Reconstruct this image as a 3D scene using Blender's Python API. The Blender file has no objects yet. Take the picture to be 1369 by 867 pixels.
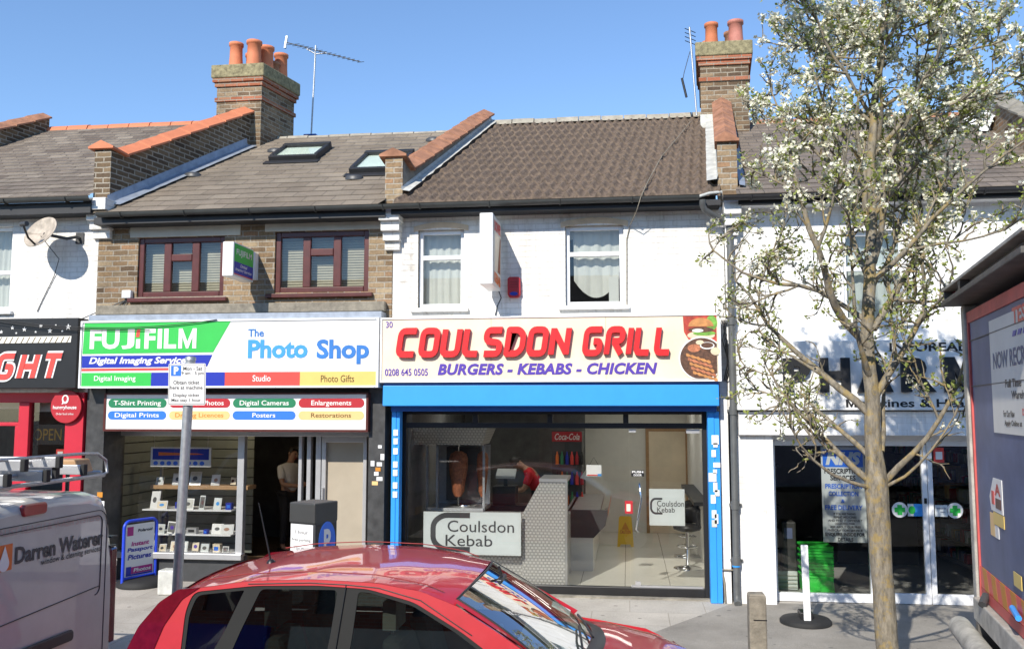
import bpy, bmesh, math, random
from mathutils import Vector, Matrix, Euler, noise

random.seed(7)
S = bpy.context.scene
COL = S.collection
R = math.radians

# ---------------------------------------------------------------- camera, sky, sun, exposure
cam = bpy.data.objects.new('camera', bpy.data.cameras.new('camera'))
COL.objects.link(cam)
cam.location = (0, -11.7, 2.5)
cam.rotation_euler = (R(90 + 5.33), 0, R(7.3))
cam.data.sensor_width = 36
cam.data.lens = 36 * 1200 / 1369
cam.data.clip_end = 2000
S.camera = cam

SUN_EL, SUN_AZ = R(35), R(18.6)                    # sun behind the camera's left shoulder
sun_dir = Vector((math.sin(SUN_AZ) * math.cos(SUN_EL), math.cos(SUN_AZ) * math.cos(SUN_EL), -math.sin(SUN_EL)))
w = bpy.data.worlds.new('World'); S.world = w; w.use_nodes = True
nt = w.node_tree
bg = nt.nodes['Background']
sky = nt.nodes.new('ShaderNodeTexSky'); sky.sky_type = 'NISHITA'; sky.sun_disc = False
sky.sun_elevation = SUN_EL; sky.sun_rotation = math.pi + SUN_AZ
sky.air_density = 1.0; sky.dust_density = 0.0; sky.ozone_density = 5.0
nt.links.new(sky.outputs[0], bg.inputs[0]); bg.inputs[1].default_value = 0.135
sun = bpy.data.lights.new('sun', 'SUN'); sun.energy = 3.8; sun.angle = R(0.53); sun.color = (1, 0.935, 0.835)
so = bpy.data.objects.new('sun', sun); COL.objects.link(so)
so.rotation_euler = sun_dir.to_track_quat('-Z', 'Y').to_euler(); so.location = (-8, -30, 25)
S.view_settings.view_transform = 'Standard'; S.view_settings.look = 'None'
S.view_settings.gamma = 1; S.view_settings.exposure = 0.65
S.view_settings.use_curve_mapping = False
S.render.engine = 'CYCLES'
S.cycles.max_bounces = 10; S.cycles.diffuse_bounces = 6; S.cycles.transparent_max_bounces = 12; S.cycles.use_denoising = True

# ---------------------------------------------------------------- helpers
class MB:
    """collects faces; build() links them as one mesh object"""
    def __init__(s): s.v = []; s.f = []; s.sm = []; s.mi = []
    def add(s, vs, fs, smooth=False, mi=0):
        n = len(s.v); s.v += [tuple(v) for v in vs]
        for f in fs: s.f.append([n + i for i in f]); s.sm.append(smooth); s.mi.append(mi)
        return s
    def box(s, x0, x1, y0, y1, z0, z1, mi=0):
        if x0 > x1: x0, x1 = x1, x0
        if y0 > y1: y0, y1 = y1, y0
        if z0 > z1: z0, z1 = z1, z0
        return s.add([(x, y, z) for z in (z0, z1) for y in (y0, y1) for x in (x0, x1)],
              [(0, 2, 3, 1), (4, 5, 7, 6), (0, 1, 5, 4), (2, 6, 7, 3), (0, 4, 6, 2), (1, 3, 7, 5)], mi=mi)
    def hexa(s, p, mi=0):   # 8 points ordered like box
        return s.add(p, [(0, 2, 3, 1), (4, 5, 7, 6), (0, 1, 5, 4), (2, 6, 7, 3), (0, 4, 6, 2), (1, 3, 7, 5)], mi=mi)
    def prism(s, pts, fn, w0, w1, mi=0):   # pts 2-D outline, fn(u, v, w) -> point
        n = len(pts)
        vs = [fn(u, v, w0) for u, v in pts] + [fn(u, v, w1) for u, v in pts]
        fs = [tuple(range(n)), tuple(range(2 * n - 1, n - 1, -1))]
        fs += [(i, n + i, n + (i + 1) % n, (i + 1) % n) for i in range(n)]
        return s.add(vs, fs, mi=mi)
    def tube(s, pts, r, n=8, cap=True, mi=0):
        pts = [Vector(p) for p in pts]
        rs = r if isinstance(r, (list, tuple)) else [r] * len(pts)
        vs = []; fs = []; a = None
        for i, p in enumerate(pts):
            d = (pts[min(i + 1, len(pts) - 1)] - pts[max(i - 1, 0)])
            d = d.normalized() if d.length > 1e-9 else Vector((0, 0, 1))
            if a is None: a = d.orthogonal().normalized()
            a = a - d * a.dot(d)
            a = a.normalized() if a.length > 1e-6 else d.orthogonal().normalized()
            b = d.cross(a)
            for k in range(n):
                t = 2 * math.pi * k / n
                vs.append(p + (a * math.cos(t) + b * math.sin(t)) * rs[i])
        for i in range(len(pts) - 1):
            for k in range(n):
                k2 = (k + 1) % n
                fs.append((i * n + k, i * n + k2, (i + 1) * n + k2, (i + 1) * n + k))
        s.add(vs, fs, True, mi)
        if cap:
            s.add(vs[:n], [tuple(range(n - 1, -1, -1))], False, mi); s.add(vs[-n:], [tuple(range(n))], False, mi)
        return s
    def lathe(s, c, prof, n=20, mi=0):   # prof: (radius, z) about vertical axis
        vs = []; fs = []
        for r, z in prof:
            for k in range(n):
                t = 2 * math.pi * k / n
                vs.append((c[0] + r * math.cos(t), c[1] + r * math.sin(t), c[2] + z))
        for i in range(len(prof) - 1):
            for k in range(n):
                k2 = (k + 1) % n
                fs.append((i * n + k, i * n + k2, (i + 1) * n + k2, (i + 1) * n + k))
        s.add(vs, fs, True, mi)
        s.add(vs[:n], [tuple(range(n - 1, -1, -1))], False, mi); s.add(vs[-n:], [tuple(range(n))], False, mi)
        return s
    def grid(s, rows, smooth=True, mi=0):
        n = len(rows[0]); vs = [p for r in rows for p in r]
        fs = [(i * n + j, i * n + j + 1, (i + 1) * n + j + 1, (i + 1) * n + j) for i in range(len(rows) - 1) for j in range(n - 1)]
        return s.add(vs, fs, smooth, mi)
    def build(s, name, mat, parent=None, bevel=0, seg=2):
        me = bpy.data.meshes.new(name)
        o = Vector(ORG.get(parent.name, (0, 0, 0))) if parent else Vector((0, 0, 0))
        me.from_pydata([tuple(Vector(v) - o) for v in s.v], [], s.f)
        me.polygons.foreach_set('use_smooth', s.sm)
        me.polygons.foreach_set('material_index', s.mi)
        for m in (mat if isinstance(mat, (list, tuple)) else [mat]): me.materials.append(m)
        me.validate(); me.update()
        ob = bpy.data.objects.new(name, me); COL.objects.link(ob)
        if parent:
            ob.parent = parent; ORG[ob.name] = tuple(o)
        if bevel:
            b = ob.modifiers.new('bevel', 'BEVEL'); b.width = bevel; b.segments = seg; b.limit_method = 'ANGLE'; b.angle_limit = R(40)
        return ob
ORG = {}

def thing(name, label, cat, loc, group=None):
    o = bpy.data.objects.new(name, None); COL.objects.link(o)
    o.location = loc; o.empty_display_size = .2
    ORG[o.name] = tuple(loc)
    o['label'] = label; o['category'] = cat
    if group: o['group'] = group
    return o
def tag(o, label, cat, group=None, kind=None):
    o['label'] = label; o['category'] = cat
    if group: o['group'] = group
    if kind: o['kind'] = kind
    return o
def structure(o): o['kind'] = 'structure'; return o
def box(name, mat, parent, x0, x1, y0, y1, z0, z1, bevel=0):
    return MB().box(x0, x1, y0, y1, z0, z1).build(name, mat, parent, bevel)

class Plane:
    """a flat sign face: u to the reader's right, v up, w out towards the reader"""
    def __init__(s, o, u, n, v=(0, 0, 1)): s.o = Vector(o); s.u = Vector(u).normalized(); s.n = Vector(n).normalized(); s.v = Vector(v).normalized()
    def __call__(s, u, v, w=0): return s.o + s.u * u + s.v * v + s.n * w
def facade(y): return Plane((0, y, 0), (1, 0, 0), (0, -1, 0))

def fill2d(polys):
    """fill outlines with holes -> 2-D verts, faces"""
    cu = bpy.data.curves.new('fill', 'CURVE'); cu.dimensions = '2D'; cu.fill_mode = 'BOTH'
    for p in polys:
        sp = cu.splines.new('POLY'); sp.points.add(len(p) - 1); sp.use_cyclic_u = True
        for i, (a, b) in enumerate(p): sp.points[i].co = (a, b, 0, 1)
    ob = bpy.data.objects.new('fill', cu); COL.objects.link(ob)
    dg = bpy.context.evaluated_depsgraph_get()
    me = bpy.data.meshes.new_from_object(ob.evaluated_get(dg))
    r = [v.co.copy() for v in me.vertices], [tuple(p.vertices) for p in me.polygons]
    bpy.data.objects.remove(ob); bpy.data.curves.remove(cu); bpy.data.meshes.remove(me)
    return r
def solid2d(polys, fn, w0, w1, mb=None, mi=0):
    mb = mb or MB()
    vs, fs = fill2d(polys)
    fs2 = []
    for f in fs:
        a, b, c = vs[f[0]], vs[f[1]], vs[f[2]]
        cr = (b.x - a.x) * (c.y - a.y) - (b.y - a.y) * (c.x - a.x)
        fs2.append(f if cr > 0 else tuple(reversed(f)))
    mb.add([fn(v.x, v.y, w1) for v in vs], fs2, mi=mi)
    mb.add([fn(v.x, v.y, w0) for v in vs], [tuple(reversed(f)) for f in fs2], mi=mi)
    for p in polys:
        n = len(p)
        mb.add([fn(a, b, w0) for a, b in p] + [fn(a, b, w1) for a, b in p], [(i, (i + 1) % n, n + (i + 1) % n, n + i) for i in range(n)], mi=mi)
    return mb

_tc = {}
def text_raw(s, offset, shear, spacing):
    k = (s, offset, shear, spacing)
    if k in _tc: return _tc[k]
    cu = bpy.data.curves.new('t', 'FONT'); cu.body = s; cu.size = 1; cu.offset = offset; cu.shear = shear; cu.space_character = spacing
    cu.resolution_u = 3; cu.align_x = 'CENTER'
    ob = bpy.data.objects.new('t', cu); COL.objects.link(ob)
    dg = bpy.context.evaluated_depsgraph_get()
    me = bpy.data.meshes.new_from_object(ob.evaluated_get(dg))
    vs = [(v.co.x, v.co.y) for v in me.vertices]; fs = [tuple(p.vertices) for p in me.polygons]
    bpy.data.objects.remove(ob); bpy.data.curves.remove(cu); bpy.data.meshes.remove(me)
    xs = [v[0] for v in vs]; ys = [v[1] for v in vs]
    x0, x1, y0, y1 = min(xs), max(xs), min(ys), max(ys)
    out = [((x - x0) / (x1 - x0), (y - y0) / (y1 - y0)) for x, y in vs], fs
    _tc[k] = out
    return out
def lettering(name, s, P, u0, u1, v0, v1, mat, parent, w=0.003, bold=0.0, shear=0.0, spacing=1.0, skew=0.0, extrude=0.0):
    """writing fitted to a rectangle of the plane P; bold is the outline offset; extrude > 0 makes solid letters"""
    vs, fs = text_raw(s, bold, shear, spacing)
    mb = MB()
    q = [(u0 + (u1 - u0) * a, v0 + (v1 - v0) * b + skew * a) for a, b in vs]
    mb.add([P(u, v, w + extrude) for u, v in q], fs)
    if extrude > 0:
        from collections import Counter
        ec = Counter()
        for f in fs:
            for i in range(len(f)): ec[frozenset((f[i], f[(i + 1) % len(f)]))] += 1
        side = []
        n = len(q)
        for f in fs:
            for i in range(len(f)):
                a, b = f[i], f[(i + 1) % len(f)]
                if ec[frozenset((a, b))] == 1: side.append((a, b, n + b, n + a))
        mb.add([P(u, v, w + extrude) for u, v in q] + [P(u, v, w) for u, v in q], [tuple(reversed(x)) for x in side])
    return mb.build(name, mat, parent)
def panel(name, P, u0, u1, v0, v1, w0, w1, mat, parent, bevel=0):
    return MB().prism([(u0, v0), (u1, v0), (u1, v1), (u0, v1)], P, w0, w1).build(name, mat, parent, bevel)
def rrect(u0, u1, v0, v1, r, n=5):
    r = min(r, (u1 - u0) / 2 - 1e-4, (v1 - v0) / 2 - 1e-4)
    out = []
    for cx, cy, a in ((u1 - r, v0 + r, -90), (u1 - r, v1 - r, 0), (u0 + r, v1 - r, 90), (u0 + r, v0 + r, 180)):
        for k in range(n + 1):
            t = R(a + 90 * k / n); out.append((cx + r * math.cos(t), cy + r * math.sin(t)))
    return out
def ellipse(cu, cv, ru, rv, n=24, a0=0, a1=360):
    full = abs(a1 - a0) >= 360
    m = n if full else n + 1
    return [(cu + ru * math.cos(R(a0 + (a1 - a0) * k / n)), cv + rv * math.sin(R(a0 + (a1 - a0) * k / n))) for k in range(m)]

def block_m(name, P, u0, u1, v0, v1, st, mat, parent, w=.004, depth=.003):
    sk = st * .95; um = (u0 + u1) / 2; vm = v0 + (v1 - v0) * .18
    pts = [(u0, v0), (u0 + st, v0), (u0 + st, v1 - (v1 - v0) * .42), (um - st * .28, v0), (um + st * .28, v0), (u1 - st, v1 - (v1 - v0) * .42), (u1 - st, v0), (u1, v0), (u1, v1), (u1 - sk * 1.05, v1), (um, vm + (v1 - v0) * .16), (u0 + sk * 1.05, v1), (u0, v1)]
    return solid2d([pts], P, w, w + depth).build(name, mat, parent)
# ---- stroke letters (thick, rounded, for the raised and outlined sign lettering)
def fillet(pts, r, closed):
    out = []; n = len(pts)
    for i, p in enumerate(pts):
        if not closed and i in (0, n - 1): out.append(p); continue
        a = Vector(pts[i - 1]); b = Vector(p); c = Vector(pts[(i + 1) % n])
        d1 = (a - b); d2 = (c - b)
        rr = min(r, d1.length * .48, d2.length * .48)
        if closed == 2 and p[0] == 0: rr = .02
        if d1.normalized().dot(d2.normalized()) > .3: rr *= .25
        p1 = b + d1.normalized() * rr; p2 = b + d2.normalized() * rr
        for k in range(5):
            t = k / 4; q = p1 * (1 - t) ** 2 + b * 2 * t * (1 - t) + p2 * t * t; out.append((q.x, q.y))
    return out
def offset_line(pts, d, closed):
    out = []; n = len(pts)
    for i in range(n):
        p = Vector(pts[i])
        a = Vector(pts[i - 1]) if (i > 0 or closed) else None
        c = Vector(pts[(i + 1) % n]) if (i < n - 1 or closed) else None
        n1 = Vector((-(p - a).y, (p - a).x)).normalized() if a is not None and (p - a).length > 1e-9 else None
        n2 = Vector((-(c - p).y, (c - p).x)).normalized() if c is not None and (c - p).length > 1e-9 else None
        if n1 is None: m = n2
        elif n2 is None: m = n1
        else:
            m = (n1 + n2); m = m.normalized() if m.length > 1e-6 else n1
            m = m / max(.45, m.dot(n1))
        out.append((p.x + m.x * d, p.y + m.y * d))
    return out
GL = {  # strokes on a 0-1 high grid: (closed, points)
 'C': [(0, [(.7, .95), (0, .95), (0, .05), (.7, .05)])], 'O': [(1, [(0, .05), (.66, .05), (.66, .95), (0, .95)])],
 'U': [(0, [(0, 1), (0, .05), (.66, .05), (.66, 1)])], 'L': [(0, [(0, 1), (0, .05), (.58, .05)])],
 'S': [(0, [(.66, .95), (0, .95), (0, .53), (.64, .47), (.64, .05), (-.02, .05)])],
 'D': [(2, [(0, .05), (.46, .05), (.66, .25), (.66, .75), (.46, .95), (0, .95)])],
 'N': [(0, [(0, 0), (0, 1)]), (0, [(.66, 0), (.66, 1)]), (0, [(.02, .93), (.64, .07)])], 'G': [(0, [(.68, .95), (0, .95), (0, .05), (.66, .05), (.66, .5), (.36, .5)])],
 'R': [(0, [(0, 0), (0, .95), (.64, .95), (.64, .5), (.2, .5)]), (0, [(.3, .46), (.66, 0)])], 'I': [(0, [(0, 0), (0, 1)])],
 'H': [(0, [(0, 0), (0, 1)]), (0, [(.66, 0), (.66, 1)]), (0, [(.08, .5), (.58, .5)])], 'T': [(0, [(-.05, .95), (.72, .95)]), (0, [(.33, 0), (.33, .86)])],
}
def stroke_word(word, P, u0, u1, v0, v1, thick, shear, depth, mat, parent, name='letter', w=0.0, fil=.2, grow=0.0, gap=.16, bevel=0.0):
    h = v1 - v0
    adv = []; x = 0
    for ch in word:
        if ch == ' ': adv.append(x); x += .42; continue
        wd = max(p[0] for _, st in GL[ch] for p in st); adv.append(x); x += wd + thick + gap
    total = x - gap - thick + thick + shear
    sx = (u1 - u0) / total
    for ch, ax in zip(word, adv):
        if ch == ' ': continue
        mb = MB()
        for i, (cl, st) in enumerate(GL[ch]):
            q = fillet(st, fil, cl)
            d = thick / 2 + grow
            A = offset_line(q, d, cl); B = offset_line(q, -d, cl)
            polys = [A, B] if cl else [A + B[::-1]]
            m = lambda a, b: (u0 + (ax + thick / 2 + a + shear * b) * sx, v0 + h * (thick / 2 * .6 + b * (1 - thick * .6)))
            polys = [[m(a, b) for a, b in p] for p in polys]
            solid2d(polys, P, w - i * .0, w + depth - i * .002, mb)
        mb.build(name, mat, parent, bevel, 1)

# ---------------------------------------------------------------- materials
def srgb(r, g, b):
    f = lambda c: (c / 255 / 12.92) if c / 255 <= .04045 else ((c / 255 + .055) / 1.055) ** 2.4
    return (f(r), f(g), f(b))
def new(name):
    m = bpy.data.materials.new(name); m.use_nodes = True
    return m, m.node_tree, m.node_tree.nodes['Principled BSDF']
def N(t, kind, **kw):
    n = t.nodes.new('ShaderNode' + kind)
    for k, v in kw.items():
        if k.startswith('i_'):
            key = k[2:]; n.inputs[int(key) if key.isdigit() else key.replace('_', ' ')].default_value = v
        else: setattr(n, k, v)
    return n
def mat(name, col, rough=.6, metal=0, var=.12, scale=6, bump=.0, spec=.5, coat=0, bscale=60):
    """a colour with slow mottling, faint grain and optional bump"""
    m, t, p = new(name)
    L = t.links.new
    tc = N(t, 'TexCoord')
    nz = N(t, 'TexNoise', i_Scale=scale, i_Detail=5, i_Roughness=.6)
    L(tc.outputs['Object'], nz.inputs['Vector'])
    mr = N(t, 'MapRange', i_1=.3, i_2=.7, i_3=1 - var, i_4=1 + var)
    L(nz.outputs[0], mr.inputs[0])
    mx = N(t, 'Mix', data_type='RGBA', blend_type='MULTIPLY'); mx.inputs[0].default_value = 1
    mx.inputs[6].default_value = (*col, 1); L(mr.outputs[0], mx.inputs[7]); L(mx.outputs[2], p.inputs['Base Color'])
    p.inputs['Roughness'].default_value = rough; p.inputs['Metallic'].default_value = metal
    p.inputs['Specular IOR Level'].default_value = spec; p.inputs['Coat Weight'].default_value = coat
    if bump:
        b = N(t, 'TexNoise', i_Scale=bscale, i_Detail=4); L(tc.outputs['Object'], b.inputs['Vector'])
        bp = N(t, 'Bump', i_Strength=bump, i_Distance=.01); L(b.outputs[0], bp.inputs['Height']); L(bp.outputs[0], p.inputs['Normal'])
    return m
def wall_uv(t):
    """object coordinates laid on the wall whichever way it faces"""
    tc = N(t, 'TexCoord'); g = N(t, 'NewGeometry')
    s = N(t, 'SeparateXYZ'); t.links.new(tc.outputs['Object'], s.inputs[0])
    sn = N(t, 'SeparateXYZ'); t.links.new(g.outputs['True Normal'], sn.inputs[0])
    ab = N(t, 'Math', operation='ABSOLUTE'); t.links.new(sn.outputs[0], ab.inputs[0])
    gt = N(t, 'Math', operation='GREATER_THAN'); gt.inputs[1].default_value = .7; t.links.new(ab.outputs[0], gt.inputs[0])
    mx = N(t, 'Mix', data_type='FLOAT'); t.links.new(gt.outputs[0], mx.inputs[0]); t.links.new(s.outputs[0], mx.inputs[2]); t.links.new(s.outputs[1], mx.inputs[3])
    c = N(t, 'CombineXYZ'); t.links.new(mx.outputs[0], c.inputs[0]); t.links.new(s.outputs[2], c.inputs[1])
    return c.outputs[0], tc.outputs['Object']
def brick(name, stops, mortar, rough=.9, soot=.35, bump=.5, mort=.009, bw=.225, bh=.075, paint=None, mortar_mix=1.0):
    m, t, p = new(name); L = t.links.new
    uv, ob = wall_uv(t)
    wob = N(t, 'TexNoise', i_Scale=9, i_Detail=2); L(ob, wob.inputs['Vector'])
    ws = N(t, 'VectorMath', operation='SCALE'); ws.inputs[3].default_value = .018; L(wob.outputs[1], ws.inputs[0])
    ad = N(t, 'VectorMath', operation='ADD'); L(uv, ad.inputs[0]); L(ws.outputs[0], ad.inputs[1])
    b = N(t, 'TexBrick', i_Scale=1.0, i_Mortar_Size=mort, i_Mortar_Smooth=.3, i_Brick_Width=bw, i_Row_Height=bh)
    b.inputs['Color1'].default_value = (0, 0, 0, 1); b.inputs['Color2'].default_value = (1, 1, 1, 1); b.inputs['Mortar'].default_value = (.5, .5, .5, 1)
    L(ad.outputs[0], b.inputs['Vector'])
    big = N(t, 'TexNoise', i_Scale=1.3, i_Detail=6, i_Roughness=.65); L(ob, big.inputs['Vector'])
    fine = N(t, 'TexNoise', i_Scale=35, i_Detail=4); L(ob, fine.inputs['Vector'])
    if paint is None:
        cr = N(t, 'ValToRGB'); e = cr.color_ramp.elements
        e[0].position = 0; e[0].color = (*stops[0], 1); e[1].position = 1; e[1].color = (*stops[-1], 1)
        for i, c in enumerate(stops[1:-1]):
            x = e.new((i + 1) / (len(stops) - 1)); x.color = (*c, 1)
        L(b.outputs['Color'], cr.inputs[0])
        m1 = N(t, 'Mix', data_type='RGBA'); L(b.outputs['Fac'], m1.inputs[0]); L(cr.outputs[0], m1.inputs[6]); m1.inputs[7].default_value = (*mortar, 1)
        col = m1.outputs[2]
    else:
        cr = N(t, 'ValToRGB'); e = cr.color_ramp.elements
        e[0].position = .27; e[0].color = (*stops[0], 1); e[1].position = .40; e[1].color = (*paint, 1)
        L(big.outputs[0], cr.inputs[0]); col = cr.outputs[0]
        m1 = N(t, 'Mix', data_type='RGBA', blend_type='MULTIPLY'); mm = N(t, 'Math', operation='MULTIPLY'); mm.inputs[1].default_value = .17
        L(b.outputs['Fac'], mm.inputs[0]); L(mm.outputs[0], m1.inputs[0]); L(col, m1.inputs[6]); m1.inputs[7].default_value = (.3, .28, .25, 1); col = m1.outputs[2]
    if paint is not None:      # rain streaks and rubbed dirt in the paint
        mpv = N(t, 'Mapping'); mpv.inputs['Scale'].default_value = (7, 7, .7); L(ob, mpv.inputs[0])
        sn_ = N(t, 'TexNoise', i_Scale=1.0, i_Detail=6, i_Roughness=.7); L(mpv.outputs[0], sn_.inputs['Vector'])
        sr = N(t, 'ValToRGB'); sr.color_ramp.elements[0].position = .28; sr.color_ramp.elements[0].color = (.62, .58, .51, 1); sr.color_ramp.elements[1].position = .52; sr.color_ramp.elements[1].color = (1, 1, 1, 1); L(sn_.outputs[0], sr.inputs[0])
        ms = N(t, 'Mix', data_type='RGBA', blend_type='MULTIPLY'); ms.inputs[0].default_value = .7; L(col, ms.inputs[6]); L(sr.outputs[0], ms.inputs[7]); col = ms.outputs[2]
    mr = N(t, 'MapRange', i_1=.25, i_2=.75, i_3=1 - soot, i_4=1 + soot * .6); L(big.outputs[0], mr.inputs[0])
    mr2 = N(t, 'MapRange', i_1=.2, i_2=.8, i_3=1 - soot * .6, i_4=1 + soot * .6); L(fine.outputs[0], mr2.inputs[0])
    mu = N(t, 'Math', operation='MULTIPLY'); L(mr.outputs[0], mu.inputs[0]); L(mr2.outputs[0], mu.inputs[1])
    mx = N(t, 'Mix', data_type='RGBA', blend_type='MULTIPLY'); mx.inputs[0].default_value = 1; L(col, mx.inputs[6]); L(mu.outputs[0], mx.inputs[7])
    L(mx.outputs[2], p.inputs['Base Color']); p.inputs['Roughness'].default_value = rough; p.inputs['Specular IOR Level'].default_value = .25
    inv = N(t, 'Math', operation='SUBTRACT'); inv.inputs[0].default_value = 1; L(b.outputs['Fac'], inv.inputs[1])
    a2 = N(t, 'Math', operation='MULTIPLY_ADD'); L(fine.outputs[0], a2.inputs[0]); a2.inputs[1].default_value = .5; L(inv.outputs[0], a2.inputs[2])
    bp = N(t, 'Bump', i_Strength=bump, i_Distance=.008); L(a2.outputs[0], bp.inputs['Height']); L(bp.outputs[0], p.inputs['Normal'])
    return m
def tiles(name, stops, bw, bh, z0, rough=.8, gap=.006, patch=(.5, .5, .5), pamt=.0, vscale=2.0):
    """flat roof tiles: staggered joints on real stepped courses (rows follow the height)"""
    m, t, p = new(name); L = t.links.new
    tc = N(t, 'TexCoord'); s = N(t, 'SeparateXYZ'); L(tc.outputs['Object'], s.inputs[0])
    c = N(t, 'CombineXYZ'); L(s.outputs[0], c.inputs[0])
    zz = N(t, 'Math', operation='SUBTRACT'); L(s.outputs[2], zz.inputs[0]); zz.inputs[1].default_value = z0; L(zz.outputs[0], c.inputs[1])
    b = N(t, 'TexBrick', i_Scale=1.0, i_Mortar_Size=gap, i_Mortar_Smooth=.1, i_Brick_Width=bw, i_Row_Height=bh)
    b.inputs['Color1'].default_value = (0, 0, 0, 1); b.inputs['Color2'].default_value = (1, 1, 1, 1); b.inputs['Mortar'].default_value = (0, 0, 0, 1)
    L(c.outputs[0], b.inputs['Vector'])
    cr = N(t, 'ValToRGB'); e = cr.color_ramp.elements; e[0].color = (*stops[0], 1); e[1].color = (*stops[-1], 1)
    for i, cc in enumerate(stops[1:-1]):
        x = e.new((i + 1) / (len(stops) - 1)); x.color = (*cc, 1)
    L(b.outputs['Color'], cr.inputs[0])
    st = N(t, 'TexNoise', i_Scale=vscale, i_Detail=6, i_Roughness=.7); L(tc.outputs['Object'], st.inputs['Vector'])
    mr = N(t, 'MapRange', i_1=.3, i_2=.7, i_3=.72, i_4=1.25); L(st.outputs[0], mr.inputs[0])
    fn = N(t, 'TexNoise', i_Scale=60, i_Detail=3); L(tc.outputs['Object'], fn.inputs['Vector'])
    mr2 = N(t, 'MapRange', i_1=.3, i_2=.7, i_3=.8, i_4=1.2); L(fn.outputs[0], mr2.inputs[0])
    mu = N(t, 'Math', operation='MULTIPLY'); L(mr.outputs[0], mu.inputs[0]); L(mr2.outputs[0], mu.inputs[1])
    mx = N(t, 'Mix', data_type='RGBA', blend_type='MULTIPLY'); mx.inputs[0].default_value = 1; L(cr.outputs[0], mx.inputs[6]); L(mu.outputs[0], mx.inputs[7])
    m3 = N(t, 'Mix', data_type='RGBA'); mm = N(t, 'Math', operation='MULTIPLY'); mm.inputs[1].default_value = .65; L(b.outputs['Fac'], mm.inputs[0]); L(mm.outputs[0], m3.inputs[0])
    L(mx.outputs[2], m3.inputs[6]); m3.inputs[7].default_value = (.02, .018, .015, 1)
    L(m3.outputs[2], p.inputs['Base Color']); p.inputs['Roughness'].default_value = rough
    bp = N(t, 'Bump', i_Strength=.35, i_Distance=.006); L(fn.outputs[0], bp.inputs['Height']); L(bp.outputs[0], p.inputs['Normal'])
    return m
def glass(name, tint=(.9, .94, .92), clear=.92, refl=1.0, rough=0.0):
    """one sheet of window glass: clear straight on, mirror-like at a slant"""
    m = bpy.data.materials.new(name); m.use_nodes = True; t = m.node_tree; t.nodes.clear(); L = t.links.new
    o = N(t, 'OutputMaterial'); tr = N(t, 'BsdfTransparent'); tr.inputs[0].default_value = (*[c * clear for c in tint], 1)
    gl = N(t, 'BsdfGlossy'); gl.inputs['Roughness'].default_value = rough; gl.inputs[0].default_value = (1, 1, 1, 1)
    lw = N(t, 'Fresnel', i_IOR=1.52); mu = N(t, 'Math', operation='MULTIPLY'); mu.inputs[1].default_value = refl * 1.7; mu.use_clamp = True
    L(lw.outputs[0], mu.inputs[0]); mx = N(t, 'MixShader'); L(mu.outputs[0], mx.inputs[0]); L(tr.outputs[0], mx.inputs[1]); L(gl.outputs[0], mx.inputs[2]); L(mx.outputs[0], o.inputs[0])
    return m

M = {}
M['white_paint'] = brick('white_painted_brick', [(.42, .36, .29), (.8, .79, .77)], (.7, .7, .7), rough=.7, soot=.07, bump=.6, paint=(.78, .765, .73))
M['white_render'] = brick('white_render', [(.55, .52, .46), (.8, .79, .77)], (.7, .7, .7), rough=.7, soot=.06, bump=.25, paint=(.80, .80, .79), mort=.004)
M['stock_brick'] = brick('yellow_stock_brick', [(.11, .075, .048), (.27, .18, .10), (.33, .24, .145), (.17, .115, .07), (.39, .30, .19), (.22, .16, .10), (.34, .20, .11)], (.36, .32, .26), soot=.5, bump=.7)
M['chimney_brick'] = brick('weathered_chimney_brick', [(.09, .06, .04), (.22, .15, .09), (.28, .20, .125), (.13, .09, .058), (.33, .25, .16)], (.30, .26, .2), soot=.5, bump=.9, mort=.011)
M['dark_brick'] = brick('sooty_stock_brick', [(.07, .05, .035), (.16, .11, .065), (.21, .15, .09), (.11, .075, .045)], (.33, .29, .23), soot=.35, bump=.8, mort=.011)
M['red_brick'] = brick('red_chimney_brick', [(.30, .10, .05), (.38, .14, .08), (.33, .17, .10)], (.3, .25, .2), soot=.3, bump=.7)
M['lichen_cap'] = mat('mossy_chimney_cap', (.24, .21, .12), .95, var=.5, scale=14, bump=.9, bscale=40)
M['terracotta'] = mat('terracotta', (.50, .16, .07), .75, var=.16, scale=5, bump=.1)
M['terracotta_new'] = mat('bright_terracotta', (.58, .19, .09), .75, var=.12, scale=5, bump=.1)
M['terracotta_old'] = mat('weathered_terracotta', (.32, .15, .085), .85, var=.35, scale=7, bump=.2)
M['pink_pot'] = mat('pinkish_clay', (.42, .16, .12), .7, var=.2, scale=6)
M['mortar'] = mat('cement_mortar', (.33, .30, .24), .9, var=.25, scale=9, bump=.5)
M['render_grey'] = mat('grey_cement_render', (.23, .21, .17), .9, var=.4, scale=6, bump=.5)
M['lead'] = mat('lead_flashing', (.30, .34, .40), .45, metal=.3, var=.2, scale=8, bump=.2, bscale=12)
M['lead_pale'] = mat('pale_lead_flashing', (.52, .52, .48), .6, metal=.1, var=.25, scale=8, bump=.3, bscale=14)
M['tile_photo'] = tiles('grey_brown_tiles', [(.17, .135, .098), (.225, .185, .138), (.195, .158, .118)], .42, .125, 5.2, vscale=1.2)
M['tile_slate'] = tiles('weathered_slates', [(.115, .088, .068), (.20, .165, .128), (.15, .12, .094), (.25, .21, .165)], .3, .1, 5.3, vscale=4)
M['tile_pharm'] = tiles('brown_slates', [(.13, .105, .085), (.19, .155, .125), (.16, .13, .105)], .3, .1, 5.2, vscale=3)
M['pantile'] = mat('brown_concrete_pantile', (.135, .098, .070), .85, var=.55, scale=22, bump=.6, bscale=90)
M['gutter'] = mat('dark_gutter_plastic', (.045, .048, .046), .4, var=.15)
M['fascia_black'] = mat('black_fascia_board', (.018, .018, .02), .55, var=.2)
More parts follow.
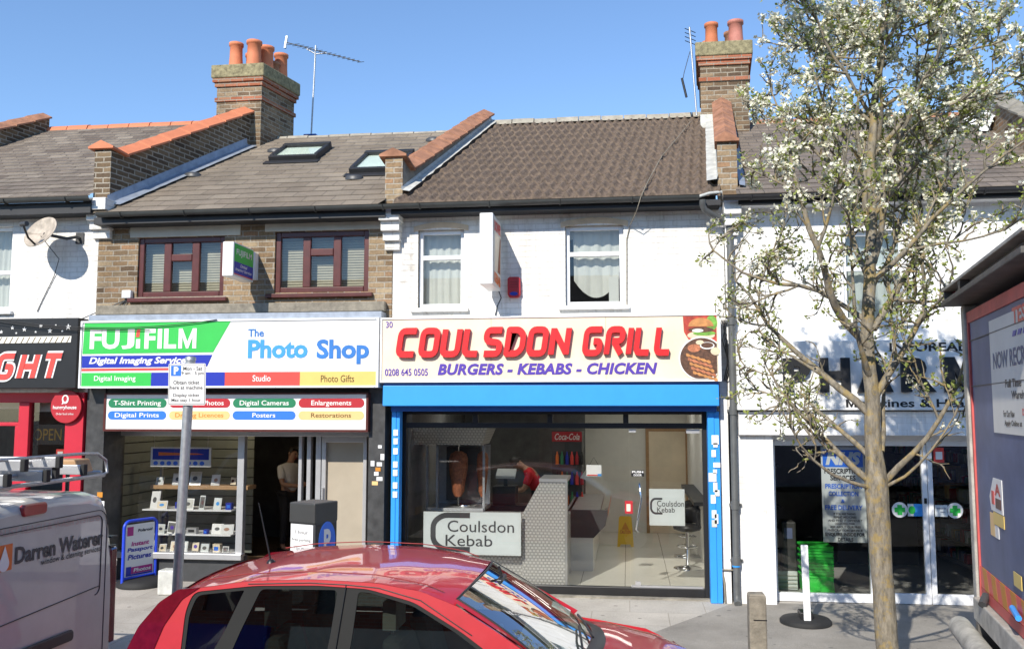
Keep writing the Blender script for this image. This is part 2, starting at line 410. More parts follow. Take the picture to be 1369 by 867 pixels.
M['grey_pipe'] = mat('grey_cast_pipe', (.10, .105, .105), .5, var=.2)
M['pvc_white'] = mat('white_pvc', (.78, .79, .80), .35, var=.03)
M['mahogany'] = mat('mahogany_frame', (.085, .018, .014), .35, var=.2, scale=10)
M['cream_render'] = mat('cream_lintel', (.56, .53, .45), .8, var=.1, scale=3, bump=.15)
M['wood_grey'] = mat('weathered_timber', (.23, .205, .16), .85, var=.3, scale=12, bump=.6)
M['glass'] = glass('shop_glass', tint=(.97, .985, .975), clear=.96, refl=1.05)
M['win_glass'] = glass('house_window_glass', tint=(.9, .94, .93), refl=.9)
M['car_glass'] = glass('tinted_car_glass', tint=(.27, .30, .285), clear=.9, refl=1.25)
M['screen_glass'] = glass('windscreen_glass', tint=(.84, .92, .86), clear=.97, refl=.36)
M['skylight_glass'] = glass('skylight_glass', tint=(.85, .95, .93), refl=.6)
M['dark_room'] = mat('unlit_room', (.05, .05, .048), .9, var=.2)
M['curtain'] = mat('net_curtain', (.72, .71, .67), .9, var=.06, scale=3)
M['blind'] = mat('wooden_blind_slats', (.52, .46, .34), .6, var=.1)
M['white'] = mat('white_sign_face', (.77, .765, .74), .35, var=.05, scale=1.7)
M['paper'] = mat('white_paper', (.8, .8, .79), .7, var=.02)
M['green'] = mat('sign_green', (.035, .48, .075), .4, var=.03)
M['dgreen'] = mat('dark_sign_green', (.015, .19, .085), .4, var=.03)
M['navy'] = mat('sign_blue', (.012, .03, .36), .4, var=.03)
M['pillblue'] = mat('bright_sign_blue', (.03, .17, .75), .4, var=.03)
M['coral'] = mat('sign_coral_red', (.70, .07, .055), .4, var=.03)
M['dred'] = mat('sign_dark_red', (.42, .02, .03), .4, var=.03)
M['yellow'] = mat('sign_pale_yellow', (.72, .52, .15), .4, var=.03)
M['peach'] = mat('sign_peach', (.78, .52, .22), .4, var=.03)
M['orange_txt'] = mat('orange_lettering', (.55, .22, .02), .5, var=.02)
M['brown_txt'] = mat('brown_lettering', (.12, .075, .01), .5, var=.02)
M['blue_txt'] = mat('photo_blue_lettering', (.03, .17, .50), .4, var=.2, scale=1.2)
M['lblue_txt'] = mat('light_blue_lettering', (.05, .30, .72), .4, var=.1, scale=1.2)
M['purple'] = mat('violet_lettering', (.085, .045, .36), .4, var=.03)
M['red_letter'] = mat('raised_red_letter', (.70, .022, .025), .35, var=.04)
M['red_side'] = mat('letter_return_dark_red', (.23, .012, .012), .5, var=.05)
M['cream_board'] = mat('cream_woodgrain_board', (.78, .67, .50), .4, var=.09, scale=2.4)
M['sky_blue'] = mat('bright_blue_paint', (.035, .30, .80), .35, var=.03)
M['blue_deep'] = mat('deep_blue_paint', (.02, .11, .38), .4, var=.05)
M['black'] = mat('black_paint', (.012, .012, .013), .4, var=.15)
M['dark_grey'] = mat('dark_grey_paint', (.05, .052, .055), .45, var=.15)
M['pilaster'] = mat('dark_grey_pilaster_tiles', (.055, .055, .055), .35, var=.35, scale=9)
M['alu'] = mat('aluminium', (.52, .52, .52), .38, metal=.6, var=.06)
M['steel'] = mat('galvanised_steel', (.42, .43, .44), .45, metal=.75, var=.15, scale=20)
M['chrome'] = mat('polished_chrome', (.7, .7, .7), .12, metal=1, var=.04)
M['red_shop'] = mat('red_shopfront_paint', (.50, .02, .04), .4, var=.06)
M['beige'] = mat('beige_blind_panel', (.36, .31, .235), .7, var=.07, scale=3)
M['grey_txt'] = mat('dark_grey_lettering', (.05, .05, .055), .5, var=.02)
M['black_txt'] = mat('black_lettering', (.01, .01, .011), .45, var=.02)
M['frost'] = mat('frosted_film', (.62, .66, .66), .7, var=.03)
M['floor_tile'] = brick('pale_floor_tiles', [(.72, .70, .63), (.76, .74, .68)], (.3, .29, .26), rough=.2, soot=.06, bump=.1, mort=.006, bw=.6, bh=.6)
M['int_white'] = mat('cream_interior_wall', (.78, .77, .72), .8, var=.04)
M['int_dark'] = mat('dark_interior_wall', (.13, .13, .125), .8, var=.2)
M['wood_floor'] = mat('brown_floor', (.20, .13, .08), .5, var=.2)
M['shelf_wood'] = mat('beech_shelf', (.42, .25, .12), .5, var=.15, scale=10)
M['rubber'] = mat('black_rubber', (.014, .014, .014), .75, var=.2)
M['yellow_plastic'] = mat('yellow_plastic', (.72, .46, .02), .45, var=.05)
M['blue_plastic'] = mat('blue_tube', (.02, .06, .55), .35, var=.05)
M['magenta'] = mat('magenta_print', (.42, .03, .22), .5, var=.03)
M['crate_green'] = mat('bright_green_plastic', (.05, .72, .08), .45, var=.06)
M['skin'] = mat('skin', (.42, .24, .16), .55, var=.08)
M['hair'] = mat('dark_hair', (.012, .009, .007), .6, var=.2)
M['shirt_red'] = mat('red_shirt', (.55, .012, .02), .8, var=.08)
M['shirt_white'] = mat('white_shirt', (.70, .70, .69), .85, var=.05)
M['trousers'] = mat('dark_trousers', (.025, .026, .03), .85, var=.1)
M['meat'] = mat('roasted_meat', (.30, .10, .045), .6, var=.45, scale=30, bump=.8, bscale=50)
M['orange'] = mat('orange_paint', (.72, .16, .025), .45, var=.06)
M['lamp_red'] = mat('red_lens', (.12, .004, .012), .10, var=.2, scale=20, coat=1)
M['brake_red'] = mat('faded_red_lens', (.36, .03, .03), .3, var=.2, coat=.5)
M['lorry_blue'] = mat('dusty_lorry_blue', (.10, .125, .225), .5, var=.25, scale=3)
M['lorry_grey'] = mat('dirty_lorry_steel', (.40, .385, .34), .6, metal=.2, var=.3, scale=9, bump=.3)
M['lorry_dark'] = mat('dark_lorry_metal', (.10, .094, .085), .6, metal=.2, var=.3)
M['lorry_red'] = mat('faded_red_trim', (.52, .09, .08), .55, var=.2)
M['poster'] = mat('cream_poster', (.72, .70, .63), .7, var=.06, scale=3)
M['van_white'] = mat('silver_white_van_paint', (.47, .46, .43), .3, var=.08, scale=3, coat=.6)
M['car_red'] = mat('red_car_paint', (.44, .013, .022), .36, var=.07, coat=.9, scale=9)
M['grey_trim'] = mat('grey_black_trim', (.045, .045, .043), .5, var=.1)
M['pillar_black'] = mat('satin_black_pillar', (.022, .022, .021), .75, var=.05, spec=.2)
M['bulb_warm'], _t, _p = new('warm_bulb'); _p.inputs['Emission Color'].default_value = (1, .72, .38, 1); _p.inputs['Emission Strength'].default_value = 6; _p.inputs['Base Color'].default_value = (.8, .7, .5, 1)
M['fill_glow'], _t, _p = new('fill_panel_glow'); _p.inputs['Emission Color'].default_value = (1, .97, .9, 1); _p.inputs['Emission Strength'].default_value = 2.6  # glow of the panels added to brighten the grill interior
M['seat'] = mat('grey_seat_cloth', (.14, .14, .135), .9, var=.2)
M['seat_pale'] = mat('pale_headrest_cloth', (.55, .55, .5), .9, var=.1)
M['tyre'] = mat('tyre_rubber', (.02, .02, .02), .85, var=.2)

# special surfaces
def ground_mat(name, col, col2, patch_scale, slab=None, rough=.9, grain=.25, mort=.01):
    m, t, p = new(name); L = t.links.new
    tc = N(t, 'TexCoord')
    n1 = N(t, 'TexNoise', i_Scale=patch_scale, i_Detail=7, i_Roughness=.65); L(tc.outputs['Object'], n1.inputs['Vector'])
    cr = N(t, 'ValToRGB'); e = cr.color_ramp.elements; e[0].position = .35; e[1].position = .65; e[0].color = (*col, 1); e[1].color = (*col2, 1)
    L(n1.outputs[0], cr.inputs[0])
    n2 = N(t, 'TexNoise', i_Scale=130, i_Detail=3); L(tc.outputs['Object'], n2.inputs['Vector'])
    mr = N(t, 'MapRange', i_1=.3, i_2=.7, i_3=1 - grain, i_4=1 + grain); L(n2.outputs[0], mr.inputs[0])
    mx = N(t, 'Mix', data_type='RGBA', blend_type='MULTIPLY'); mx.inputs[0].default_value = 1; L(cr.outputs[0], mx.inputs[6]); L(mr.outputs[0], mx.inputs[7])
    # dark spots of gum and grit
    vo = N(t, 'TexVoronoi', i_Scale=3.4); L(tc.outputs['Object'], vo.inputs['Vector'])
    lt = N(t, 'Math', operation='LESS_THAN'); lt.inputs[1].default_value = .10; L(vo.outputs['Distance'], lt.inputs[0])
    ml = N(t, 'Math', operation='MULTIPLY'); ml.inputs[1].default_value = .45; L(lt.outputs[0], ml.inputs[0])
    m4 = N(t, 'Mix', data_type='RGBA'); L(ml.outputs[0], m4.inputs[0]); L(mx.outputs[2], m4.inputs[6]); m4.inputs[7].default_value = (.06, .055, .05, 1)
    col_out = m4.outputs[2]
    if slab:
        b = N(t, 'TexBrick', i_Scale=1.0, i_Mortar_Size=mort, i_Mortar_Smooth=.2, i_Brick_Width=slab[0], i_Row_Height=slab[1])
        b.inputs['Color1'].default_value = (.93, .93, .93, 1); b.inputs['Color2'].default_value = (1.06, 1.05, 1.03, 1); b.inputs['Mortar'].default_value = (.68, .66, .62, 1)
        L(tc.outputs['Object'], b.inputs['Vector'])
        m5 = N(t, 'Mix', data_type='RGBA', blend_type='MULTIPLY'); m5.inputs[0].default_value = 1; L(col_out, m5.inputs[6]); L(b.outputs['Color'], m5.inputs[7]); col_out = m5.outputs[2]
    L(col_out, p.inputs['Base Color']); p.inputs['Roughness'].default_value = rough; p.inputs['Specular IOR Level'].default_value = .3
    bp = N(t, 'Bump', i_Strength=.35, i_Distance=.004); L(n2.outputs[0], bp.inputs['Height']); L(bp.outputs[0], p.inputs['Normal'])
    return m
def plate_mat(name):
    """steel sheet stamped with rows of small raised diamonds"""
    m, t, p = new(name); L = t.links.new
    uv, ob = wall_uv(t)
    mp = N(t, 'Mapping'); mp.inputs['Scale'].default_value = (20, 26, 1); L(uv, mp.inputs[0])
    b = N(t, 'TexBrick', i_Scale=1.0, i_Mortar_Size=.22, i_Mortar_Smooth=.6, i_Brick_Width=1.0, i_Row_Height=1.0); L(mp.outputs[0], b.inputs['Vector'])
    bp = N(t, 'Bump', i_Strength=1.0, i_Distance=.006); bp.invert = True; L(b.outputs['Fac'], bp.inputs['Height']); L(bp.outputs[0], p.inputs['Normal'])
    mx = N(t, 'Mix', data_type='RGBA'); L(b.outputs['Fac'], mx.inputs[0]); mx.inputs[6].default_value = (.74, .73, .70, 1); mx.inputs[7].default_value = (.48, .47, .45, 1); L(mx.outputs[2], p.inputs['Base Color'])
    p.inputs['Metallic'].default_value = .45; p.inputs['Roughness'].default_value = .34
    return m
def bark_mat(name):
    m, t, p = new(name); L = t.links.new
    tc = N(t, 'TexCoord')
    mp = N(t, 'Mapping'); mp.inputs['Scale'].default_value = (26, 26, 8); L(tc.outputs['Object'], mp.inputs[0])
    n1 = N(t, 'TexNoise', i_Scale=1.0, i_Detail=6, i_Roughness=.7); L(mp.outputs[0], n1.inputs['Vector'])
    cr = N(t, 'ValToRGB'); e = cr.color_ramp.elements; e[0].position = .3; e[1].position = .7; e[0].color = (.075, .065, .05, 1); e[1].color = (.33, .29, .22, 1); L(n1.outputs[0], cr.inputs[0])
    n2 = N(t, 'TexNoise', i_Scale=11, i_Detail=6, i_Roughness=.75); L(tc.outputs['Object'], n2.inputs['Vector'])
    lr = N(t, 'ValToRGB'); e = lr.color_ramp.elements; e[0].position = .50; e[1].position = .60; L(n2.outputs[0], lr.inputs[0])
    ml = N(t, 'Math', operation='MULTIPLY'); ml.inputs[1].default_value = .55; L(lr.outputs[0], ml.inputs[0])
    mx = N(t, 'Mix', data_type='RGBA'); L(ml.outputs[0], mx.inputs[0]); L(cr.outputs[0], mx.inputs[6]); mx.inputs[7].default_value = (.34, .235, .055, 1); L(mx.outputs[2], p.inputs['Base Color'])
    bp = N(t, 'Bump', i_Strength=.9, i_Distance=.012); L(n1.outputs[0], bp.inputs['Height']); L(bp.outputs[0], p.inputs['Normal'])
    p.inputs['Roughness'].default_value = .9
    return m
def leaf_mat(name, a, b, trans=.35):
    m, t, p = new(name); L = t.links.new
    tc = N(t, 'TexCoord'); n = N(t, 'TexNoise', i_Scale=7, i_Detail=3); L(tc.outputs['Object'], n.inputs['Vector'])
    cr = N(t, 'ValToRGB'); e = cr.color_ramp.elements; e[0].position = .3; e[1].position = .7; e[0].color = (*a, 1); e[1].color = (*b, 1); L(n.outputs[0], cr.inputs[0])
    L(cr.outputs[0], p.inputs['Base Color']); p.inputs['Roughness'].default_value = .55
    tr = N(t, 'BsdfTranslucent'); L(cr.outputs[0], tr.inputs[0])
    mx = N(t, 'MixShader'); mx.inputs[0].default_value = trans; L(p.outputs[0], mx.inputs[1]); L(tr.outputs[0], mx.inputs[2]); L(mx.outputs[0], t.nodes['Material Output'].inputs[0])
    return m
M['road'] = ground_mat('asphalt', (.045, .044, .043), (.065, .063, .06), .8)
M['pavement'] = ground_mat('pale_paving', (.34, .315, .275), (.47, .44, .39), .9, slab=(.9, .6), mort=.005)
M['pave_patch'] = ground_mat('dark_tarmac_paving', (.21, .195, .17), (.30, .28, .245), 1.4)
M['kerb'] = ground_mat('kerb_stone', (.30, .29, .27), (.38, .37, .34), 3, slab=(.9, 5), mort=.008)
M['plate'] = plate_mat('stamped_steel_plate')
M['bark'] = bark_mat('lichened_bark')
M['leaf'] = leaf_mat('young_leaf', (.24, .30, .055), (.46, .50, .14), .5)
M['petal'] = leaf_mat('white_blossom', (.74, .72, .55), (.84, .83, .72), .3)

# ---------------------------------------------------------------- ground
GZ = lambda y: .09 + .02 * y                       # pavement height, falling to the kerb
structure(box('road', M['road'], None, -120, 120, -160, 160, -.62, -.12))
def sheet(name, m, pts, z=0):
    b = MB(); b.add([(x, y, GZ(y) + z) for x, y in pts], [tuple(range(len(pts)))]); return structure(b.build(name, m))
pv = MB(); pv.hexa([(x, y, z) for z in (0, 1) for y in (0, 1) for x in (0, 1)])
pv.v = [(-40 + 80 * x, (-4.45, .62)[y], (-.4 if z == 0 else GZ((-4.45, .62)[y]))) for x, y, z in [(p[0], p[1], p[2]) for p in pv.v]]
structure(pv.build('pavement', M['pavement']))
structure(box('kerb', M['kerb'], None, -40, 40, -4.6, -4.452, -.5, GZ(-4.45) + .004, .015))
sheet('pavement_patch', M['pave_patch'], [(.22, -1.55), (1.30, .02), (6.5, .3), (6.5, -4.44), (.5, -4.44), (.1, -3.0)], .004)
structure(box('far_pavement', M['pavement'], None, -40, 40, -19.5, -15.2, -.4, 0))

# ---------------------------------------------------------------- houses
EAVE_Y, RIDGE_Y = -.25, 3.6
def wall_holes(mb, x0, x1, z0, z1, y0, y1, holes, mi=0, reveal_mi=None):
    xs = sorted({x0, x1, *[h[0] for h in holes], *[h[1] for h in holes]}); zs = sorted({z0, z1, *[h[2] for h in holes], *[h[3] for h in holes]})
    inside = lambda x, z: any(h[0] < x < h[1] and h[2] < z < h[3] for h in holes)
    for i in range(len(xs) - 1):
        for j in range(len(zs) - 1):
            if inside((xs[i] + xs[i + 1]) / 2, (zs[j] + zs[j + 1]) / 2): continue
            a, b, c, d = xs[i], xs[i + 1], zs[j], zs[j + 1]
            mb.add([(a, y0, c), (b, y0, c), (b, y0, d), (a, y0, d)], [(0, 1, 2, 3)], mi=mi)
            mb.add([(a, y1, c), (b, y1, c), (b, y1, d), (a, y1, d)], [(3, 2, 1, 0)], mi=mi)
    for a, b, c, d in holes:
        mb.add([(a, y0, c), (b, y0, c), (b, y0, d), (a, y0, d), (a, y1, c), (b, y1, c), (b, y1, d), (a, y1, d)],
               [(0, 4, 5, 1), (1, 5, 6, 2), (2, 6, 7, 3), (3, 7, 4, 0)], mi=mi if reveal_mi is None else reveal_mi)
    mb.add([(x0, y0, z0), (x1, y0, z0), (x1, y1, z0), (x0, y1, z0)], [(3, 2, 1, 0)], mi=mi)
    mb.add([(x0, y0, z1), (x1, y0, z1), (x1, y1, z1), (x0, y1, z1)], [(0, 1, 2, 3)], mi=mi)
    mb.add([(x0, y0, z0), (x0, y1, z0), (x0, y1, z1), (x0, y0, z1)], [(3, 2, 1, 0)], mi=mi)
    mb.add([(x1, y0, z0), (x1, y1, z0), (x1, y1, z1), (x1, y0, z1)], [(0, 1, 2, 3)], mi=mi)
    return mb
def roof_edge(xl, sl, xr, sr): return (lambda y: xl + sl * y), (lambda y: xr + sr * y)
def stepped_roof(fl, fr, ze, zr, n, lip=.016):
    """courses of flat tiles, each lapping the one below"""
    mb = MB(); dy = (RIDGE_Y - EAVE_Y) / n
    for i in range(n):
        ya, yb = EAVE_Y + dy * i, EAVE_Y + dy * (i + 1)
        za, zb = ze + (zr - ze) * i / n, ze + (zr - ze) * (i + 1) / n
        k = 14
        row0 = []; row1 = []; row2 = []
        for j in range(k + 1):
            t = j / k
            wob = .004 * noise.noise((j * .9, i * 1.7, 3))
            xa = fl(ya) + (fr(ya) - fl(ya)) * t; xb = fl(yb) + (fr(yb) - fl(yb)) * t
            row0.append((xa, ya, za)); row1.append((xa, ya, za + lip + wob)); row2.append((xb, yb, zb + .002))
        mb.grid([row0, row1], False); mb.grid([row1, row2], False)
    return mb
def pantile_roof(fl, fr, ze, zr, n, pitch=.140, amp=.030, lip=.036):
    mb = MB(); dy = (RIDGE_Y - EAVE_Y) / n
    W = fr(0) - fl(0); k = int(W / pitch) * 7
    for i in range(n):
        ya, yb = EAVE_Y + dy * i, EAVE_Y + dy * (i + 1.06)
        za, zb = ze + (zr - ze) * i / n, ze + (zr - ze) * (i + 1.06) / n
        r0 = []; r1 = []; r2 = []
        for j in range(k + 1):
            t = j / k; x = t * W; ph = (x / pitch) % 1
            h = amp * (1.9 * max(0, math.sin(math.pi * min(1, ph / .55))) ** .8 if ph < .55 else -.35 * math.sin(math.pi * (ph - .55) / .45))
            col = int(x / pitch); jit = .006 * noise.noise((col * 3.1, i * 2.3, 1.0))
            xa = fl(ya) + (fr(ya) - fl(ya)) * t; xb = fl(yb) + (fr(yb) - fl(yb)) * t
            r0.append((xa, ya + jit, za - .012)); r1.append((xa, ya + jit, za + lip + h + jit)); r2.append((xb, yb, zb + .004 + h * .75))
        mb.grid([r0, r1], True); mb.grid([r1, r2], True)
    return mb
def roof_back(mb, fl, fr, zr):
    a, b = RIDGE_Y, 7.3
    mb.add([(fl(a), a, zr), (fr(a), a, zr), (fr(b), b, 5.3), (fl(b), b, 5.3)], [(0, 1, 2, 3)])
    return mb
def ridge_line(fl, fr, zr, m, parent, h=.07, w=.14):
    mb = MB(); n = 10
    for i in range(n):
        a, b = i / n, (i + 1) / n - .004
        xa = fl(RIDGE_Y) + (fr(RIDGE_Y) - fl(RIDGE_Y)) * a; xb = fl(RIDGE_Y) + (fr(RIDGE_Y) - fl(RIDGE_Y)) * b
        z = zr + .018 * noise.noise((i, zr, 0))
        prof = [(-w, -.07), (-w * .6, h * .5), (0, h), (w * .6, h * .5), (w, -.07)]
        mb.grid([[(x, RIDGE_Y + p, z + q) for p, q in prof] for x in (xa, xb)], True)
        mb.add([(xa, RIDGE_Y + p, z + q) for p, q in prof], [tuple(range(5))]); mb.add([(xb, RIDGE_Y + p, z + q) for p, q in prof], [tuple(range(4, -1, -1))])
    return mb.build('ridge_tiles', m, parent)
def gutter(parent, x0, x1, z, y=-.36, m='gutter'):
    mb = MB(); n = 8
    prof = [(y + .055 * math.cos(math.pi + math.pi * k / n), z + .055 * math.sin(math.pi + math.pi * k / n)) for k in range(n + 1)]
    prof = [(prof[0][0] - .008, z + .008)] + prof + [(prof[-1][0] + .008, z + .008)]
    inner = [(y + .047 * math.cos(2 * math.pi - math.pi * k / n), z + .003 + .047 * math.sin(2 * math.pi - math.pi * k / n)) for k in range(n + 1)]
    loop = prof + inner
    mb.grid([[(x, p, q) for p, q in loop + [loop[0]]] for x in (x0, x1)], False)
    x = x0 + .35
    while x < x1 - .1:      # brackets and unions
        mb.tube([(x, y + .062 * math.cos(math.pi + math.pi * k / 6), z + .062 * math.sin(math.pi + math.pi * k / 6)) for k in range(7)], .011, 5); x += .92
    return mb.build('gutter', M[m], parent)
def parapet(parent, f, th, prof_front, prof_back_z, m_wall, m_cop, cop_w=.19, pier_h=.0, cop_n=9, y0=-.005):
    """party wall standing above the roofs, leaning with the plot line; f(y) is its centre; coped with saddle tiles"""
    mb = MB(); h = th / 2
    z_lo0, z_hi0, zr_hi = prof_front[0], prof_front[1], prof_back_z
    ys = [y0, .24, RIDGE_Y - .05]
    zt = [z_hi0, z_hi0 - pier_h, zr_hi]
    zb = [z_lo0, z_lo0, zr_hi - 1.0]
    for a in range(2):
        p = [(f(ys[a]) - h, ys[a], zb[a]), (f(ys[a]) + h, ys[a], zb[a]), (f(ys[a + 1]) - h, ys[a + 1], zb[a + 1]), (f(ys[a + 1]) + h, ys[a + 1], zb[a + 1]),
             (f(ys[a]) - h, ys[a], zt[a]), (f(ys[a]) + h, ys[a], zt[a]), (f(ys[a + 1]) - h, ys[a + 1], zt[a + 1]), (f(ys[a + 1]) + h, ys[a + 1], zt[a + 1])]
        mb.hexa(p)
    w = mb.build('parapet', m_wall, parent)
    cb = MB()
    def seg(ya, za, yb, zb_, lap=.0):
        for s, (yy, zz) in enumerate(((ya, za), (yb, zb_))): pass
        pr = [(-cop_w, -.02), (-cop_w, .01), (0, .10), (cop_w, .01), (cop_w, -.02)]
        r = [[(f(yy) + a, yy, zz + b + (lap if i == 0 else 0)) for a, b in pr] for i, (yy, zz) in enumerate(((ya, za), (yb, zb_)))]
        cb.grid(r, False); cb.add(r[0], [(0, 1, 2, 3, 4)]); cb.add(r[1], [(4, 3, 2, 1, 0)])
        cb.add([r[0][0], r[0][4], r[1][4], r[1][0]], [(0, 1, 2, 3)])
    seg(y0 - .05, zt[0] + .004, .26, zt[1] + .006)
    for i in range(cop_n):
        a, b = i / cop_n, (i + 1) / cop_n - .006
        Y = lambda t: .24 + (ys[2] - .24) * t; Z = lambda t: zt[1] + (zt[2] - zt[1]) * t
        seg(Y(a), Z(a) + .004, Y(b), Z(b) + .004, .014)
    cb.build('coping', m_cop, w)
    return w
def flashing(parent, f, side, ze, zr, m, w=.13, wavy=0, y1=None, up=.13, lift=0):
    """lead dressed from the roof up against the party wall"""
    mb = MB(); n = 24; ra = []; rb = []; rc = []
    for i in range(n + 1):
        t = i / n; y = EAVE_Y + .2 + ((y1 or RIDGE_Y) - EAVE_Y - .25) * t
        z = ze + (zr - ze) * (y - EAVE_Y) / (RIDGE_Y - EAVE_Y) + .055 + lift
        j = wavy * noise.noise((i * .9, side, 2)) if wavy else 0
        ra.append((f(y) + side * .003, y, z + up)); rb.append((f(y) + side * .02, y, z + .008)); rc.append((f(y) + side * (w + j), y, z - .008))
    mb.grid([ra, rb, rc], False)
    return mb.build('flashing', m, parent)
def chimney(parent, cx, x0, x1, y0, y1, zb, zt, sk, m_front, pots, caps=True):
    """stack with oversailing brick bands; pots: list of (x, y, r, h, material)"""
    def slab(mb, z0, z1, g):
        def p(x, y, z): return (x + sk * (y - y0), y, z)
        mb.hexa([p(x, y, z) for z in (z0, z1) for y in (y0 - g, y1 + g) for x in (x0 - g, x1 + g)])
    mb = MB(); slab(mb, zb, zt - .33, 0)
    st = mb.build('chimney', m_front, parent)
    H = zt - zb
    b = MB(); slab(b, zt - .52 - .16, zt - .52 - .09, .025); slab(b, zt - .41, zt - .335, .028); slab(b, zt - .33, zt - .262, .055)
    b.build('brick_band', M['red_brick'], st)
    c = MB(); slab(c, zt - .26, zt - .02, .075); o = c.build('cap_course', M['lichen_cap'], st, .02)
    for x, y, r, h, m in pots:
        pb = MB(); pb.lathe((x, y, zt - .05), [(r * 1.12, 0), (r * 1.06, .12), (r * .98, h * .5), (r * .95, h - .06), (r * 1.12, h - .05), (r * 1.12, h), (r * .82, h), (r * .78, h - .2)], 22)
        pb.build('chimney_pot', M[m], st)
    return st
def corbel(parent, x0, x1, m, zt=5.16):
    mb = MB()
    for i, (z0, z1, d) in enumerate(((zt - .17, zt, .26), (zt - .30, zt - .171, .19), (zt - .42, zt - .301, .12), (zt - .54, zt - .421, .06))):
        mb.box(x0 + .012 * i, x1 - .012 * i, -d, 0.01, z0, z1)
    mb.build('corbel', m, parent, .008)
def upvc_window(parent, x0, x1, z0, z1, trans, y=.1, m='pvc_white', fw=.055):
    """white sash-style casement: frame, transom, two panes, curtain behind"""
    mb = MB()
    for a in ((x0, x0 + fw, z0, z1), (x1 - fw, x1, z0, z1), (x0 + fw, x1 - fw, z0, z0 + fw), (x0 + fw, x1 - fw, z1 - fw, z1), (x0 + fw, x1 - fw, trans - .03, trans + .03)):
        mb.box(a[0], a[1], y - .035, y + .03, a[2], a[3])
    o = mb.build('window', M[m], parent, .006)
    for a, b in ((z0 + fw, trans - .03), (trans + .03, z1 - fw)):
        MB().add([(x0 + fw, y, a), (x1 - fw, y, a), (x1 - fw, y, b), (x0 + fw, y, b)], [(0, 1, 2, 3)]).build('pane', M['win_glass'], o)
    box('sill', M['wood_grey'] if m != 'pvc_white' else M['white_render'], o, x0 - .09, x1 + .07, -.06, y - .036, z0 - .06, z0 - .012, .008)
    return o
def curtain(parent, x0, x1, z0, z1, y, shape=None, m='curtain', folds=9, amp=.009):
    mb = MB(); n = 60; rows = []
    for j in range(9):
        t = j / 8; r = []
        for i in range(n + 1):
            s = i / n
            lo = z0 + (z1 - z0) * (shape(s) if shape else 0)
            r.append((x0 + (x1 - x0) * s, y + amp * (math.sin(s * folds * 6.283 + .7 * math.sin(t * 3)) + 1.2 * noise.noise((s * folds * 2.2, t * .8, x0)) + .8 * noise.noise((s * 23, t * 1.5, x0 + 5))), lo + (z1 - lo) * t))
        rows.append(r)
    mb.grid(rows, True)
    return mb.build('curtain', M[m], parent)
def room(parent, x0, x1, y0, y1, z0, z1, m='dark_room', name='room'):
    mb = MB()
    mb.add([(x0, y0, z0), (x1, y0, z0), (x1, y1, z0), (x0, y1, z0), (x0, y0, z1), (x1, y0, z1), (x1, y1, z1), (x0, y1, z1)],
           [(0, 1, 2, 3), (7, 6, 5, 4), (2, 6, 7, 3), (0, 3, 7, 4), (1, 5, 6, 2)])
    return mb.build(name, M[m], parent)

# party-wall lines, front to back
P0 = lambda y: -11.75 + .25 * y
P1 = lambda y: -7.385 + .235 * y
P2 = lambda y: -3.12 + .19 * y
P3 = lambda y: 1.325 + .09 * y
P4 = lambda y: 5.58 + .06 * y

# --- the white house at the left edge
h1 = thing('terraced_house', 'white painted brick house at the left edge, over the black takeaway sign', 'house', (-9.5, 0, 0))
LW = (-9.327, -8.726, 3.888, 5.102)
mb = MB(); wall_holes(mb, -11.75, -7.4, 2.72, 5.42, 0, .24, [LW]); mb.build('wall', M['white_paint'], h1)
upvc_window(h1, *LW, 4.44); curtain(h1, LW[0], LW[1], LW[2], LW[3], .24, folds=7)
room(h1, -11.6, -7.5, .245, 3, 2.75, 5.3)
fl, fr = (lambda y: P0(y) + .1), (lambda y: P1(y) - .1)
rf = roof_back(stepped_roof(fl, fr, 5.40, 7.74, 24), fl, fr, 7.74).build('roof', M['tile_slate'], h1)
ridge_line(fl, fr, 7.72, M['terracotta_new'], rf)
gutter(h1, -11.7, -7.32, 5.40)
box('fascia_board', M['fascia_black'], h1, -11.7, -7.36, -.29, -.2, 5.2, 5.36)
box('soffit', M['fascia_black'], h1, -11.7, -7.36, -.2, 0, 5.2, 5.22)
parapet(h1, P0, .24, (5.0, 6.2), 7.95, M['dark_brick'], M['terracotta_old'])
corbel(h1, -7.5, -7.16, M['white_paint'], 5.42)
parapet(h1, P1, .25, (5.0, 6.2), 7.99, M['dark_brick'], M['terracotta_new'], pier_h=.05, cop_n=8)
SK = .235
ch = chimney(h1, 0, -7.19, -6.36, 3.05, 4.02, 6.5, 8.60, SK, M['chimney_brick'], [
    (-6.93, 3.22, .115, .50, 'terracotta_new'), (-6.60, 3.24, .125, .53, 'terracotta_new'), (-6.80, 3.62, .115, .45, 'terracotta_new'),
    (-6.50, 3.56, .125, .55, 'terracotta_new'), (-6.44, 3.78, .10, .34, 'terracotta_old'), (-6.38, 3.95, .12, .56, 'terracotta_new')])

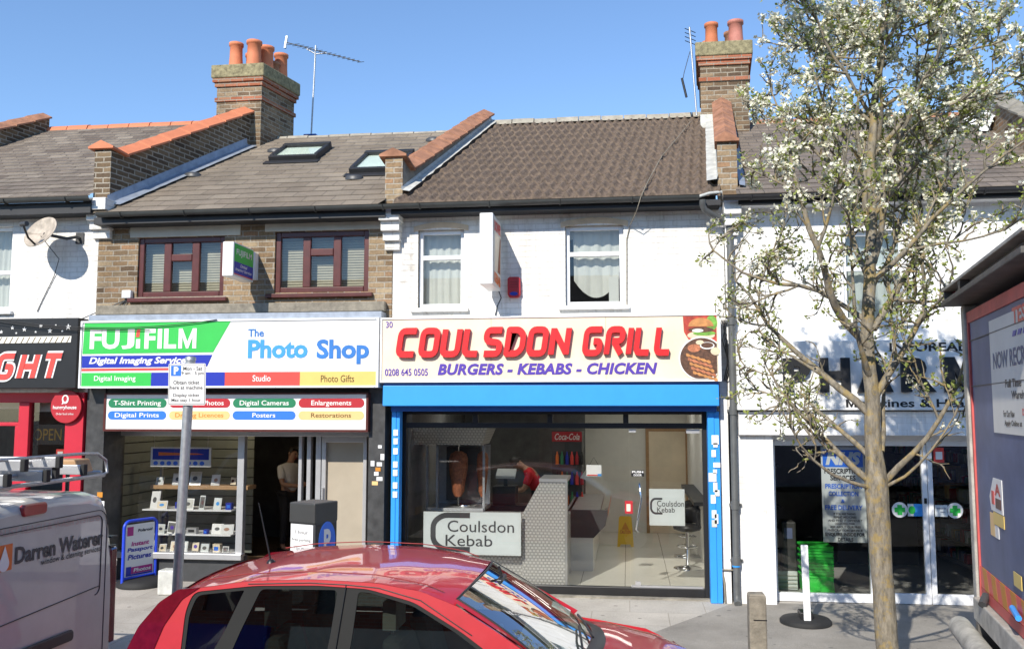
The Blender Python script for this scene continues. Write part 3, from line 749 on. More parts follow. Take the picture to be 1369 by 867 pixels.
# --- the brick photo shop house
h2 = thing('terraced_house', 'yellow brick house over the photo shop, with mahogany windows and two skylights', 'house', (-5.25, 0, 0))
PWL = (-6.797, -5.521, 4.044, 4.881); PWR = (-4.79, -3.46, 4.074, 4.915)
mb = MB(); wall_holes(mb, -7.4, -3.13, 2.72, 5.2, 0, .24, [PWL, PWR]); mb.build('wall', M['stock_brick'], h2)
def photo_window(x0, x1, z0, z1):
    fw = .075; y = .06; o = MB()
    xa, xb = x0 + (x1 - x0) * .335, x0 + (x1 - x0) * .66; zm = z0 + (z1 - z0) * .66
    for a in ((x0, x0 + fw, z0, z1), (x1 - fw, x1, z0, z1), (x0 + fw, x1 - fw, z0, z0 + fw), (x0 + fw, x1 - fw, z1 - fw, z1), (xa - .055, xa + .055, z0 + fw, z1 - fw), (xb - .055, xb + .055, z0 + fw, z1 - fw)):
        o.box(a[0], a[1], y - .03, y + .03, a[2], a[3])
    o.box(xa + .055, xb - .055, y - .035, y + .03, zm - .05, zm + .05)
    w_ = o.build('window', M['mahogany'], h2, .01)
    for a in ((x0 + fw, xa - .055, z0 + fw, z1 - fw), (xb + .055, x1 - fw, z0 + fw, z1 - fw), (xa + .055, xb - .055, z0 + fw, zm - .05), (xa + .055, xb - .055, zm + .05, z1 - fw)):
        MB().add([(a[0], y, a[2]), (a[1], y, a[2]), (a[1], y, a[3]), (a[0], y, a[3])], [(0, 1, 2, 3)]).build('pane', M['win_glass'], w_)
    s = MB(); z = z0 + .03
    while z < z1 - .02:
        s.hexa([(x, yy, z + dz + (.030 if yy > .18 else 0)) for dz in (0, .004) for yy in (.175, .19) for x in (x0 + .03, x1 - .03)]); z += .036
    s.build('blind', M['blind'], w_)
    box('sill', M['mahogany'], w_, x0 - .1, x1 + .07, -.07, .0, z0 - .075, z0 - .02, .006)
photo_window(*PWL); photo_window(*PWR)
room(h2, -7.3, -3.2, .245, 3, 2.75, 5.1)
box('lintel', M['cream_render'], h2, -6.922, -5.294, -.015, .1, 4.889, 5.09, .006)
box('lintel', M['cream_render'], h2, -4.938, -3.289, -.015, .1, 4.924, 5.111, .006)
box('timber_rail', M['wood_grey'], h2, -7.33, -3.2, -.12, 0, 3.792, 3.925, .012)
box('lead_apron', M['lead'], h2, -7.33, -3.2, -.26, -.01, 3.686, 3.782 - .01)
ZE, ZR = 5.2, 7.40
fl, fr = (lambda y: P1(y) + .1), (lambda y: P2(y) - .1)
rf2 = roof_back(stepped_roof(fl, fr, ZE, ZR, 18), fl, fr, ZR).build('roof', M['tile_photo'], h2)
ridge_line(fl, fr, ZR - .03, M['mortar'], rf2, h=.05, w=.11)
RZ = lambda y, ze=ZE, zr=ZR: ze + (zr - ze) * (y - EAVE_Y) / (RIDGE_Y - EAVE_Y)
def skylight(xa, xb, ya, yb):
    sl = (ZR - ZE) / (RIDGE_Y - EAVE_Y); nrm = Vector((0, -sl, 1)).normalized()
    def pt(x, y, h): return Vector((x, y, RZ(y))) + nrm * h
    mb = MB(); fw = .065
    for a, b, c, d, hh in ((xa, xb, ya, ya + fw, .10), (xa, xb, yb - fw * 1.6, yb, .125), (xa, xa + fw, ya + fw, yb - fw * 1.6, .11), (xb - fw, xb, ya + fw, yb - fw * 1.6, .11)):
        mb.hexa([pt(x, y, h) for h in (0, hh) for y in (c, d) for x in (a, b)])
    mb.hexa([pt(x, y, h) for h in (0, .03) for y in (ya - .13, ya - .002) for x in (xa - .05, xb + .05)])
    o = mb.build('skylight', M['fascia_black'], rf2, .008)
    MB().add([pt(xa + fw, ya + fw, .085), pt(xb - fw, ya + fw, .085), pt(xb - fw, yb - fw * 1.6, .085), pt(xa + fw, yb - fw * 1.6, .085)], [(0, 1, 2, 3)]).build('skylight_glass', M['skylight_glass'], rf2)
    MB().add([pt(xa + fw, ya + fw, .066), pt(xb - fw, ya + fw, .066), pt(xb - fw, yb - fw * 1.6, .066), pt(xa + fw, yb - fw * 1.6, .066)], [(0, 1, 2, 3)]).build('skylight_sky_sheet', M['curtain'], rf2)  # pale sheet under the glass: bright sky reflection put in as colour
skylight(-5.75, -4.93, 2.0, 2.72)
skylight(-4.12, -3.32, 1.15, 2.05)
for px_, yv in ((-6.72, 1.35), (-5.9, 2.62), (-3.97, .92), (-3.22, 2.95)):
    v = MB(); v.lathe((px_, yv, RZ(yv) - .02), [(.12, 0), (.12, .05), (.09, .075), (.02, .085)], 14)
    v.v = [(px_ + (x - px_) * 1.15, yv + (y - yv) * .8, z) for x, y, z in v.v]
    v.build('roof_vent', M['dark_grey'], rf2)
gutter(h2, -7.2, -3.02, 5.165)
box('fascia_board', M['fascia_black'], h2, -7.3, -3.16, -.29, -.2, 5.03, 5.13)
box('soffit', M['fascia_black'], h2, -7.3, -3.16, -.2, 0, 5.03, 5.05)
flashing(rf2, lambda y: P1(y) + .125, 1, ZE, ZR, M['lead'], .2, .01, 3.0)
parapet(h2, P2, .235, (4.9, 5.93), 7.66, M['render_grey'], M['terracotta_old'], pier_h=.13, cop_n=10)
box('pier_front', M['stock_brick'], h2, P2(0) - .122, P2(0) + .122, -.012, .1, 5.2, 5.9)

M['ochre'] = mat('pale_ochre_arch', (.66, .52, .36), .85, var=.15)
# --- the white grill house
h3 = thing('terraced_house', 'white painted house over the kebab grill, with a brown pantiled roof', 'house', (-.95, 0, 0))
CWL = (-2.775, -2.147, 3.838, 4.891); CWR = (-0.79, -0.026, 3.84, 4.899)
mb = MB(); wall_holes(mb, -3.12, 1.27, 2.72, 5.2, 0, .24, [CWL, CWR], reveal_mi=1); mb.build('wall', [M['white_paint'], M['mortar']], h3)
for W_, tz in ((CWL, 4.522), (CWR, 4.528)):
    o = upvc_window(h3, *W_, tz)
    ar = MB(); xm = (W_[0] + W_[1]) / 2; hw = (W_[1] - W_[0]) / 2 + .06
    arch = [(xm - hw + 2 * hw * i / 12, W_[3] - .02 + .05 * (1 - (2 * i / 12 - 1) ** 2)) for i in range(13)]
    ar.prism([(a, b + .07) for a, b in arch][::-1] + [(a, b) for a, b in arch], facade(-.001), 0, .014)
    ar.build('arch', M['terracotta_old'] if W_ is None else M['ochre'], h3)
curtain(h3, CWL[0], CWL[1], CWL[2], CWL[3], .22, shape=lambda s: .0, folds=6)
curtain(h3, CWR[0], CWR[1], CWR[2], CWR[3] - .02, .22, shape=lambda s: .12 + 1.5 * (s - .52) ** 2 if .12 < s < .92 else .88, folds=5)
box('letter_box', M['white'], h3, CWR[1] - .2, CWR[1] - .07, .2, .24, CWR[2] + .06, CWR[2] + .4)
room(h3, -3.0, 1.2, .245, 3, 2.75, 5.1)
ZE3, ZR3 = 5.2, 7.47
fl, fr = (lambda y: P2(y) + .11), (lambda y: P3(y) - .1)
rf3 = roof_back(pantile_roof(fl, fr, ZE3, ZR3, 13), fl, fr, ZR3).build('roof', M['pantile'], h3)
ridge_line(fl, fr, ZR3 + .035, M['mortar'], rf3, h=.06, w=.15)
gutter(h3, -3.02, .93, 5.165)
gm = MB(); gm.tube([(.9, -.36, 5.15), (1.06, -.30, 5.21), (1.22, -.22, 5.24)], .02, 6); gm.build('gutter_end', M['lead_pale'], h3)
box('fascia_board', M['fascia_black'], h3, -3.08, 1.2, -.29, -.2, 5.06, 5.13)
box('soffit', M['fascia_black'], h3, -3.08, 1.2, -.2, 0, 5.06, 5.08)
corbel(h3, -3.26, -2.98, M['white_paint'])
flashing(rf3, lambda y: P2(y) + .118, 1, ZE3, ZR3, M['lead_pale'], .12, .03, up=.05, lift=.06)
flashing(rf3, lambda y: P3(y) - .118, -1, ZE3, ZR3, M['lead_pale'], .15, .01, 3.0, up=.06, lift=.075)
box('flashing', M['lead_pale'], rf3, 1.24, 1.50, 2.88, 2.94, 7.0, 7.28)

# --- the pharmacy house
h4 = thing('terraced_house', 'smooth white house over the pharmacy, behind the blossom tree', 'house', (3.4, 0, 0))
HWL = (2.731, 3.487, 3.588, 4.74); HWR = (4.93, 5.45, 3.569, 4.934)
mb = MB(); wall_holes(mb, 1.26, 5.7, 2.45, 5.2, 0, .24, [HWL, HWR]); mb.build('wall', M['white_render'], h4)
upvc_window(h4, *HWL, (HWL[2] + HWL[3]) / 2 + .1); upvc_window(h4, *HWR, (HWR[2] + HWR[3]) / 2)
curtain(h4, HWL[0], HWL[1], HWL[2], HWL[3], .24, folds=8, m='frost'); curtain(h4, HWR[0], HWR[1], HWR[2], HWR[3], .24, folds=6, m='frost')
room(h4, 1.4, 5.6, .245, 3, 2.75, 5.1)
ZR4 = 7.33
fl, fr = (lambda y: P3(y) + .1), (lambda y: P4(y) - .1)
rf4 = roof_back(stepped_roof(fl, fr, 5.2, ZR4, 22), fl, fr, ZR4).build('roof', M['tile_pharm'], h4)
ridge_line(fl, fr, ZR4 - .02, M['terracotta_old'], rf4)
gutter(h4, 1.22, 5.7, 5.15, m='fascia_black')
box('fascia_board', M['fascia_black'], h4, 1.42, 5.7, -.29, -.2, 5.06, 5.13)
box('soffit', M['white_render'], h4, 1.42, 5.7, -.2, 0, 5.06, 5.08)
parapet(h4, P3, .25, (5.1, 5.97), 7.80, M['stock_brick'], M['terracotta_old'], pier_h=.02, cop_n=8, cop_w=.155)
corbel(h4, 1.245, 1.46, M['white_render'], 5.12)
box('pipe_boss', M['white_render'], h4, 1.42, 1.6, -.02, 0, 5.0, 5.12)
flashing(rf4, lambda y: P3(y) + .125, 1, 5.2, ZR4, M['lead'], .1, .01, 3.0)
chimney(h4, 0, 1.26, 2.04, 3.0, 4.3, 6.5, 8.55, .09, M['chimney_brick'], [
    (1.48, 3.25, .105, .46, 'terracotta'), (1.88, 3.25, .12, .48, 'pink_pot'), (1.86, 3.75, .11, .5, 'terracotta_old'), (1.5, 4.0, .11, .45, 'terracotta')])
parapet(h4, P4, .3, (5.1, 6.0), 7.74, M['stock_brick'], M['render_grey'])
lp = MB(); lp.grid([[(P4(y) - .16 - dx, y, 5.2 + (ZR4 - 5.2) * (y + .25) / 3.85 + .05 + (.22 if dx < .05 else 0) + .02 * noise.noise((y * 4, dx * 9, 0))) for dx in (.0, .03, .12, .22)] for y in (2.3, 2.5, 2.8, 3.0, 3.2, 3.4)]); lp.build('flashing', M['white_render'], rf4)

# --- next house to the right, only its gable edge shows
h5 = thing('terraced_house', 'white house at the right edge beyond the pharmacy party wall', 'house', (8, 0, 0))
box('wall', M['white_render'], h5, 5.72, 10, 0, .24, .05, 5.2)
fl, fr = (lambda y: P4(y) + .15), (lambda y: 10.0)
roof_back(stepped_roof(fl, fr, 5.2, 7.4, 22), fl, fr, 7.4).build('roof', M['tile_slate'], h5)
box('fascia_board', M['fascia_black'], h5, 5.74, 10, -.29, -.01, 5.0, 5.13)

# --- the row across the street, seen in the glass
op = thing('shop_terrace', 'red brick terrace across the street, mirrored in the shop windows', 'terrace', (-1, -20, 0))
holes = []
for i in range(9):
    x = -21 + i * 4.6
    holes += [(x + .6, x + 1.5, 3.5, 4.9), (x + 2.7, x + 3.6, 3.5, 4.9), (x + .4, x + 4.1, .5, 2.5)]
mb = MB(); wall_holes(mb, -22, 21, 0, 5.4, -19.5, -19.74, holes); mb.build('wall', M['red_brick'], op)
for i, h in enumerate(holes):
    MB().add([(h[0], -19.6, h[2]), (h[1], -19.6, h[2]), (h[1], -19.6, h[3]), (h[0], -19.6, h[3])], [(3, 2, 1, 0)]).build('window', M['dark_grey'] if i % 3 < 2 else M['black'], op)
for i in range(9):
    x = -21 + i * 4.6
    box('shop_sign', [M['white'], M['dred'], M['navy'], M['cream_board']][i % 4], op, x + .2, x + 4.3, -19.49, -19.3, 2.6, 3.2)
mb = MB(); mb.add([(-22, -19.3, 5.35), (21, -19.3, 5.35), (21, -23.2, 7.7), (-22, -23.2, 7.7), (21, -27, 5.3), (-22, -27, 5.3)], [(0, 3, 2, 1), (3, 5, 4, 2)]); mb.build('roof', M['tile_slate'], op)

# ---------------------------------------------------------------- takeaway shopfront (left)
F25 = facade(-.25)
box('pilaster', M['red_shop'], h1, -7.742, -7.475, -.06, .3, .1, 2.72)
box('stall_riser', M['red_shop'], h1, -11.6, -7.742, .1, .3, .08, .55)
sf = MB()
for a in ((-11.6, -7.7, 2.58, 2.72), (-11.6, -7.7, .55, .62)): sf.box(a[0], a[1], .1, .18, a[2], a[3])
for x in (-8.463, -8.82 - .4): sf.box(x - .09, x + .07, .08, .2, .62, 2.58)
sf.box(-8.846 - .5, -8.501, .1, .17, 2.251, 2.304)
sf.box(-8.595 - .02, -8.503, .1, .17, .62, 2.251)
o = sf.build('shop_window', M['red_shop'], h1, .008)
MB().add([(-11.6, .14, .62), (-7.75, .14, .62), (-7.75, .14, 2.58), (-11.6, .14, 2.58)], [(0, 1, 2, 3)]).build('pane', M['glass'], o)
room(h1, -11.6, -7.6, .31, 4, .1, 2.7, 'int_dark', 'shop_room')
box('window_board', M['cream_board'], h1, -8.525, -7.991, .28, .30, 2.451, 2.719)
box('window_board', M['cream_board'], h1, -9.4, -8.665, .28, .30, 2.494, 2.72)

t = thing('fascia_sign', 'black takeaway sign with star trim and the red letters GHT', 'shop sign', (-9.5, -.1, 2.75))
box('panel', M['black'], t, -11.7, -7.489, -.25, -.01, 2.771, 3.743, .01)
P = facade(-.25)
tri = MB(); tri.prism([(-11.6, 3.384), (-7.585, 3.402), (-7.577, 3.49), (-11.6, 3.478)], P, .002, .008); tri.build('pale_stripe', M['poster'], t)
hs = MB()
for i in range(40):
    u = -7.607 - i * .085; z0 = 3.389 + .006; z1 = 3.483 - .004
    hs.prism([(u - .045, z0), (u - .033, z0), (u + .012, z1), (u, z1)], P, .009, .011)
hs.build('stripe_hatching', M['brown_txt'], t)
def star(cu, cv, r): return [(cu + (r if k % 2 == 0 else r * .42) * math.sin(k * math.pi / 5), cv + (r if k % 2 == 0 else r * .42) * math.cos(k * math.pi / 5)) for k in range(10)]
for px_, pz, r in ((-8.633, 3.557, .03), (-8.467, 3.613, .03), (-8.406, 3.539, .018), (-8.285, 3.59, .036), (-8.115, 3.552, .02),
                   (-8.041, 3.634, .03), (-7.903, 3.565, .036), (-7.818, 3.642, .016), (-7.719, 3.558, .02), (-7.633, 3.614, .045)):
    MB().prism(star(px_, pz, r), P, .002, .006).build('star', M['white'], t)
for nm, g, mm, w_ in (('letter_outline', .075, 'white', .002), ('letter', -.012, 'coral', .01)):
    stroke_word('GHT', P, -8.719, -7.656, 2.884, 3.267, .27, .26, .008, M[mm], t, nm, w=w_, grow=g, fil=.25, gap=.22)

t = thing('round_sign', 'round red delivery sign hung on the red pilaster', 'sign', (-7.704, -.12, 2.525))
P = facade(-.12); cu, cv, cr_ = -7.704, 2.525, .228
MB().prism(ellipse(cu, cv, cr_, cr_, 40), P, -.03, 0).build('disc', M['dred'], t, .004)
lettering('lettering', 'hungryhouse', P, cu - .19, cu + .16, cv - .05, cv + .015, M['white'], t, bold=.02)
lettering('lettering', 'Order food online', P, cu - .14, cu + .12, cv - .115, cv - .085, M['white'], t)
solid2d([ellipse(cu - .01, cv + .10, .05, .062), ellipse(cu - .012, cv + .105, .028, .04)[::-1]], P, .002, .006).build('emblem', M['white'], t)
MB().prism([(cu - .062, cv + .03), (cu - .04, cv + .035), (cu - .02, cv + .06), (cu - .045, cv + .075)], P, .002, .005).build('emblem', M['white'], t)

t = thing('open_sign', 'unlit neon OPEN sign in the takeaway window', 'sign', (-8.165, .22, 2.166))
P = facade(.22); r_ = (-8.439, -7.934, 1.986, 2.271)
panel('panel', P, *r_, -.03, 0, M['black'], t)
lettering('tube_lettering', 'OPEN', P, r_[0] + .04, r_[1] - .04, r_[2] + .06, r_[3] - .06, M['brown_txt'], t, w=.004)
t = thing('snack_box', 'row of red and yellow snack packets on the takeaway window sill', 'packets', (-8.209, .25, .6))
for i, mm in enumerate(('coral', 'orange', 'coral', 'yellow', 'lblue_txt')):
    x = -8.416 + i * .07
    box('packet', M[mm], t, x, x + .066, .2, .28, .62, .80 + .01 * (i % 2), .01)
t = thing('window_sticker', 'small red card in the takeaway window under the OPEN sign', 'sticker', (-7.975, .2, 1.862))
panel('card', facade(.2), *(-8.033, -7.908, 1.809, 1.925), -.004, 0, M['coral'], t)
panel('white_patch', facade(.2), -8.01, -7.93, 1.841, 1.893, .001, .002, M['white'], t)

# cables along the left signs
def cable(name, label, pts, r=.008, m='black'):
    o = MB().tube(pts, r, 6).build(name, M[m]); return tag(o, label, 'cable')
sag = lambda a, b, n, s: [tuple(Vector(a).lerp(Vector(b), i / n) + Vector((0, 0, -s * 4 * (i / n) * (1 - i / n)))) for i in range(n + 1)]
cable('cable', 'thin black cable sagging across the green end of the photo shop sign', sag((-8.9, -.33, 3.78), (-5.443, -.33, 3.682), 12, .14), .006)
cable('cable', 'thin black cable crossing the black sign to the photo sign', sag((-8.9, -.32, 3.73), (-6.396, -.33, 3.552), 12, .05), .005)

# ---------------------------------------------------------------- photo shop signs
t = thing('fascia_sign', 'white and green photo shop fascia sign with coloured strip', 'shop sign', (-5.3, -.1, 2.8))
Y0 = -.3; P = facade(Y0)
su0, su1, sv0, sv1 = -7.41, -3.215, 2.772, 3.687
panel('panel', P, su0, su1, sv0, sv1, -.26, 0, M['white'], t, .006)
fr_ = MB()
for a in ((su0, su1, sv0, sv0 + .025), (su0, su1, sv1 - .025, sv1), (su0, su0 + .025, sv0 + .025, sv1 - .025), (su1 - .03, su1, sv0 + .025, sv1 - .025)): fr_.prism([(a[0], a[2]), (a[1], a[2]), (a[1], a[3]), (a[0], a[3])], P, .001, .016)
fr_.build('frame', M['pvc_white'], t)
def patch(name, pts, m, w=.004): return MB().prism(pts, P, .0005, w).build(name, M[m], t)
for u in (su0 + .03, su0 + 1.4, su0 + 2.8, su1 - .05):
    for v in (sv0 + .012, sv1 - .012): MB().prism(ellipse(u, v, .008, .008, 8), P, .016, .019).build('screw', M['alu'], t)
patch('green_field', [(-7.373, 3.237), (-5.496, 3.247), (-5.256, 3.668), (-7.36, 3.658)], 'green')
patch('blue_band', [(-7.375, 3.048), (-5.574, 3.058), (-5.505, 3.213), (-7.377, 3.211)], 'navy')
patch('red_line', [(-7.375, 3.004), (-5.594, 3.013), (-5.584, 3.043), (-7.374, 3.037)], 'coral')
for a, b, mm, txt, x0, x1, tm, z0, z1 in ((-7.372, -6.367, 'green', 'Digital Imaging', -7.187, -6.585, 'white', 2.85, 2.939),
        (-6.363, -5.322, 'navy', 'Cameras', -6.109, -5.6, 'white', 2.864, 2.944),
        (-5.319, -4.281, 'coral', 'Studio', -4.932, -4.681, 'white', 2.855, 2.939),
        (-4.279, -3.245, 'yellow', 'Photo Gifts', -3.993, -3.54, 'brown_txt', 2.841, 2.934)):
    patch('strip', [(a, 2.794), (b, 2.794), (b, 2.98), (a, 2.98)], mm)
    lettering('lettering', txt, P, x0, x1, z0, z1, M[tm], t, w=.006, bold=.01)
for s_, x0, x1 in (('FU', -7.273, -6.841), ('J', -6.809, -6.624), ('F', -6.479, -6.322), ('IL', -6.29, -6.022)):
    lettering('lettering', s_, P, x0, x1, 3.301, 3.571, M['white'], t, w=.006, bold=.035)
block_m('lettering', P, -5.99, -5.735, 3.301, 3.571, .055, M['white'], t, w=.006)
lettering('lettering', '\u0131', P, -6.6, -6.54, 3.307, 3.434, M['white'], t, w=.006, bold=.03)
patch('lettering', [(-6.606, 3.46), (-6.555, 3.459), (-6.543, 3.566), (-6.592, 3.562)], 'coral', .007)
lettering('lettering', 'Digital Imaging Service', P, -7.271, -5.873, 3.074, 3.191, M['white'], t, w=.006, bold=.03, shear=.25)
lettering('lettering', 'The', P, -5.01, -4.791, 3.448, 3.553, M['blue_txt'], t, w=.006, bold=.02)
lettering('lettering', 'Photo', P, -5.008, -4.181, 3.161, 3.41, M['lblue_txt'], t, w=.006, bold=.035)
lettering('lettering', 'Shop', P, -4.058, -3.345, 3.076, 3.406, M['blue_txt'], t, w=.006, bold=.035)

t = thing('services_board', 'white board of coloured service pills below the photo shop sign', 'shop sign', (-5.3, -.1, 2.2))
Y1 = -.12; P = facade(Y1)
b0, b1, b2, b3 = (-7.136, -3.397, 2.189, 2.706)
panel('panel', P, b0 + .03, b1 - .03, b2 + .03, b3 - .02, -.1, 0, M['white'], t)
fr_ = MB()
for a in ((b0, b1, b2, b2 + .03), (b0, b1, b3 - .02, b3), (b0, b0 + .03, b2 + .03, b3 - .02), (b1 - .03, b1, b2 + .03, b3 - .02)): fr_.prism([(a[0], a[2]), (a[1], a[2]), (a[1], a[3]), (a[0], a[3])], P, -.1, .012)
fr_.build('frame', M['mahogany'], t)
for (x0, x1), row in zip(((145, 225), (229, 311), (314.7, 398), (401.7, 487)), ((('T-Shirt Printing', 'dgreen', 'white'), ('Digital Prints', 'pillblue', 'white')), (('Passport Photos', 'dred', 'white'), ('Driving Licences', 'peach', 'orange_txt')),
                          (('Digital Cameras', 'dgreen', 'white'), ('Posters', 'pillblue', 'white')), (('Enlargements', 'dred', 'white'), ('Restorations', 'peach', 'brown_txt')))):
    for (txt, pm, tm), (ya, yb) in zip(row, ((532.4, 544.6), (549, 560.6))):
        u0, u1, v0, v1 = -7.075 + (x0 - 145) / 342 * (-3.454 - -7.075), -7.075 + (x1 - 145) / 342 * (-3.454 - -7.075), 2.509, 2.631
        if ya > 540: v0, v1 = 2.348, 2.464
        MB().prism(rrect(u0, u1, v0, v1, .06), P, .001, .004).build('pill', M[pm], t)
        k = min(.42, .028 * len(txt)); um = (u0 + u1) / 2
        lettering('lettering', txt, P, um - k * .82, um + k * .82, v0 + (.012 if any(c in txt for c in 'gp') else .03), v1 - .025, M[tm], t, w=.006, bold=.012)

# photo shop front
YF = .45
sh = MB()
for (a, b) in ((-7.394, -7.314), (-5.426, -5.327)): sh.box(a, b, YF - .05, YF + .05, 0.436, 2.16)
for (a, b) in ((-4.538, -4.489), (-4.419, -4.36), (-4.29, -4.215)): sh.box(a, b, YF - .05, YF + .04, .12, 2.16)
sh.box(-7.3, -3.42, YF - .06, YF + .05, 2.11, 2.20)
sh.box(-7.352, -5.306, YF - .12, YF + .02, 0.415, 0.498)
pf = sh.build('shop_window', M['alu'], h2, .006)
MB().add([(-7.314, YF, .47), (-5.426, YF, .47), (-5.426, YF, 2.12), (-7.314, YF, 2.12)], [(0, 1, 2, 3)]).build('pane', M['glass'], pf)
box('stall_riser', M['dark_grey'], h2, -7.3, -5.306, YF - .03, YF + .1, .1, .46)
dl = MB(); dx0, dx1 = -4.204, -3.564
for a in ((dx0, dx0 + .06, .12, 2.11), (dx1 - .05, dx1, .12, 2.11), (dx0 + .06, dx1 - .05, 2.03, 2.11)): dl.box(a[0], a[1], YF - .05, YF + .03, a[2], a[3])
door = dl.build('door', M['alu'], h2, .005)
box('door_blind', M['beige'], door, dx0 + .06, dx1 - .05, YF, YF + .02, .12, 2.03)
hb = MB(); hb.box(dx0 + .0, dx0 + .07, YF - .09, YF - .05, 1.0, 1.14); hb.tube([(dx0 + .03, YF - .08, 1.1), (dx0 + .03, YF - .08, 1.42)], .012); hb.build('handle', M['alu'], door)
box('pilaster', M['pilaster'], h2, -3.413, -3.194, -.03, .5, .05, 2.78)
box('pilaster', M['pilaster'], h2, -7.444, -7.179, -.03, .5, .05, 2.78)
box('beam', M['fascia_black'], h2, -7.35, -3.2, -.01, YF + .05, 2.2, 2.76)
k = 0
for px_, py_, wd, hh, mm in ((510, 596, .05, .04, 'paper'), (514, 610, .05, .08, 'paper'), (499, 619, .05, .07, 'paper'), (509.5, 620, .07, .05, 'paper'), (507.5, 627, .07, .05, 'orange_txt'), (505, 633, .06, .05, 'paper'), (510, 640, .08, .05, 'paper'), (503, 646, .08, .05, 'peach')):
    x, z = -3.413 + (px_ - 492.5) / 21.5 * .19, 1.765 - (py_ - 620) * .00955
    o = box('sticker', M[mm], None, x - wd / 2, x + wd / 2, -.034, -.0305, z - hh / 2, z + hh / 2)
    k += 1; tag(o, 'small faded sticker on the dark pilaster between the photo shop and the grill', 'sticker', 'stickers on the dark pilaster')
for z, x, mm in ((1.32, -7.2, 'orange_txt'), (1.22, -7.26, 'paper'), (1.2, -7.17, 'paper')):
    tag(box('sticker', M[mm], None, x - .04, x + .04, -.034, -.0305, z - .035, z + .035), 'small sticker on the dark pilaster left of the photo shop window', 'sticker', 'stickers on the left pilaster')
# interior
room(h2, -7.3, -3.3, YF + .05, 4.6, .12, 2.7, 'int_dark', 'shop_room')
box('shop_floor', M['wood_floor'], h2, -7.29, -3.31, YF + .06, 4.59, .125, .13)
sw = MB()
for i in range(15): sw.box(-7.29, -6.0, 2.3, 2.32, .2 + i * .15, .2 + i * .15 + .135)
for i in range(15): sw.box(-7.28, -7.26, .6, 2.29, .2 + i * .15, .2 + i * .15 + .135)
sw.build('slat_wall', mat('grey_green_slatwall', (.20, .22, .19), .6, var=.1), h2)
sx0, sx1 = -6.944, -5.597
t = thing('display_shelves', 'glass and beech display shelves behind the photo shop window', 'shelves', ((sx0 + sx1) / 2, .9, .13))
box('top_shelf', M['shelf_wood'], t, sx0 + .0, sx1 + .15, .82, 1.12, 1.328, 1.382, .004)
shz = [1.059, 0.715, 0.448]
for z in shz: box('shelf', M['pvc_white'], t, sx0, sx1, .62, 1.1, z - .02, z, .003)
for x in (sx0 + .02, sx1 - .02): box('upright', M['alu'], t, x - .015, x + .015, 1.08, 1.12, .14, 1.9)
random.seed(11)
names = ['top', 'second', 'third', 'lowest']; zs = [1.382] + shz
ords = ['leftmost', 'second from left', 'third from left', 'fourth from left', 'fifth from left', 'sixth from left', 'seventh from left', 'eighth from left']
for si, z in enumerate(zs):
    n = (5, 7, 8, 8)[si]
    for i in range(n):
        x = sx0 + .1 + (sx1 - sx0 - .2) * i / (n - 1) + random.uniform(-.03, .03)
        kind = random.choice(['photo frame', 'price card', 'boxed camera']) if si else random.choice(['photo frame', 'price card'])
        wd = random.uniform(.07, .18); hh = {'photo frame': random.uniform(.12, .25), 'price card': random.uniform(.09, .2), 'boxed camera': random.uniform(.06, .13)}[kind]
        y = .70 + random.uniform(-.03, .06) if si else .9
        t2 = thing(kind.replace(' ', '_'), f'{kind} on the {names[si]} photo shop shelf, {ords[i]} on that shelf', kind, (x, y, z), 'goods on the photo shop display shelves')
        ln = .25 if kind != 'boxed camera' else 0
        PL = Plane((x, y, z), (1, random.uniform(-.45, .45), 0), (0, -1, 0), (0, ln, 1))
        fm = random.choice(['black', 'alu', 'white', 'shelf_wood', 'frost'])
        if kind == 'boxed camera':
            MB().prism([(-wd / 2, 0), (wd / 2, 0), (wd / 2, hh), (-wd / 2, hh)], PL, -.08, 0).build('carton', M[random.choice(['white', 'frost', 'navy', 'alu', 'dark_grey', 'cream_board'])], t2)
            MB().prism([(-wd * .3, hh * .25), (wd * .3, hh * .25), (wd * .3, hh * .7), (-wd * .3, hh * .7)], PL, .001, .003).build('printed_patch', M[random.choice(['black', 'pillblue', 'coral'])], t2)
        else:
            MB().prism([(-wd / 2, 0), (wd / 2, 0), (wd / 2, hh), (-wd / 2, hh)], PL, -.012, 0).build('frame' if kind == 'photo frame' else 'card', M[fm if kind == 'photo frame' else 'paper'], t2)
            q = .82
            MB().prism([(-wd / 2 * q, hh * .1), (wd / 2 * q, hh * .1), (wd / 2 * q, hh * .9), (-wd / 2 * q, hh * .9)], PL, .001, .003).build('picture' if kind == 'photo frame' else 'print', M[random.choice(['paper', 'frost', 'white', 'int_dark', 'lead_pale', 'cream_board'])], t2)
            MB().prism(ellipse(random.uniform(-.01, .01), hh * .5, wd * .22, hh * .17, 12), PL, .004, .005).build('print', M[random.choice(['dark_grey', 'mahogany', 'grey_trim', 'lblue_txt', 'skin', 'purple'])], t2)
t = thing('hanging_poster', 'blue and white photo finishing banner hanging in the photo shop window', 'poster', (-6.335, .56, 1.812))
P = facade(.56); r_ = (-6.807, -5.896, 1.669, 1.945)
panel('panel', P, *r_, -.02, 0, M['white'], t)
panel('blue_field', P, r_[0] + .03, r_[1] - .03, r_[2] + .10, r_[3] - .02, .001, .003, M['navy'], t)
MB().prism([(r_[0] + .12, r_[3] - .07), (r_[1] - .2, r_[3] - .085), (r_[1] - .1, r_[3] - .1), (r_[0] + .12, r_[3] - .12)], P, .004, .006).build('swoosh', M['orange'], t)
for i in range(8): MB().prism(ellipse(r_[0] + .08 + i * .1, r_[2] + .05, .035, .03, 14), P, .001, .003).build('icon', M['pillblue'], t)
hg = MB()
for x in (r_[0] + .05, r_[1] - .05): hg.tube([(x, .56, r_[3]), (x, .56, 2.12)], .003, 4)
hg.build('cord', M['alu'], t)
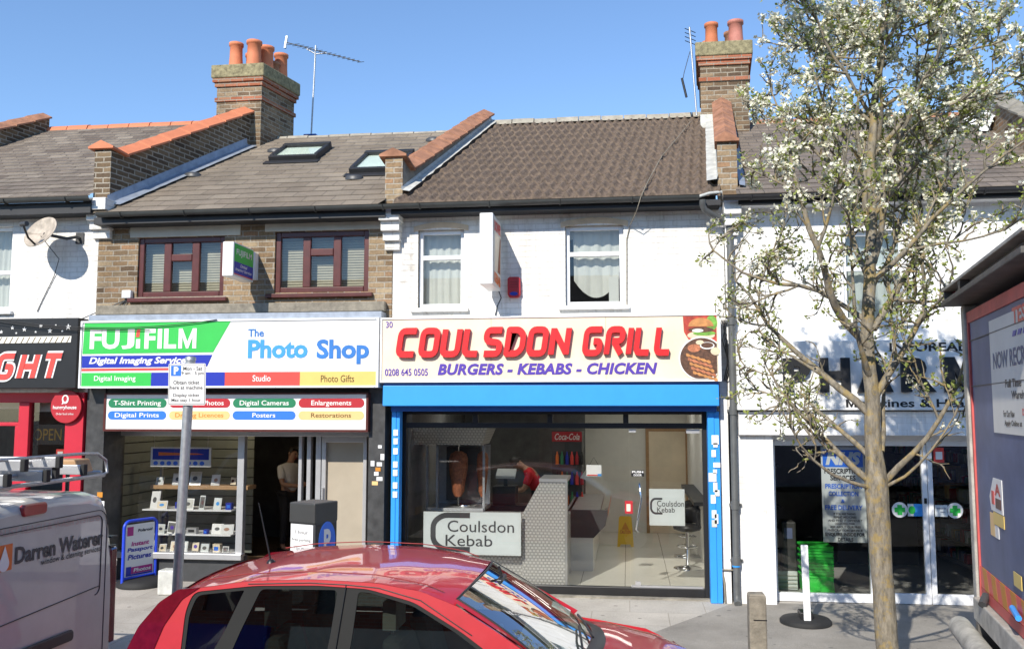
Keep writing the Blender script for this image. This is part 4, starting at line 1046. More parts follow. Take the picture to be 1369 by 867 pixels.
t = thing('wall_shelving', 'dark wall shelving of framed pictures inside the photo shop door', 'shelving', (-4.6, 3.6, .13))
box('back_panel', M['int_dark'], t, -5.3, -3.5, 3.62, 3.7, .13, 2.4)
for i in range(6): box('shelf', M['dark_grey'], t, -5.3, -3.5, 3.35, 3.61, .35 + i * .33, .38 + i * .33)
for i in range(22):
    x = -5.2 + (i % 6) * .3 + random.uniform(-.04, .04); z = .381 + (i // 6 + 1) * .33
    tag(box('picture_frame', M[random.choice(['grey_trim', 'dark_grey', 'shelf_wood', 'dark_grey', 'beige'])], None, x, x + random.uniform(.14, .24), 3.48, 3.5, z, z + random.uniform(.16, .25)), 'small framed picture on the dark shelving deep inside the photo shop', 'picture', 'pictures on the dark shelving')

# ---------------------------------------------------------------- grill signs
t = thing('fascia_sign', 'cream grill fascia sign with big raised red letters and food pictures', 'shop sign', (-1, -.1, 2.84))
Y0 = -.3; P = facade(Y0)
su0, su1, sv0, sv1 = -3.195, 1.163, 2.834, 3.68
panel('panel', P, su0 + .02, su1 - .02, sv0 + .02, sv1 - .02, -.2, -.004, M['cream_board'], t)
fr_ = MB()
for a in ((su0, su1, sv0, sv0 + .022), (su0, su1, sv1 - .022, sv1), (su0, su0 + .022, sv0 + .022, sv1 - .022), (su1 - .03, su1, sv0 + .022, sv1 - .022)): fr_.prism([(a[0], a[2]), (a[1], a[2]), (a[1], a[3]), (a[0], a[3])], P, -.22, .012)
fr_.build('frame', M['pvc_white'], t)
stroke_word('COULSDON', P, -2.984, -0.685, 3.149, 3.545, .25, .17, .055, [M['red_letter']], t, 'letter', w=0.004, fil=.22, gap=.085, bevel=.004)
stroke_word('GRILL', P, -0.572, 0.6, 3.15, 3.537, .25, .17, .055, [M['red_letter']], t, 'letter', w=0.004, fil=.22, gap=.085, bevel=.004)
lettering('lettering', '30', P, -3.124, -3.034, 3.547, 3.631, M['purple'], t, w=.002, bold=.01)
lettering('lettering', '0208 645 0505', P, -3.131, -2.559, 2.92, 3.013, M['purple'], t, w=.002, bold=.015)
lettering('lettering', 'BURGERS - KEBABS - CHICKEN', P, -2.431, 0.379, 2.926, 3.074, M['purple'], t, w=.002, bold=.045, shear=.22, spacing=1.06)
# printed burger and skewers, flat on the board
def pr(name, pts, m, w): return MB().prism(pts, P, .0005, w).build(name, m, t)
for u in (su0 + 1.46, su0 + 2.93): panel('board_joint', P, u, u + .004, sv0 + .024, sv1 - .024, -.0035, -.0015, M['beige'], t)
bx0, bx1, bz0, bz1 = (0.683, 1.124, 3.333, 3.662)
m_bun = mat('printed_bun', (.50, .22, .07), .5, var=.3, scale=14); m_leaf = mat('printed_lettuce', (.16, .36, .05), .5, var=.4, scale=20); m_tom = mat('printed_tomato', (.45, .05, .03), .5, var=.4, scale=16)
m_patty = mat('printed_grill', (.10, .045, .025), .5, var=.5, scale=25); m_cream = mat('printed_bun_crumb', (.66, .55, .38), .5, var=.15, scale=14); m_meat = mat('printed_meat', (.42, .15, .07), .5, var=.5, scale=30)
pr('food_picture', [(bx0 + .02, bz1 - .005), (bx1 - .01, bz1 - .005), (bx1 - .01, bz0), (bx0 + .1, bz0), (bx0 + .03, bz0 + .12)][::-1], m_tom, .002)
bc = (bx0 + bx1) / 2 + .02
pr('food_picture', ellipse(bx1 - .07, bz1 - .1, .07, .095, 16), m_leaf, .003)
pr('food_picture', ellipse(bc, bz0 + .075, .17, .055, 20), m_cream, .004)
pr('food_picture', ellipse(bc + .04, bz0 + .1, .14, .03, 20), m_leaf, .005)
pr('food_picture', ellipse(bc, bz0 + .145, .155, .035, 20), m_patty, .006)
pr('food_picture', ellipse(bc - .04, bz0 + .135, .07, .022, 16), M['white'], .007)
pr('food_picture', ellipse(bc, bz0 + .185, .155, .11, 24, 0, 180), m_bun, .008)
kx, kz = 0.925, 3.118; kr = .265
disc = [(min(a, bx1 - .01), max(b, sv0 + .03)) for a, b in ellipse(kx, kz, kr * 1.06, kr * 1.04, 40)]
pr('food_picture', disc, M['white'], .009)
disc = [(min(a, bx1 - .012), max(b, sv0 + .035)) for a, b in ellipse(kx, kz, kr, kr * .97, 40)]
pr('food_picture', disc, m_patty, .011)
for i in range(5):
    z = kz + .05 - i * .055; dx = .02 * i
    pts = []
    for s in range(13): pts.append((kx - .19 + dx + .3 * s / 12, z - .1 * s / 12 + .016 + .008 * math.sin(s * 2.4)))
    for s in range(12, -1, -1): pts.append((kx - .19 + dx + .3 * s / 12, z - .1 * s / 12 - .016 - .008 * math.sin(s * 2.4)))
    pr('food_picture', pts[::-1], m_meat if i % 2 else m_bun, .013 + .001 * i)
pr('food_picture', ellipse(kx + .07, kz + .16, .09, .045, 18), M['white'], .013)
pr('food_picture', ellipse(kx + .07, kz + .165, .075, .034, 18), m_patty, .015)
pr('food_picture', ellipse(kx - .09, kz + .13, .08, .05, 18), m_meat, .013)
pr('food_picture', ellipse(kx + .17, kz + .09, .06, .05, 16), m_cream, .0135)
pr('food_picture', ellipse(kx - .02, kz + .2, .05, .03, 14), m_cream, .0135)

t = thing('shutter_box', 'bright blue shutter box across the top of the grill shopfront', 'shutter box', (-1, -.2, 2.5))
mb = MB(); mb.hexa([(x, y, z) for z, ya in ((2.53, -.27), (2.80, -.26)) for y in (ya, .12) for x in (-3.166, 1.133)]); mb.build('housing', M['sky_blue'], t, .01)
box('top_rail', M['blue_deep'], t, -3.158, 1.133, -.262, .1, 2.802, 2.832)
box('underside_rail', M['blue_deep'], t, -3.094, 1.114, -.10, .12, 2.46, 2.56)

# ---------------------------------------------------------------- grill shopfront
YK = .2
kx0, kx1 = -3.016, 1.019
kf = MB()
for a in ((kx0, kx0 + .07, .11, 2.47), (kx1 - .07, kx1, .11, 2.47), (kx0 + .07, kx1 - .07, 2.239, 2.308), (kx0 + .07, kx1 - .07, 2.42, 2.47), (kx0 + .07, kx1 - .07, .11, 0.218)):
    kf.box(a[0], a[1], YK - .05, YK + .04, a[2], a[3])
for xm in (-2.013, -1.016, -0.024): kf.box(xm - .035, xm + .035, YK - .05, YK + .04, 2.308, 2.42)
kfo = kf.build('shop_window', M['black'], h3, .006)
box('side_frame', M['alu'], h3, kx0 - .06, kx0, YK - .06, YK + .03, .11, 2.46)
gz0, gz1 = 0.218, 2.239
gx = [kx0 + .07, 0.014, kx1 - .07]
for a, b in ((gx[0], gx[1] - .003), (gx[1] + .003, gx[2])):
    MB().add([(a, YK, gz0), (b, YK, gz0), (b, YK, gz1), (a, YK, gz1)], [(0, 1, 2, 3)]).build('pane', M['glass'], kfo)
MB().add([(gx[0], YK, 2.26), (gx[2], YK, 2.26), (gx[2], YK, 2.42), (gx[0], YK, 2.42)], [(0, 1, 2, 3)]).build('pane', M['glass'], kfo)
for a in ((gx[1], gx[1] + .09, gz1 - .05, gz1 - .01), (gx[2] - .2, gx[2] - .03, gz1 - .06, gz1 - .01), (gx[1] + .01, gx[2] - .02, gz0 + .002, gz0 + .022), (gx[1] + .06, gx[1] + .13, gz0 + .024, gz0 + .07)):
    box('door_fitting', M['alu'], kfo, a[0], a[1], YK - .03, YK + .03, a[2], a[3])
hnd = MB(); hx = 0.101
hnd.tube([(hx + .02, YK - .01, 0.917), (hx - .01, YK - .07, 0.955), (hx + .02, YK - .075, 1.108), (hx + .06, YK - .07, 1.346), (hx + .04, YK - .06, 1.509), (hx + .04, YK - .01, 1.538)], .014, 8); hnd.build('handle', M['chrome'], kfo)
for a, b in ((-3.094, -2.988), (1.002, 1.149)):
    q = MB(); q.box(a, b - (b - a) * .45, -.06, .1, GZ(0) + .002, 2.46); q.box(b - (b - a) * .43, b, -.052, .1, GZ(0) + .002, 2.46)
    q.build('shutter_rail', M['sky_blue'], h3, .004)
box('threshold', M['render_grey'], h3, -3.1, 1.0, .05, .25, .03, .112)
box('jamb', M['white_render'], h3, 1.168, 1.26, -.02, .3, .03, 2.83)
random.seed(5)
for i in range(16):
    z = 2.1 - i * .075 + random.uniform(-.02, .02); x = 1.062 + random.uniform(-.03, .05)
    if i % 4 == 3: continue
    ww, hh2 = random.uniform(.02, .05), random.uniform(.025, .06)
    tag(box('sticker', M[random.choice(['paper', 'white', 'frost', 'lead_pale'])], None, x - ww, x + ww, -.066, -.0625, z - hh2, z + hh2), 'torn white sticker on the right blue shutter rail of the grill', 'sticker', 'torn stickers on the right blue rail')
for i in range(7):
    z = 2.2 - i * .14 + random.uniform(-.02, .02); x = -3.063 + .02
    tag(box('sticker', M[random.choice(['paper', 'white', 'frost'])], None, x - .025, x + .035, -.066, -.0625, z - .04, z + .04), 'white sticker on the left blue shutter rail of the grill', 'sticker', 'stickers on the left blue rail')
# interior
ix0, ix1, iy1 = -3.05, 1.12, 5.9
mb = MB()
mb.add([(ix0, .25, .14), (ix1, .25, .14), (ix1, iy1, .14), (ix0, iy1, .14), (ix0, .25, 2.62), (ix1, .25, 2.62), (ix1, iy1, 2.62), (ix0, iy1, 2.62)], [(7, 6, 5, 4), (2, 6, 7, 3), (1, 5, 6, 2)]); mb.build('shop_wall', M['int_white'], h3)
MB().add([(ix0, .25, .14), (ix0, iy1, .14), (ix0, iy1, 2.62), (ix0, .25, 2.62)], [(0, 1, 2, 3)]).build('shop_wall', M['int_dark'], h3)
box('shop_floor', M['floor_tile'], h3, ix0, ix1, .24, iy1, .06, .142)
box('dark_partition', M['int_dark'], h3, ix0 + .02, -.78, 4.95, 5.05, .142, 2.61)
rd = MB(); rx0, rx1 = 0.397, 1.087
for a in ((rx0 - .06, rx0, .142, 2.12), (rx1, rx1 + .05, .142, 2.12), (rx0, rx1, 2.06, 2.12)): rd.box(a[0], a[1], 5.84, 5.9, a[2], a[3])
dfr = rd.build('back_door_frame', M['shelf_wood'], h3)
box('back_door', M['cream_board'], h3, rx0, rx1, 5.86, 5.89, .145, 2.06)
t = thing('mat', 'dark door mat on the pale tiled floor of the grill', 'doormat', (0.516, .55, .142))
box('mat', M['dark_grey'], t, .3, .93, .36, .62, .143, .155, .004)
# counters
t = thing('counter', 'steel plate counter behind the grill window', 'counter', (-1.1, .5, .14))
Pk = facade(.36)
mb = MB(); mb.prism([(-1.4, .142), (-0.821, .142), (-0.824, 1.523), (-1.168, 1.521), (-1.414, 1.086)], Pk, -.12, 0); mb.build('end_panel', M['plate'], t, .004)
mb = MB(); mb.prism([(ix0 + .3, .142), (-1.41, .142), (-1.409, 1.02), (ix0 + .3, 1.02)], facade(.44), -.05, 0); mb.build('front_panel', M['plate'], t)
tp = MB(); tp.box(-1.178, -0.804, .34, 1.1, 1.523 + .001, 1.548 + .02); tp.tube([(-0.821, .345, .142), (-0.814, .345, 1.523)], .02, 8); tp.build('steel_edge', M['alu'], t)
box('worktop', M['alu'], t, ix0 + .3, -1.409, .45, 1.15, 1.0, 1.04)
cx1 = -0.826; 
mb = MB(); mb.box(cx1 - .06, cx1 - .02, .5, 4.6, .142, 1.0); mb.build('side_panel', M['plate'], t)
t = thing('display_counter', 'curved glass food display counter with orange stripe inside the grill', 'display counter', (-.6, 2.8, .14))
prof = [(0, .95), (.12, 1.3), (.05, 1.48), (-.15, 1.52)]
gx0 = -.62
base = MB(); base.hexa([(x, y, z) for z, x1 in ((.142, gx0 + .1), (.62, gx0 + .1)) for y in (1.7, 4.5) for x in (gx0 - .35, x1)]); base.build('base', M['white'], t)
st = MB(); st.grid([[(gx0 + .11 + a, y, z) for a, z in ((0, .62), (.17, .80), (.20, .92))] for y in (1.7, 4.5)]); st.build('front_panel', M['white'], t)
st = MB(); st.grid([[(gx0 + .318 + a, y, z) for a, z in ((-.006, .90), (.0, .95), (0, .98))] for y in (1.7, 4.5)]); st.build('stripe', M['orange'], t)
gl = MB(); gl.grid([[(gx0 + .315 + a, y, z) for a, z in ((0, .98), (.0, 1.12), (-.08, 1.3), (-.2, 1.42), (-.4, 1.48))] for y in (1.7, 3, 4.5)]); gl.build('curved_glass', M['glass'], t)
en = MB(); en.prism([(gx0 - .35, .62), (gx0 + .11, .62), (gx0 + .28, .80), (gx0 + .31, .95), (gx0 + .31, 1.02), (gx0 - .35, 1.02)], facade(1.69), 0, .02); en.build('end_panel', M['dark_grey'], t)
box('tray', M['alu'], t, gx0 - .3, gx0 + .2, 1.75, 4.4, .95, 1.0)
t = thing('drinks_fridge', 'tall dark drinks fridge with red header at the back of the grill', 'fridge', (-1.05, 4.2, .14))
fx0, fx1 = -1.301, -0.785
box('cabinet', M['dark_grey'], t, fx0, fx1, 3.9, 4.5, .142, 2.1, .01)
box('header', M['dred'], t, fx0, fx1, 3.88, 3.899, 1.93, 2.1)
lettering('lettering', 'Coca-Cola', facade(3.88), fx0 + .05, fx1 - .04, 1.96, 2.07, M['white'], t, w=.004, shear=.3, bold=.01)
for i in range(4):
    z = .5 + i * .34; box('shelf', M['grey_trim'], t, fx0 + .03, fx1 - .03, 3.87, 3.899, z, z + .02)
    for j in range(6):
        bmm = MB(); bmm.lathe((fx0 + .09 + j * .085, 3.87, z + .021), [(.03, 0), (.03, .13), (.012, .19), (.012, .22)], 10); bmm.build('bottle', M[('coral', 'dred', 'black', 'orange', 'dgreen', 'navy')[(i + j) % 6]], t)
# kebab machine
t = thing('kebab_grill', 'steel kebab grill with two upright spits of meat behind the grill window', 'kebab grill', (-2.45, 1.5, 1.04))
hd = MB(); hd.hexa([(x, y, z) for z, g in ((1.98, 0.1), (2.24, 0)) for y in (.95 + g, 1.9 - g) for x in (-3.277 + g, -1.973 - g)]); hd.build('hood', M['plate'], t)
sd = MB()
for x in (-2.871, -2.725, -2.048): sd.box(x - .015, x + .015, 1.1, 1.14, 1.04, 1.96)
sd.box(-2.871, -2.048, 1.7, 1.74, 1.04, 1.96); sd.box(-2.869, -2.048, 1.05, 1.7, 1.045, 1.09); sd.build('frame', M['steel'], t)
for x, r in ((-2.462, .14), (-2.103, .085)):
    sp = MB(); sp.tube([(x, 1.35, 1.1), (x, 1.35, 1.97)], .012, 6); so_ = sp.build('spit', M['chrome'], t)
    mt = MB(); mt.lathe((x, 1.35, 1.22), [(r * .35, 0), (r * .62, .08), (r * .72, .2), (r * .95, .4), (r, .55), (r * .8, .62), (r * .3, .66)], 22)
    mt.v = [(a + .012 * noise.noise((a * 30, b * 30, c * 14)), b + .012 * noise.noise((b * 30, c * 14, a * 30)), c) for a, b, c in mt.v]
    mt.build('meat', M['meat'], t)
tr = MB(); tr.lathe((-2.349, 1.3, 1.09), [(.16, 0), (.19, .03), (.17, .03)], 20); tr.build('drip_tray', M['chrome'], t)
box('burner_panel', M['dark_grey'], t, -2.68, -2.186, 1.55, 1.6, 1.15, 1.93)
t = thing('till', 'grey till on the counter in front of the bending man in red', 'till', (-2.1, 2.3, 1.1))
tx = -1.905; box('base', M['dark_grey'], t, tx - .18, tx + .18, 2.2, 2.55, 1.02, 1.3, .01)
MB().hexa([(x, y, z + (y - 2.2) * .5) for z in (1.42, 1.46) for y in (2.2, 2.4) for x in (tx - .13, tx + .17)]).build('screen', M['frost'], t)
box('stem', M['dark_grey'], t, tx - .02, tx + .04, 2.3, 2.34, 1.3, 1.46)
box('back_counter', M['dark_grey'], t, -2.6, -1.3, 2.15, 2.6, .142, 1.018)
tag(box('wall_poster', M['orange'], None, -3.428, -3.189, 2.2, 2.21, 1.34, 1.607), 'orange square poster on the dark left wall inside the grill', 'poster')
# film signs on the glass
def film(label, x0, y0, x1, y1, big):
    P = facade(.235); r = (x0, x1, y0, y1)
    t = thing('window_sign', label, 'window sign', ((x0 + x1) / 2, .235, (y0 + y1) / 2))
    panel('film', P, x0, x1, y0, y1, -.004, 0, M['frost'], t)
    w_, h_ = x1 - x0, y1 - y0
    if big: cu, cv, ru, rv, th = x0 + w_ * .10, y0 + h_ * .12, w_ * .38, h_ * .80, .07
    else: cu, cv, ru, rv, th = x0 + w_ * .05, y0 + h_ * .33, w_ * .32, h_ * .40, .025
    out = rrect(cu, cu + ru, cv, cv + rv, rv * .28); inn = rrect(cu + th, cu + ru - th * .4, cv + th, cv + rv - th, rv * .2)
    q = [p for p in out if not (p[0] > cu + ru - .002 and cv + rv * .25 < p[1] < cv + rv * .8)]
    # open C: left run, top and bottom arms
    C_ = [(cu + ru, cv + rv), (cu + ru * .25, cv + rv), (cu, cv + rv * .78), (cu, cv + rv * .22), (cu + ru * .25, cv), (cu + ru, cv)]
    C_ = fillet(C_, .1, False); A = offset_line(C_, th / 2, False); B = offset_line(C_, -th / 2, False)
    solid2d([A + B[::-1]], P, .001, .003).build('logo_mark', M['grey_txt'], t)
    if big:
        lettering('lettering', 'Coulsdon', P, x0 + w_ * .25, x0 + w_ * .93, y0 + h_ * .53, y0 + h_ * .80, M['grey_txt'], t, w=.004)
        lettering('lettering', 'Kebab', P, x0 + w_ * .23, x0 + w_ * .71, y0 + h_ * .20, y0 + h_ * .46, M['grey_txt'], t, w=.004)
    else:
        lettering('lettering', 'Coulsdon', P, x0 + w_ * .22, x0 + w_ * .98, y0 + h_ * .52, y0 + h_ * .68, M['grey_trim'], t, w=.004)
        lettering('lettering', 'Kebab', P, x0 + w_ * .22, x0 + w_ * .72, y0 + h_ * .36, y0 + h_ * .50, M['grey_trim'], t, w=.004)
a = (-2.721, -1.41, 0.574, 1.13); film('large frosted Coulsdon Kebab panel at the left of the grill window', a[0], a[2], a[1], a[3], True)
a = (0.265, 0.718, 0.995, 1.462); film('small frosted Coulsdon Kebab panel on the glass door', a[0], a[2], a[1], a[3], False)
t = thing('window_sticker', 'black PUSH DOOR sticker on the glass door of the grill', 'sticker', (0.116, .19, 1.663))
a = (0.04, 0.203, 1.62, 1.702); panel('label', facade(.193), *a, -.002, .001, M['black'], t)
lettering('lettering', 'PUSH', facade(.193), a[0] + .01, a[1] - .01, a[2] + .045, a[3] - .008, M['white'], t, w=.002, bold=.03)
lettering('lettering', 'DOOR', facade(.193), a[0] + .03, a[1] - .03, a[2] + .006, a[2] + .032, M['white'], t, w=.002, bold=.02)
t = thing('hanging_card', 'white card hanging from a string in the grill window', 'card', (-0.457, .26, 1.692))
a = (-0.546, -0.349, 1.615, 1.76); panel('card', facade(.26), *a, -.004, 0, M['paper'], t)
panel('colour_band', facade(.26), a[0] + .01, a[1] - .05, a[2] + .005, a[2] + .02, .001, .002, M['coral'], t); panel('colour_band', facade(.26), a[1] - .05, a[1], a[2], a[2] + .03, .001, .002, M['lblue_txt'], t)
s_ = MB(); s_.tube([(a[0] + .04, .26, a[3]), ((a[0] + a[1]) / 2, .26, a[3] + .1), (a[1] - .04, .26, a[3])], .003, 4); s_.build('string', M['black'], t)
t = thing('leaflet_holder', 'small red leaflet on the glass beside the steel door handle', 'leaflet', (-0.004, .19, 1.231))
a = (-0.048, 0.053, 1.146, 1.308); panel('leaflet', facade(.185), *a, -.003, 0, M['dred'], t); panel('panel', facade(.185), a[0] + .02, a[1] - .03, a[2] + .03, a[3] - .04, .001, .002, M['cream_board'], t)
# wet floor sign
t = thing('wet_floor_sign', 'yellow wet floor sign standing on the grill floor', 'floor sign', (-.05, 4.3, .142))
wx = -0.061
for s, nm in ((-1, 'front_leaf'), (1, 'rear_leaf')):
    Pw = Plane((wx, 4.25 + .16 * s, .142), (1, 0, 0), (0, -1, 0), (0, -.26 * s, 1))
    mb = MB(); mb.prism([(-.14, 0), (-.10, 0), (-.08, .04), (.08, .04), (.10, 0), (.14, 0), (.11, .48), (.09, .51), (-.09, .51), (-.11, .48)], Pw, -.01, .01); mb.build(nm, M['yellow_plastic'], t)
    if s == -1:
        mb = MB(); mb.prism([(-.065, .29), (.065, .29), (0, .42)], Pw, .011, .013); mb.build('symbol', M['orange_txt'], t)
        lettering('lettering', 'CAUTION', Pw, -.09, .09, .22, .28, M['dred'], t, w=.012, bold=.02)
# stools
def stool(x, y, label, grp):
    t = thing('bar_stool', label, 'bar stool', (x, y, .142), grp)
    b = MB(); b.lathe((x, y, .142), [(.21, 0), (.21, .012), (.05, .035), (.028, .06), (.028, .55)], 24); b.build('pedestal', M['chrome'], t)
    b = MB(); b.tube([(x + .15 * math.cos(k * .524), y + .15 * math.sin(k * .524), .46) for k in range(13)], .012, 6); b.tube([(x, y, .46), (x + .15, y, .46)], .01, 5); b.build('foot_ring', M['chrome'], t)
    b = MB(); b.lathe((x, y, .68), [(.10, 0), (.2, .03), (.21, .07), (.19, .1), (.02, .11)], 22); b.build('seat', M['black'], t)
    b = MB(); b.grid([[(x + .2 * math.cos(a), y + .2 * math.sin(a), z + .03 * math.sin(a * 2)) for a in [R(-40 + 160 * i / 12) for i in range(13)]] for z in (.76, .9, 1.0)]); bb = b.build('backrest', M['black'], t); s = bb.modifiers.new('solid', 'SOLIDIFY'); s.thickness = .035
stool(.86, 2.1, 'nearer black bar stool on the pale floor, right of the door', 'bar stools by the right wall')
stool(.92, 3.2, 'farther black bar stool, half hidden by the nearer stool', 'bar stools by the right wall')
box('wall_shelf', M['black'], h3, .9, 1.11, 1.2, 4.2, 1.15, 1.2)

# ---------------------------------------------------------------- pharmacy
M['int_grey'] = mat('grey_interior', (.34, .335, .32), .7, var=.1)
t = thing('fascia_sign', 'white pharmacy fascia sign with big raised black letters', 'shop sign', (3.4, -.1, 2.5))
P = facade(-.2)
panel('panel', P, 1.36, 5.6, 2.478, 3.335, -.2, 0, M['white'], t, .006)
box('joint', M['frost'], t, 1.607, 1.607 + .008, -.203, -.2, 2.49, 3.32)
lettering('lettering', 'INFOREAL', P, 3.199, 4.094, 3.191, 3.301, M['black_txt'], t, w=.002, bold=.03)
L_ = 'PHARMACY'; xs_ = [1.915, 2.353, 2.795, 3.312]
xw = [.33, .36, .42, .40, .48, .42, .40, .40]
x = xs_[0]
for i, chh in enumerate(L_):
    if i < 4: x = xs_[i]
    if chh == 'M': block_m('letter', P, x, x + xw[i], 2.696, 3.119, .12, M['black_txt'], t, w=.01, depth=.05)
    else: lettering('letter', chh, P, x, x + xw[i], 2.696, 3.119, M['black_txt'], t, w=.01, bold=.05, extrude=.05)
    x += xw[i] + .10
block_m('lettering', P, 2.663, 2.663 + .125, 2.513, 2.613, .028, M['black_txt'], t, w=.002)
lettering('lettering', 'edicines & Healthcare', P, 2.663 + .15, 2.663 + 1.95, 2.513, 2.613, M['black_txt'], t, w=.002, bold=.022)
box('head_panel', M['white_render'], h4, 1.38, 5.65, -.12, .3, 2.17, 2.46)
YP = .2
pf = MB()
px = [1.801, 2.976, 3.057, 3.641, 3.743, 4.34]
for a in ((px[0], px[0] + .05, .1, 2.1), (px[1], px[2], .1, 2.1), (px[0] + .05, px[1], .1, 0.202), (px[0] + .05, px[1], 2.03, 2.1)): pf.box(a[0], a[1], YP - .05, YP + .05, a[2], a[3])
pf.box(px[0], 5.6, YP - .06, YP + .06, 2.101, 2.17)
pfo = pf.build('shop_window', M['pvc_white'], h4, .006)
MB().add([(px[0] + .05, YP, .2), (px[1], YP, .2), (px[1], YP, 2.04), (px[0] + .05, YP, 2.04)], [(0, 1, 2, 3)]).build('pane', M['glass'], pfo)
for a, b in ((px[2] + .004, (px[3] + px[4]) / 2 - .004), ((px[3] + px[4]) / 2 + .004, px[5])):
    d = MB()
    for q in ((a, a + .06, .1, 2.1), (b - .06, b, .1, 2.1), (a + .06, b - .06, .1, 0.224), (a + .06, b - .06, 2.03, 2.1)): d.box(q[0], q[1], YP - .035, YP + .035, q[2], q[3])
    do = d.build('door', M['pvc_white'], h4, .006)
    MB().add([(a + .06, YP, .2), (b - .06, YP, .2), (b - .06, YP, 2.04), (a + .06, YP, 2.04)], [(0, 1, 2, 3)]).build('pane', M['glass'], do)
box('lock', M['black'], do, px[3] - .0, px[3] + .03, YP - .05, YP - .036, 1.326, 1.39)
box('wall_pier', M['white_render'], h4, 1.34, px[0], -.04, .3, .05, 2.168)
box('wall_pier', M['white_render'], h4, px[5] + .002, 5.7, -.04, .3, .05, 2.168)
room(h4, 1.5, 5.6, YP + .06, 6, .11, 2.6, 'int_grey', 'shop_room')
# poster
t = thing('poster', 'tall white NHS prescription services poster in the pharmacy window', 'poster', (2.704, .26, 1.419))
P = facade(.26); a = (2.438, 2.972, 0.819, 2.011); panel('sheet', P, *a, -.004, 0, M['frost'], t)
vz = lambda y: a[2] + (a[3] - a[2]) * (1 - (y - 597) / 127.5); ux = lambda s: a[0] + (a[1] - a[0]) * s
panel('blue_field', P, ux(.04), ux(.96), vz(624), vz(601), .001, .003, M['pillblue'], t)
lettering('lettering', 'NHS', P, ux(.1), ux(.92), vz(621.5), vz(603.5), M['frost'], t, w=.005, bold=.06, shear=.25)
for s, y0, y1, c, x0, x1 in (('PRESCRIPTION', 633, 626, 'black_txt', .07, .93), ('SERVICES', 642, 635, 'black_txt', .2, .78), ('PRESCRIPTION', 653, 646.5, 'pillblue', .08, .92), ('COLLECTION', 663, 656.5, 'pillblue', .15, .83), ('&', 672, 667, 'pillblue', .43, .52), ('FREE DELIVERY', 681.5, 675, 'pillblue', .06, .92),
                 ('IF YOU ARE TAKING', 688, 685.2, 'grey_txt', .25, .75), ('REPEAT MEDICINES', 692.5, 689.5, 'grey_txt', .25, .77), ('AND FIND IT DIFFICULT', 697, 694, 'grey_txt', .12, .9), ('COLLECTING THEM', 701, 698.3, 'grey_txt', .27, .72), ('ASK ABOUT OUR FREE', 705.5, 702.5, 'grey_txt', .16, .86), ('PRESCRIPTION SERVICE', 710, 707, 'grey_txt', .1, .9),
                 ('ENQUIRE INSIDE FOR', 717, 711.5, 'black_txt', .05, .95), ('DETAILS', 723, 718, 'black_txt', .33, .68)):
    lettering('lettering', s, P, ux(x0), ux(x1), vz(y0), vz(y1), M[c], t, w=.004, bold=.03)
def door_disc(pxx, pyy, label):
    t = thing('door_sticker', label, 'sticker', (3.33, .19, 1.2)); P = facade(.194); u, v = pxx, pyy
    MB().prism(ellipse(u, v, .095, .095, 28), P, -.002, .0).build('disc', M['white'], t)
    for q in ((.028, .062), (.062, .028)): MB().prism([(u - q[0], v - q[1]), (u + q[0], v - q[1]), (u + q[0], v + q[1]), (u - q[0], v + q[1])], P, .001, .003 + q[0] * .02).build('green_cross', M['green'], t)
door_disc(3.356, 1.24, 'round green cross sticker on the left pharmacy door'); door_disc(4.011, 1.24, 'round green cross sticker on the right pharmacy door')
t = thing('door_sticker', 'blue and pale green strip sticker on the left pharmacy door', 'sticker', (3.552, .19, 1.2)); a = (3.451, 3.633, 1.164, 1.316)
panel('strip', facade(.194), a[0], (a[0] + a[1]) / 2 - .02, a[2], a[3], -.002, 0, M['frost'], t); panel('blue_half', facade(.194), (a[0] + a[1]) / 2 - .018, a[1], a[2], a[3], -.002, 0, M['lblue_txt'], t)
MB().prism(ellipse(a[0] + .05, (a[2] + a[3]) / 2, .04, .05, 18), facade(.194), .001, .002).build('smile_mark', M['green'], t)
t = thing('door_sticker', 'pale blue rectangular sticker on the right pharmacy door', 'sticker', (3.836, .19, 1.2)); a = (3.774, 3.925, 1.164, 1.306); panel('strip', facade(.194), *a, -.002, 0, M['frost'], t)
panel('grey_line', facade(.194), a[0] + .02, a[1] - .02, a[3] - .05, a[3] - .035, .001, .002, M['lead'], t); panel('grey_line', facade(.194), a[0] + .06, a[1] - .03, a[2] + .05, a[2] + .062, .001, .002, M['lead'], t)
t = thing('door_sticker', 'red and white notice at the top of the right pharmacy door', 'sticker', (3.846, .19, 1.9)); a = (3.785, 3.909, 1.826, 2.011); panel('notice', facade(.194), *a, -.002, 0, M['coral'], t); panel('white_panel', facade(.194), a[0] + .025, a[1] - .02, a[2] + .04, a[3] - .05, .001, .002, M['paper'], t)
# inside the pharmacy
def shelf_unit(x, y0, y1, side, label):
    t = thing('shelving', label, 'shelving', (x, (y0 + y1) / 2, .11))
    box('back_panel', M['dark_grey'], t, x, x + side * .03, y0, y1, .11, 2.2)
    for i in range(7): box('shelf', M['grey_trim'], t, x - side * .01, x - side * .34, y0, y1, .3 + i * .28, .32 + i * .28)
    g = MB()
    cols = 7
    for i in range(7):
        y = y0 + .03
        while y < y1 - .1:
            wd = random.uniform(.05, .13); g.box(x - side * random.uniform(.2, .3), x - side * .02, y, y + wd * .94, .321 + i * .28, .321 + i * .28 + random.uniform(.08, .2), mi=random.randrange(cols)); y += wd
    o = g.build('packets', [M['alu'], M['peach'], M['lorry_blue'], M['dred'], M['beige'], M['frost'], M['dgreen']], None)
    tag(o, label.replace('shelving', 'mass of medicine packets on shelving'), 'packets', kind='stuff')
shelf_unit(5.0, .7, 5.5, 1, 'dark medicine shelving seen through the right pharmacy door')
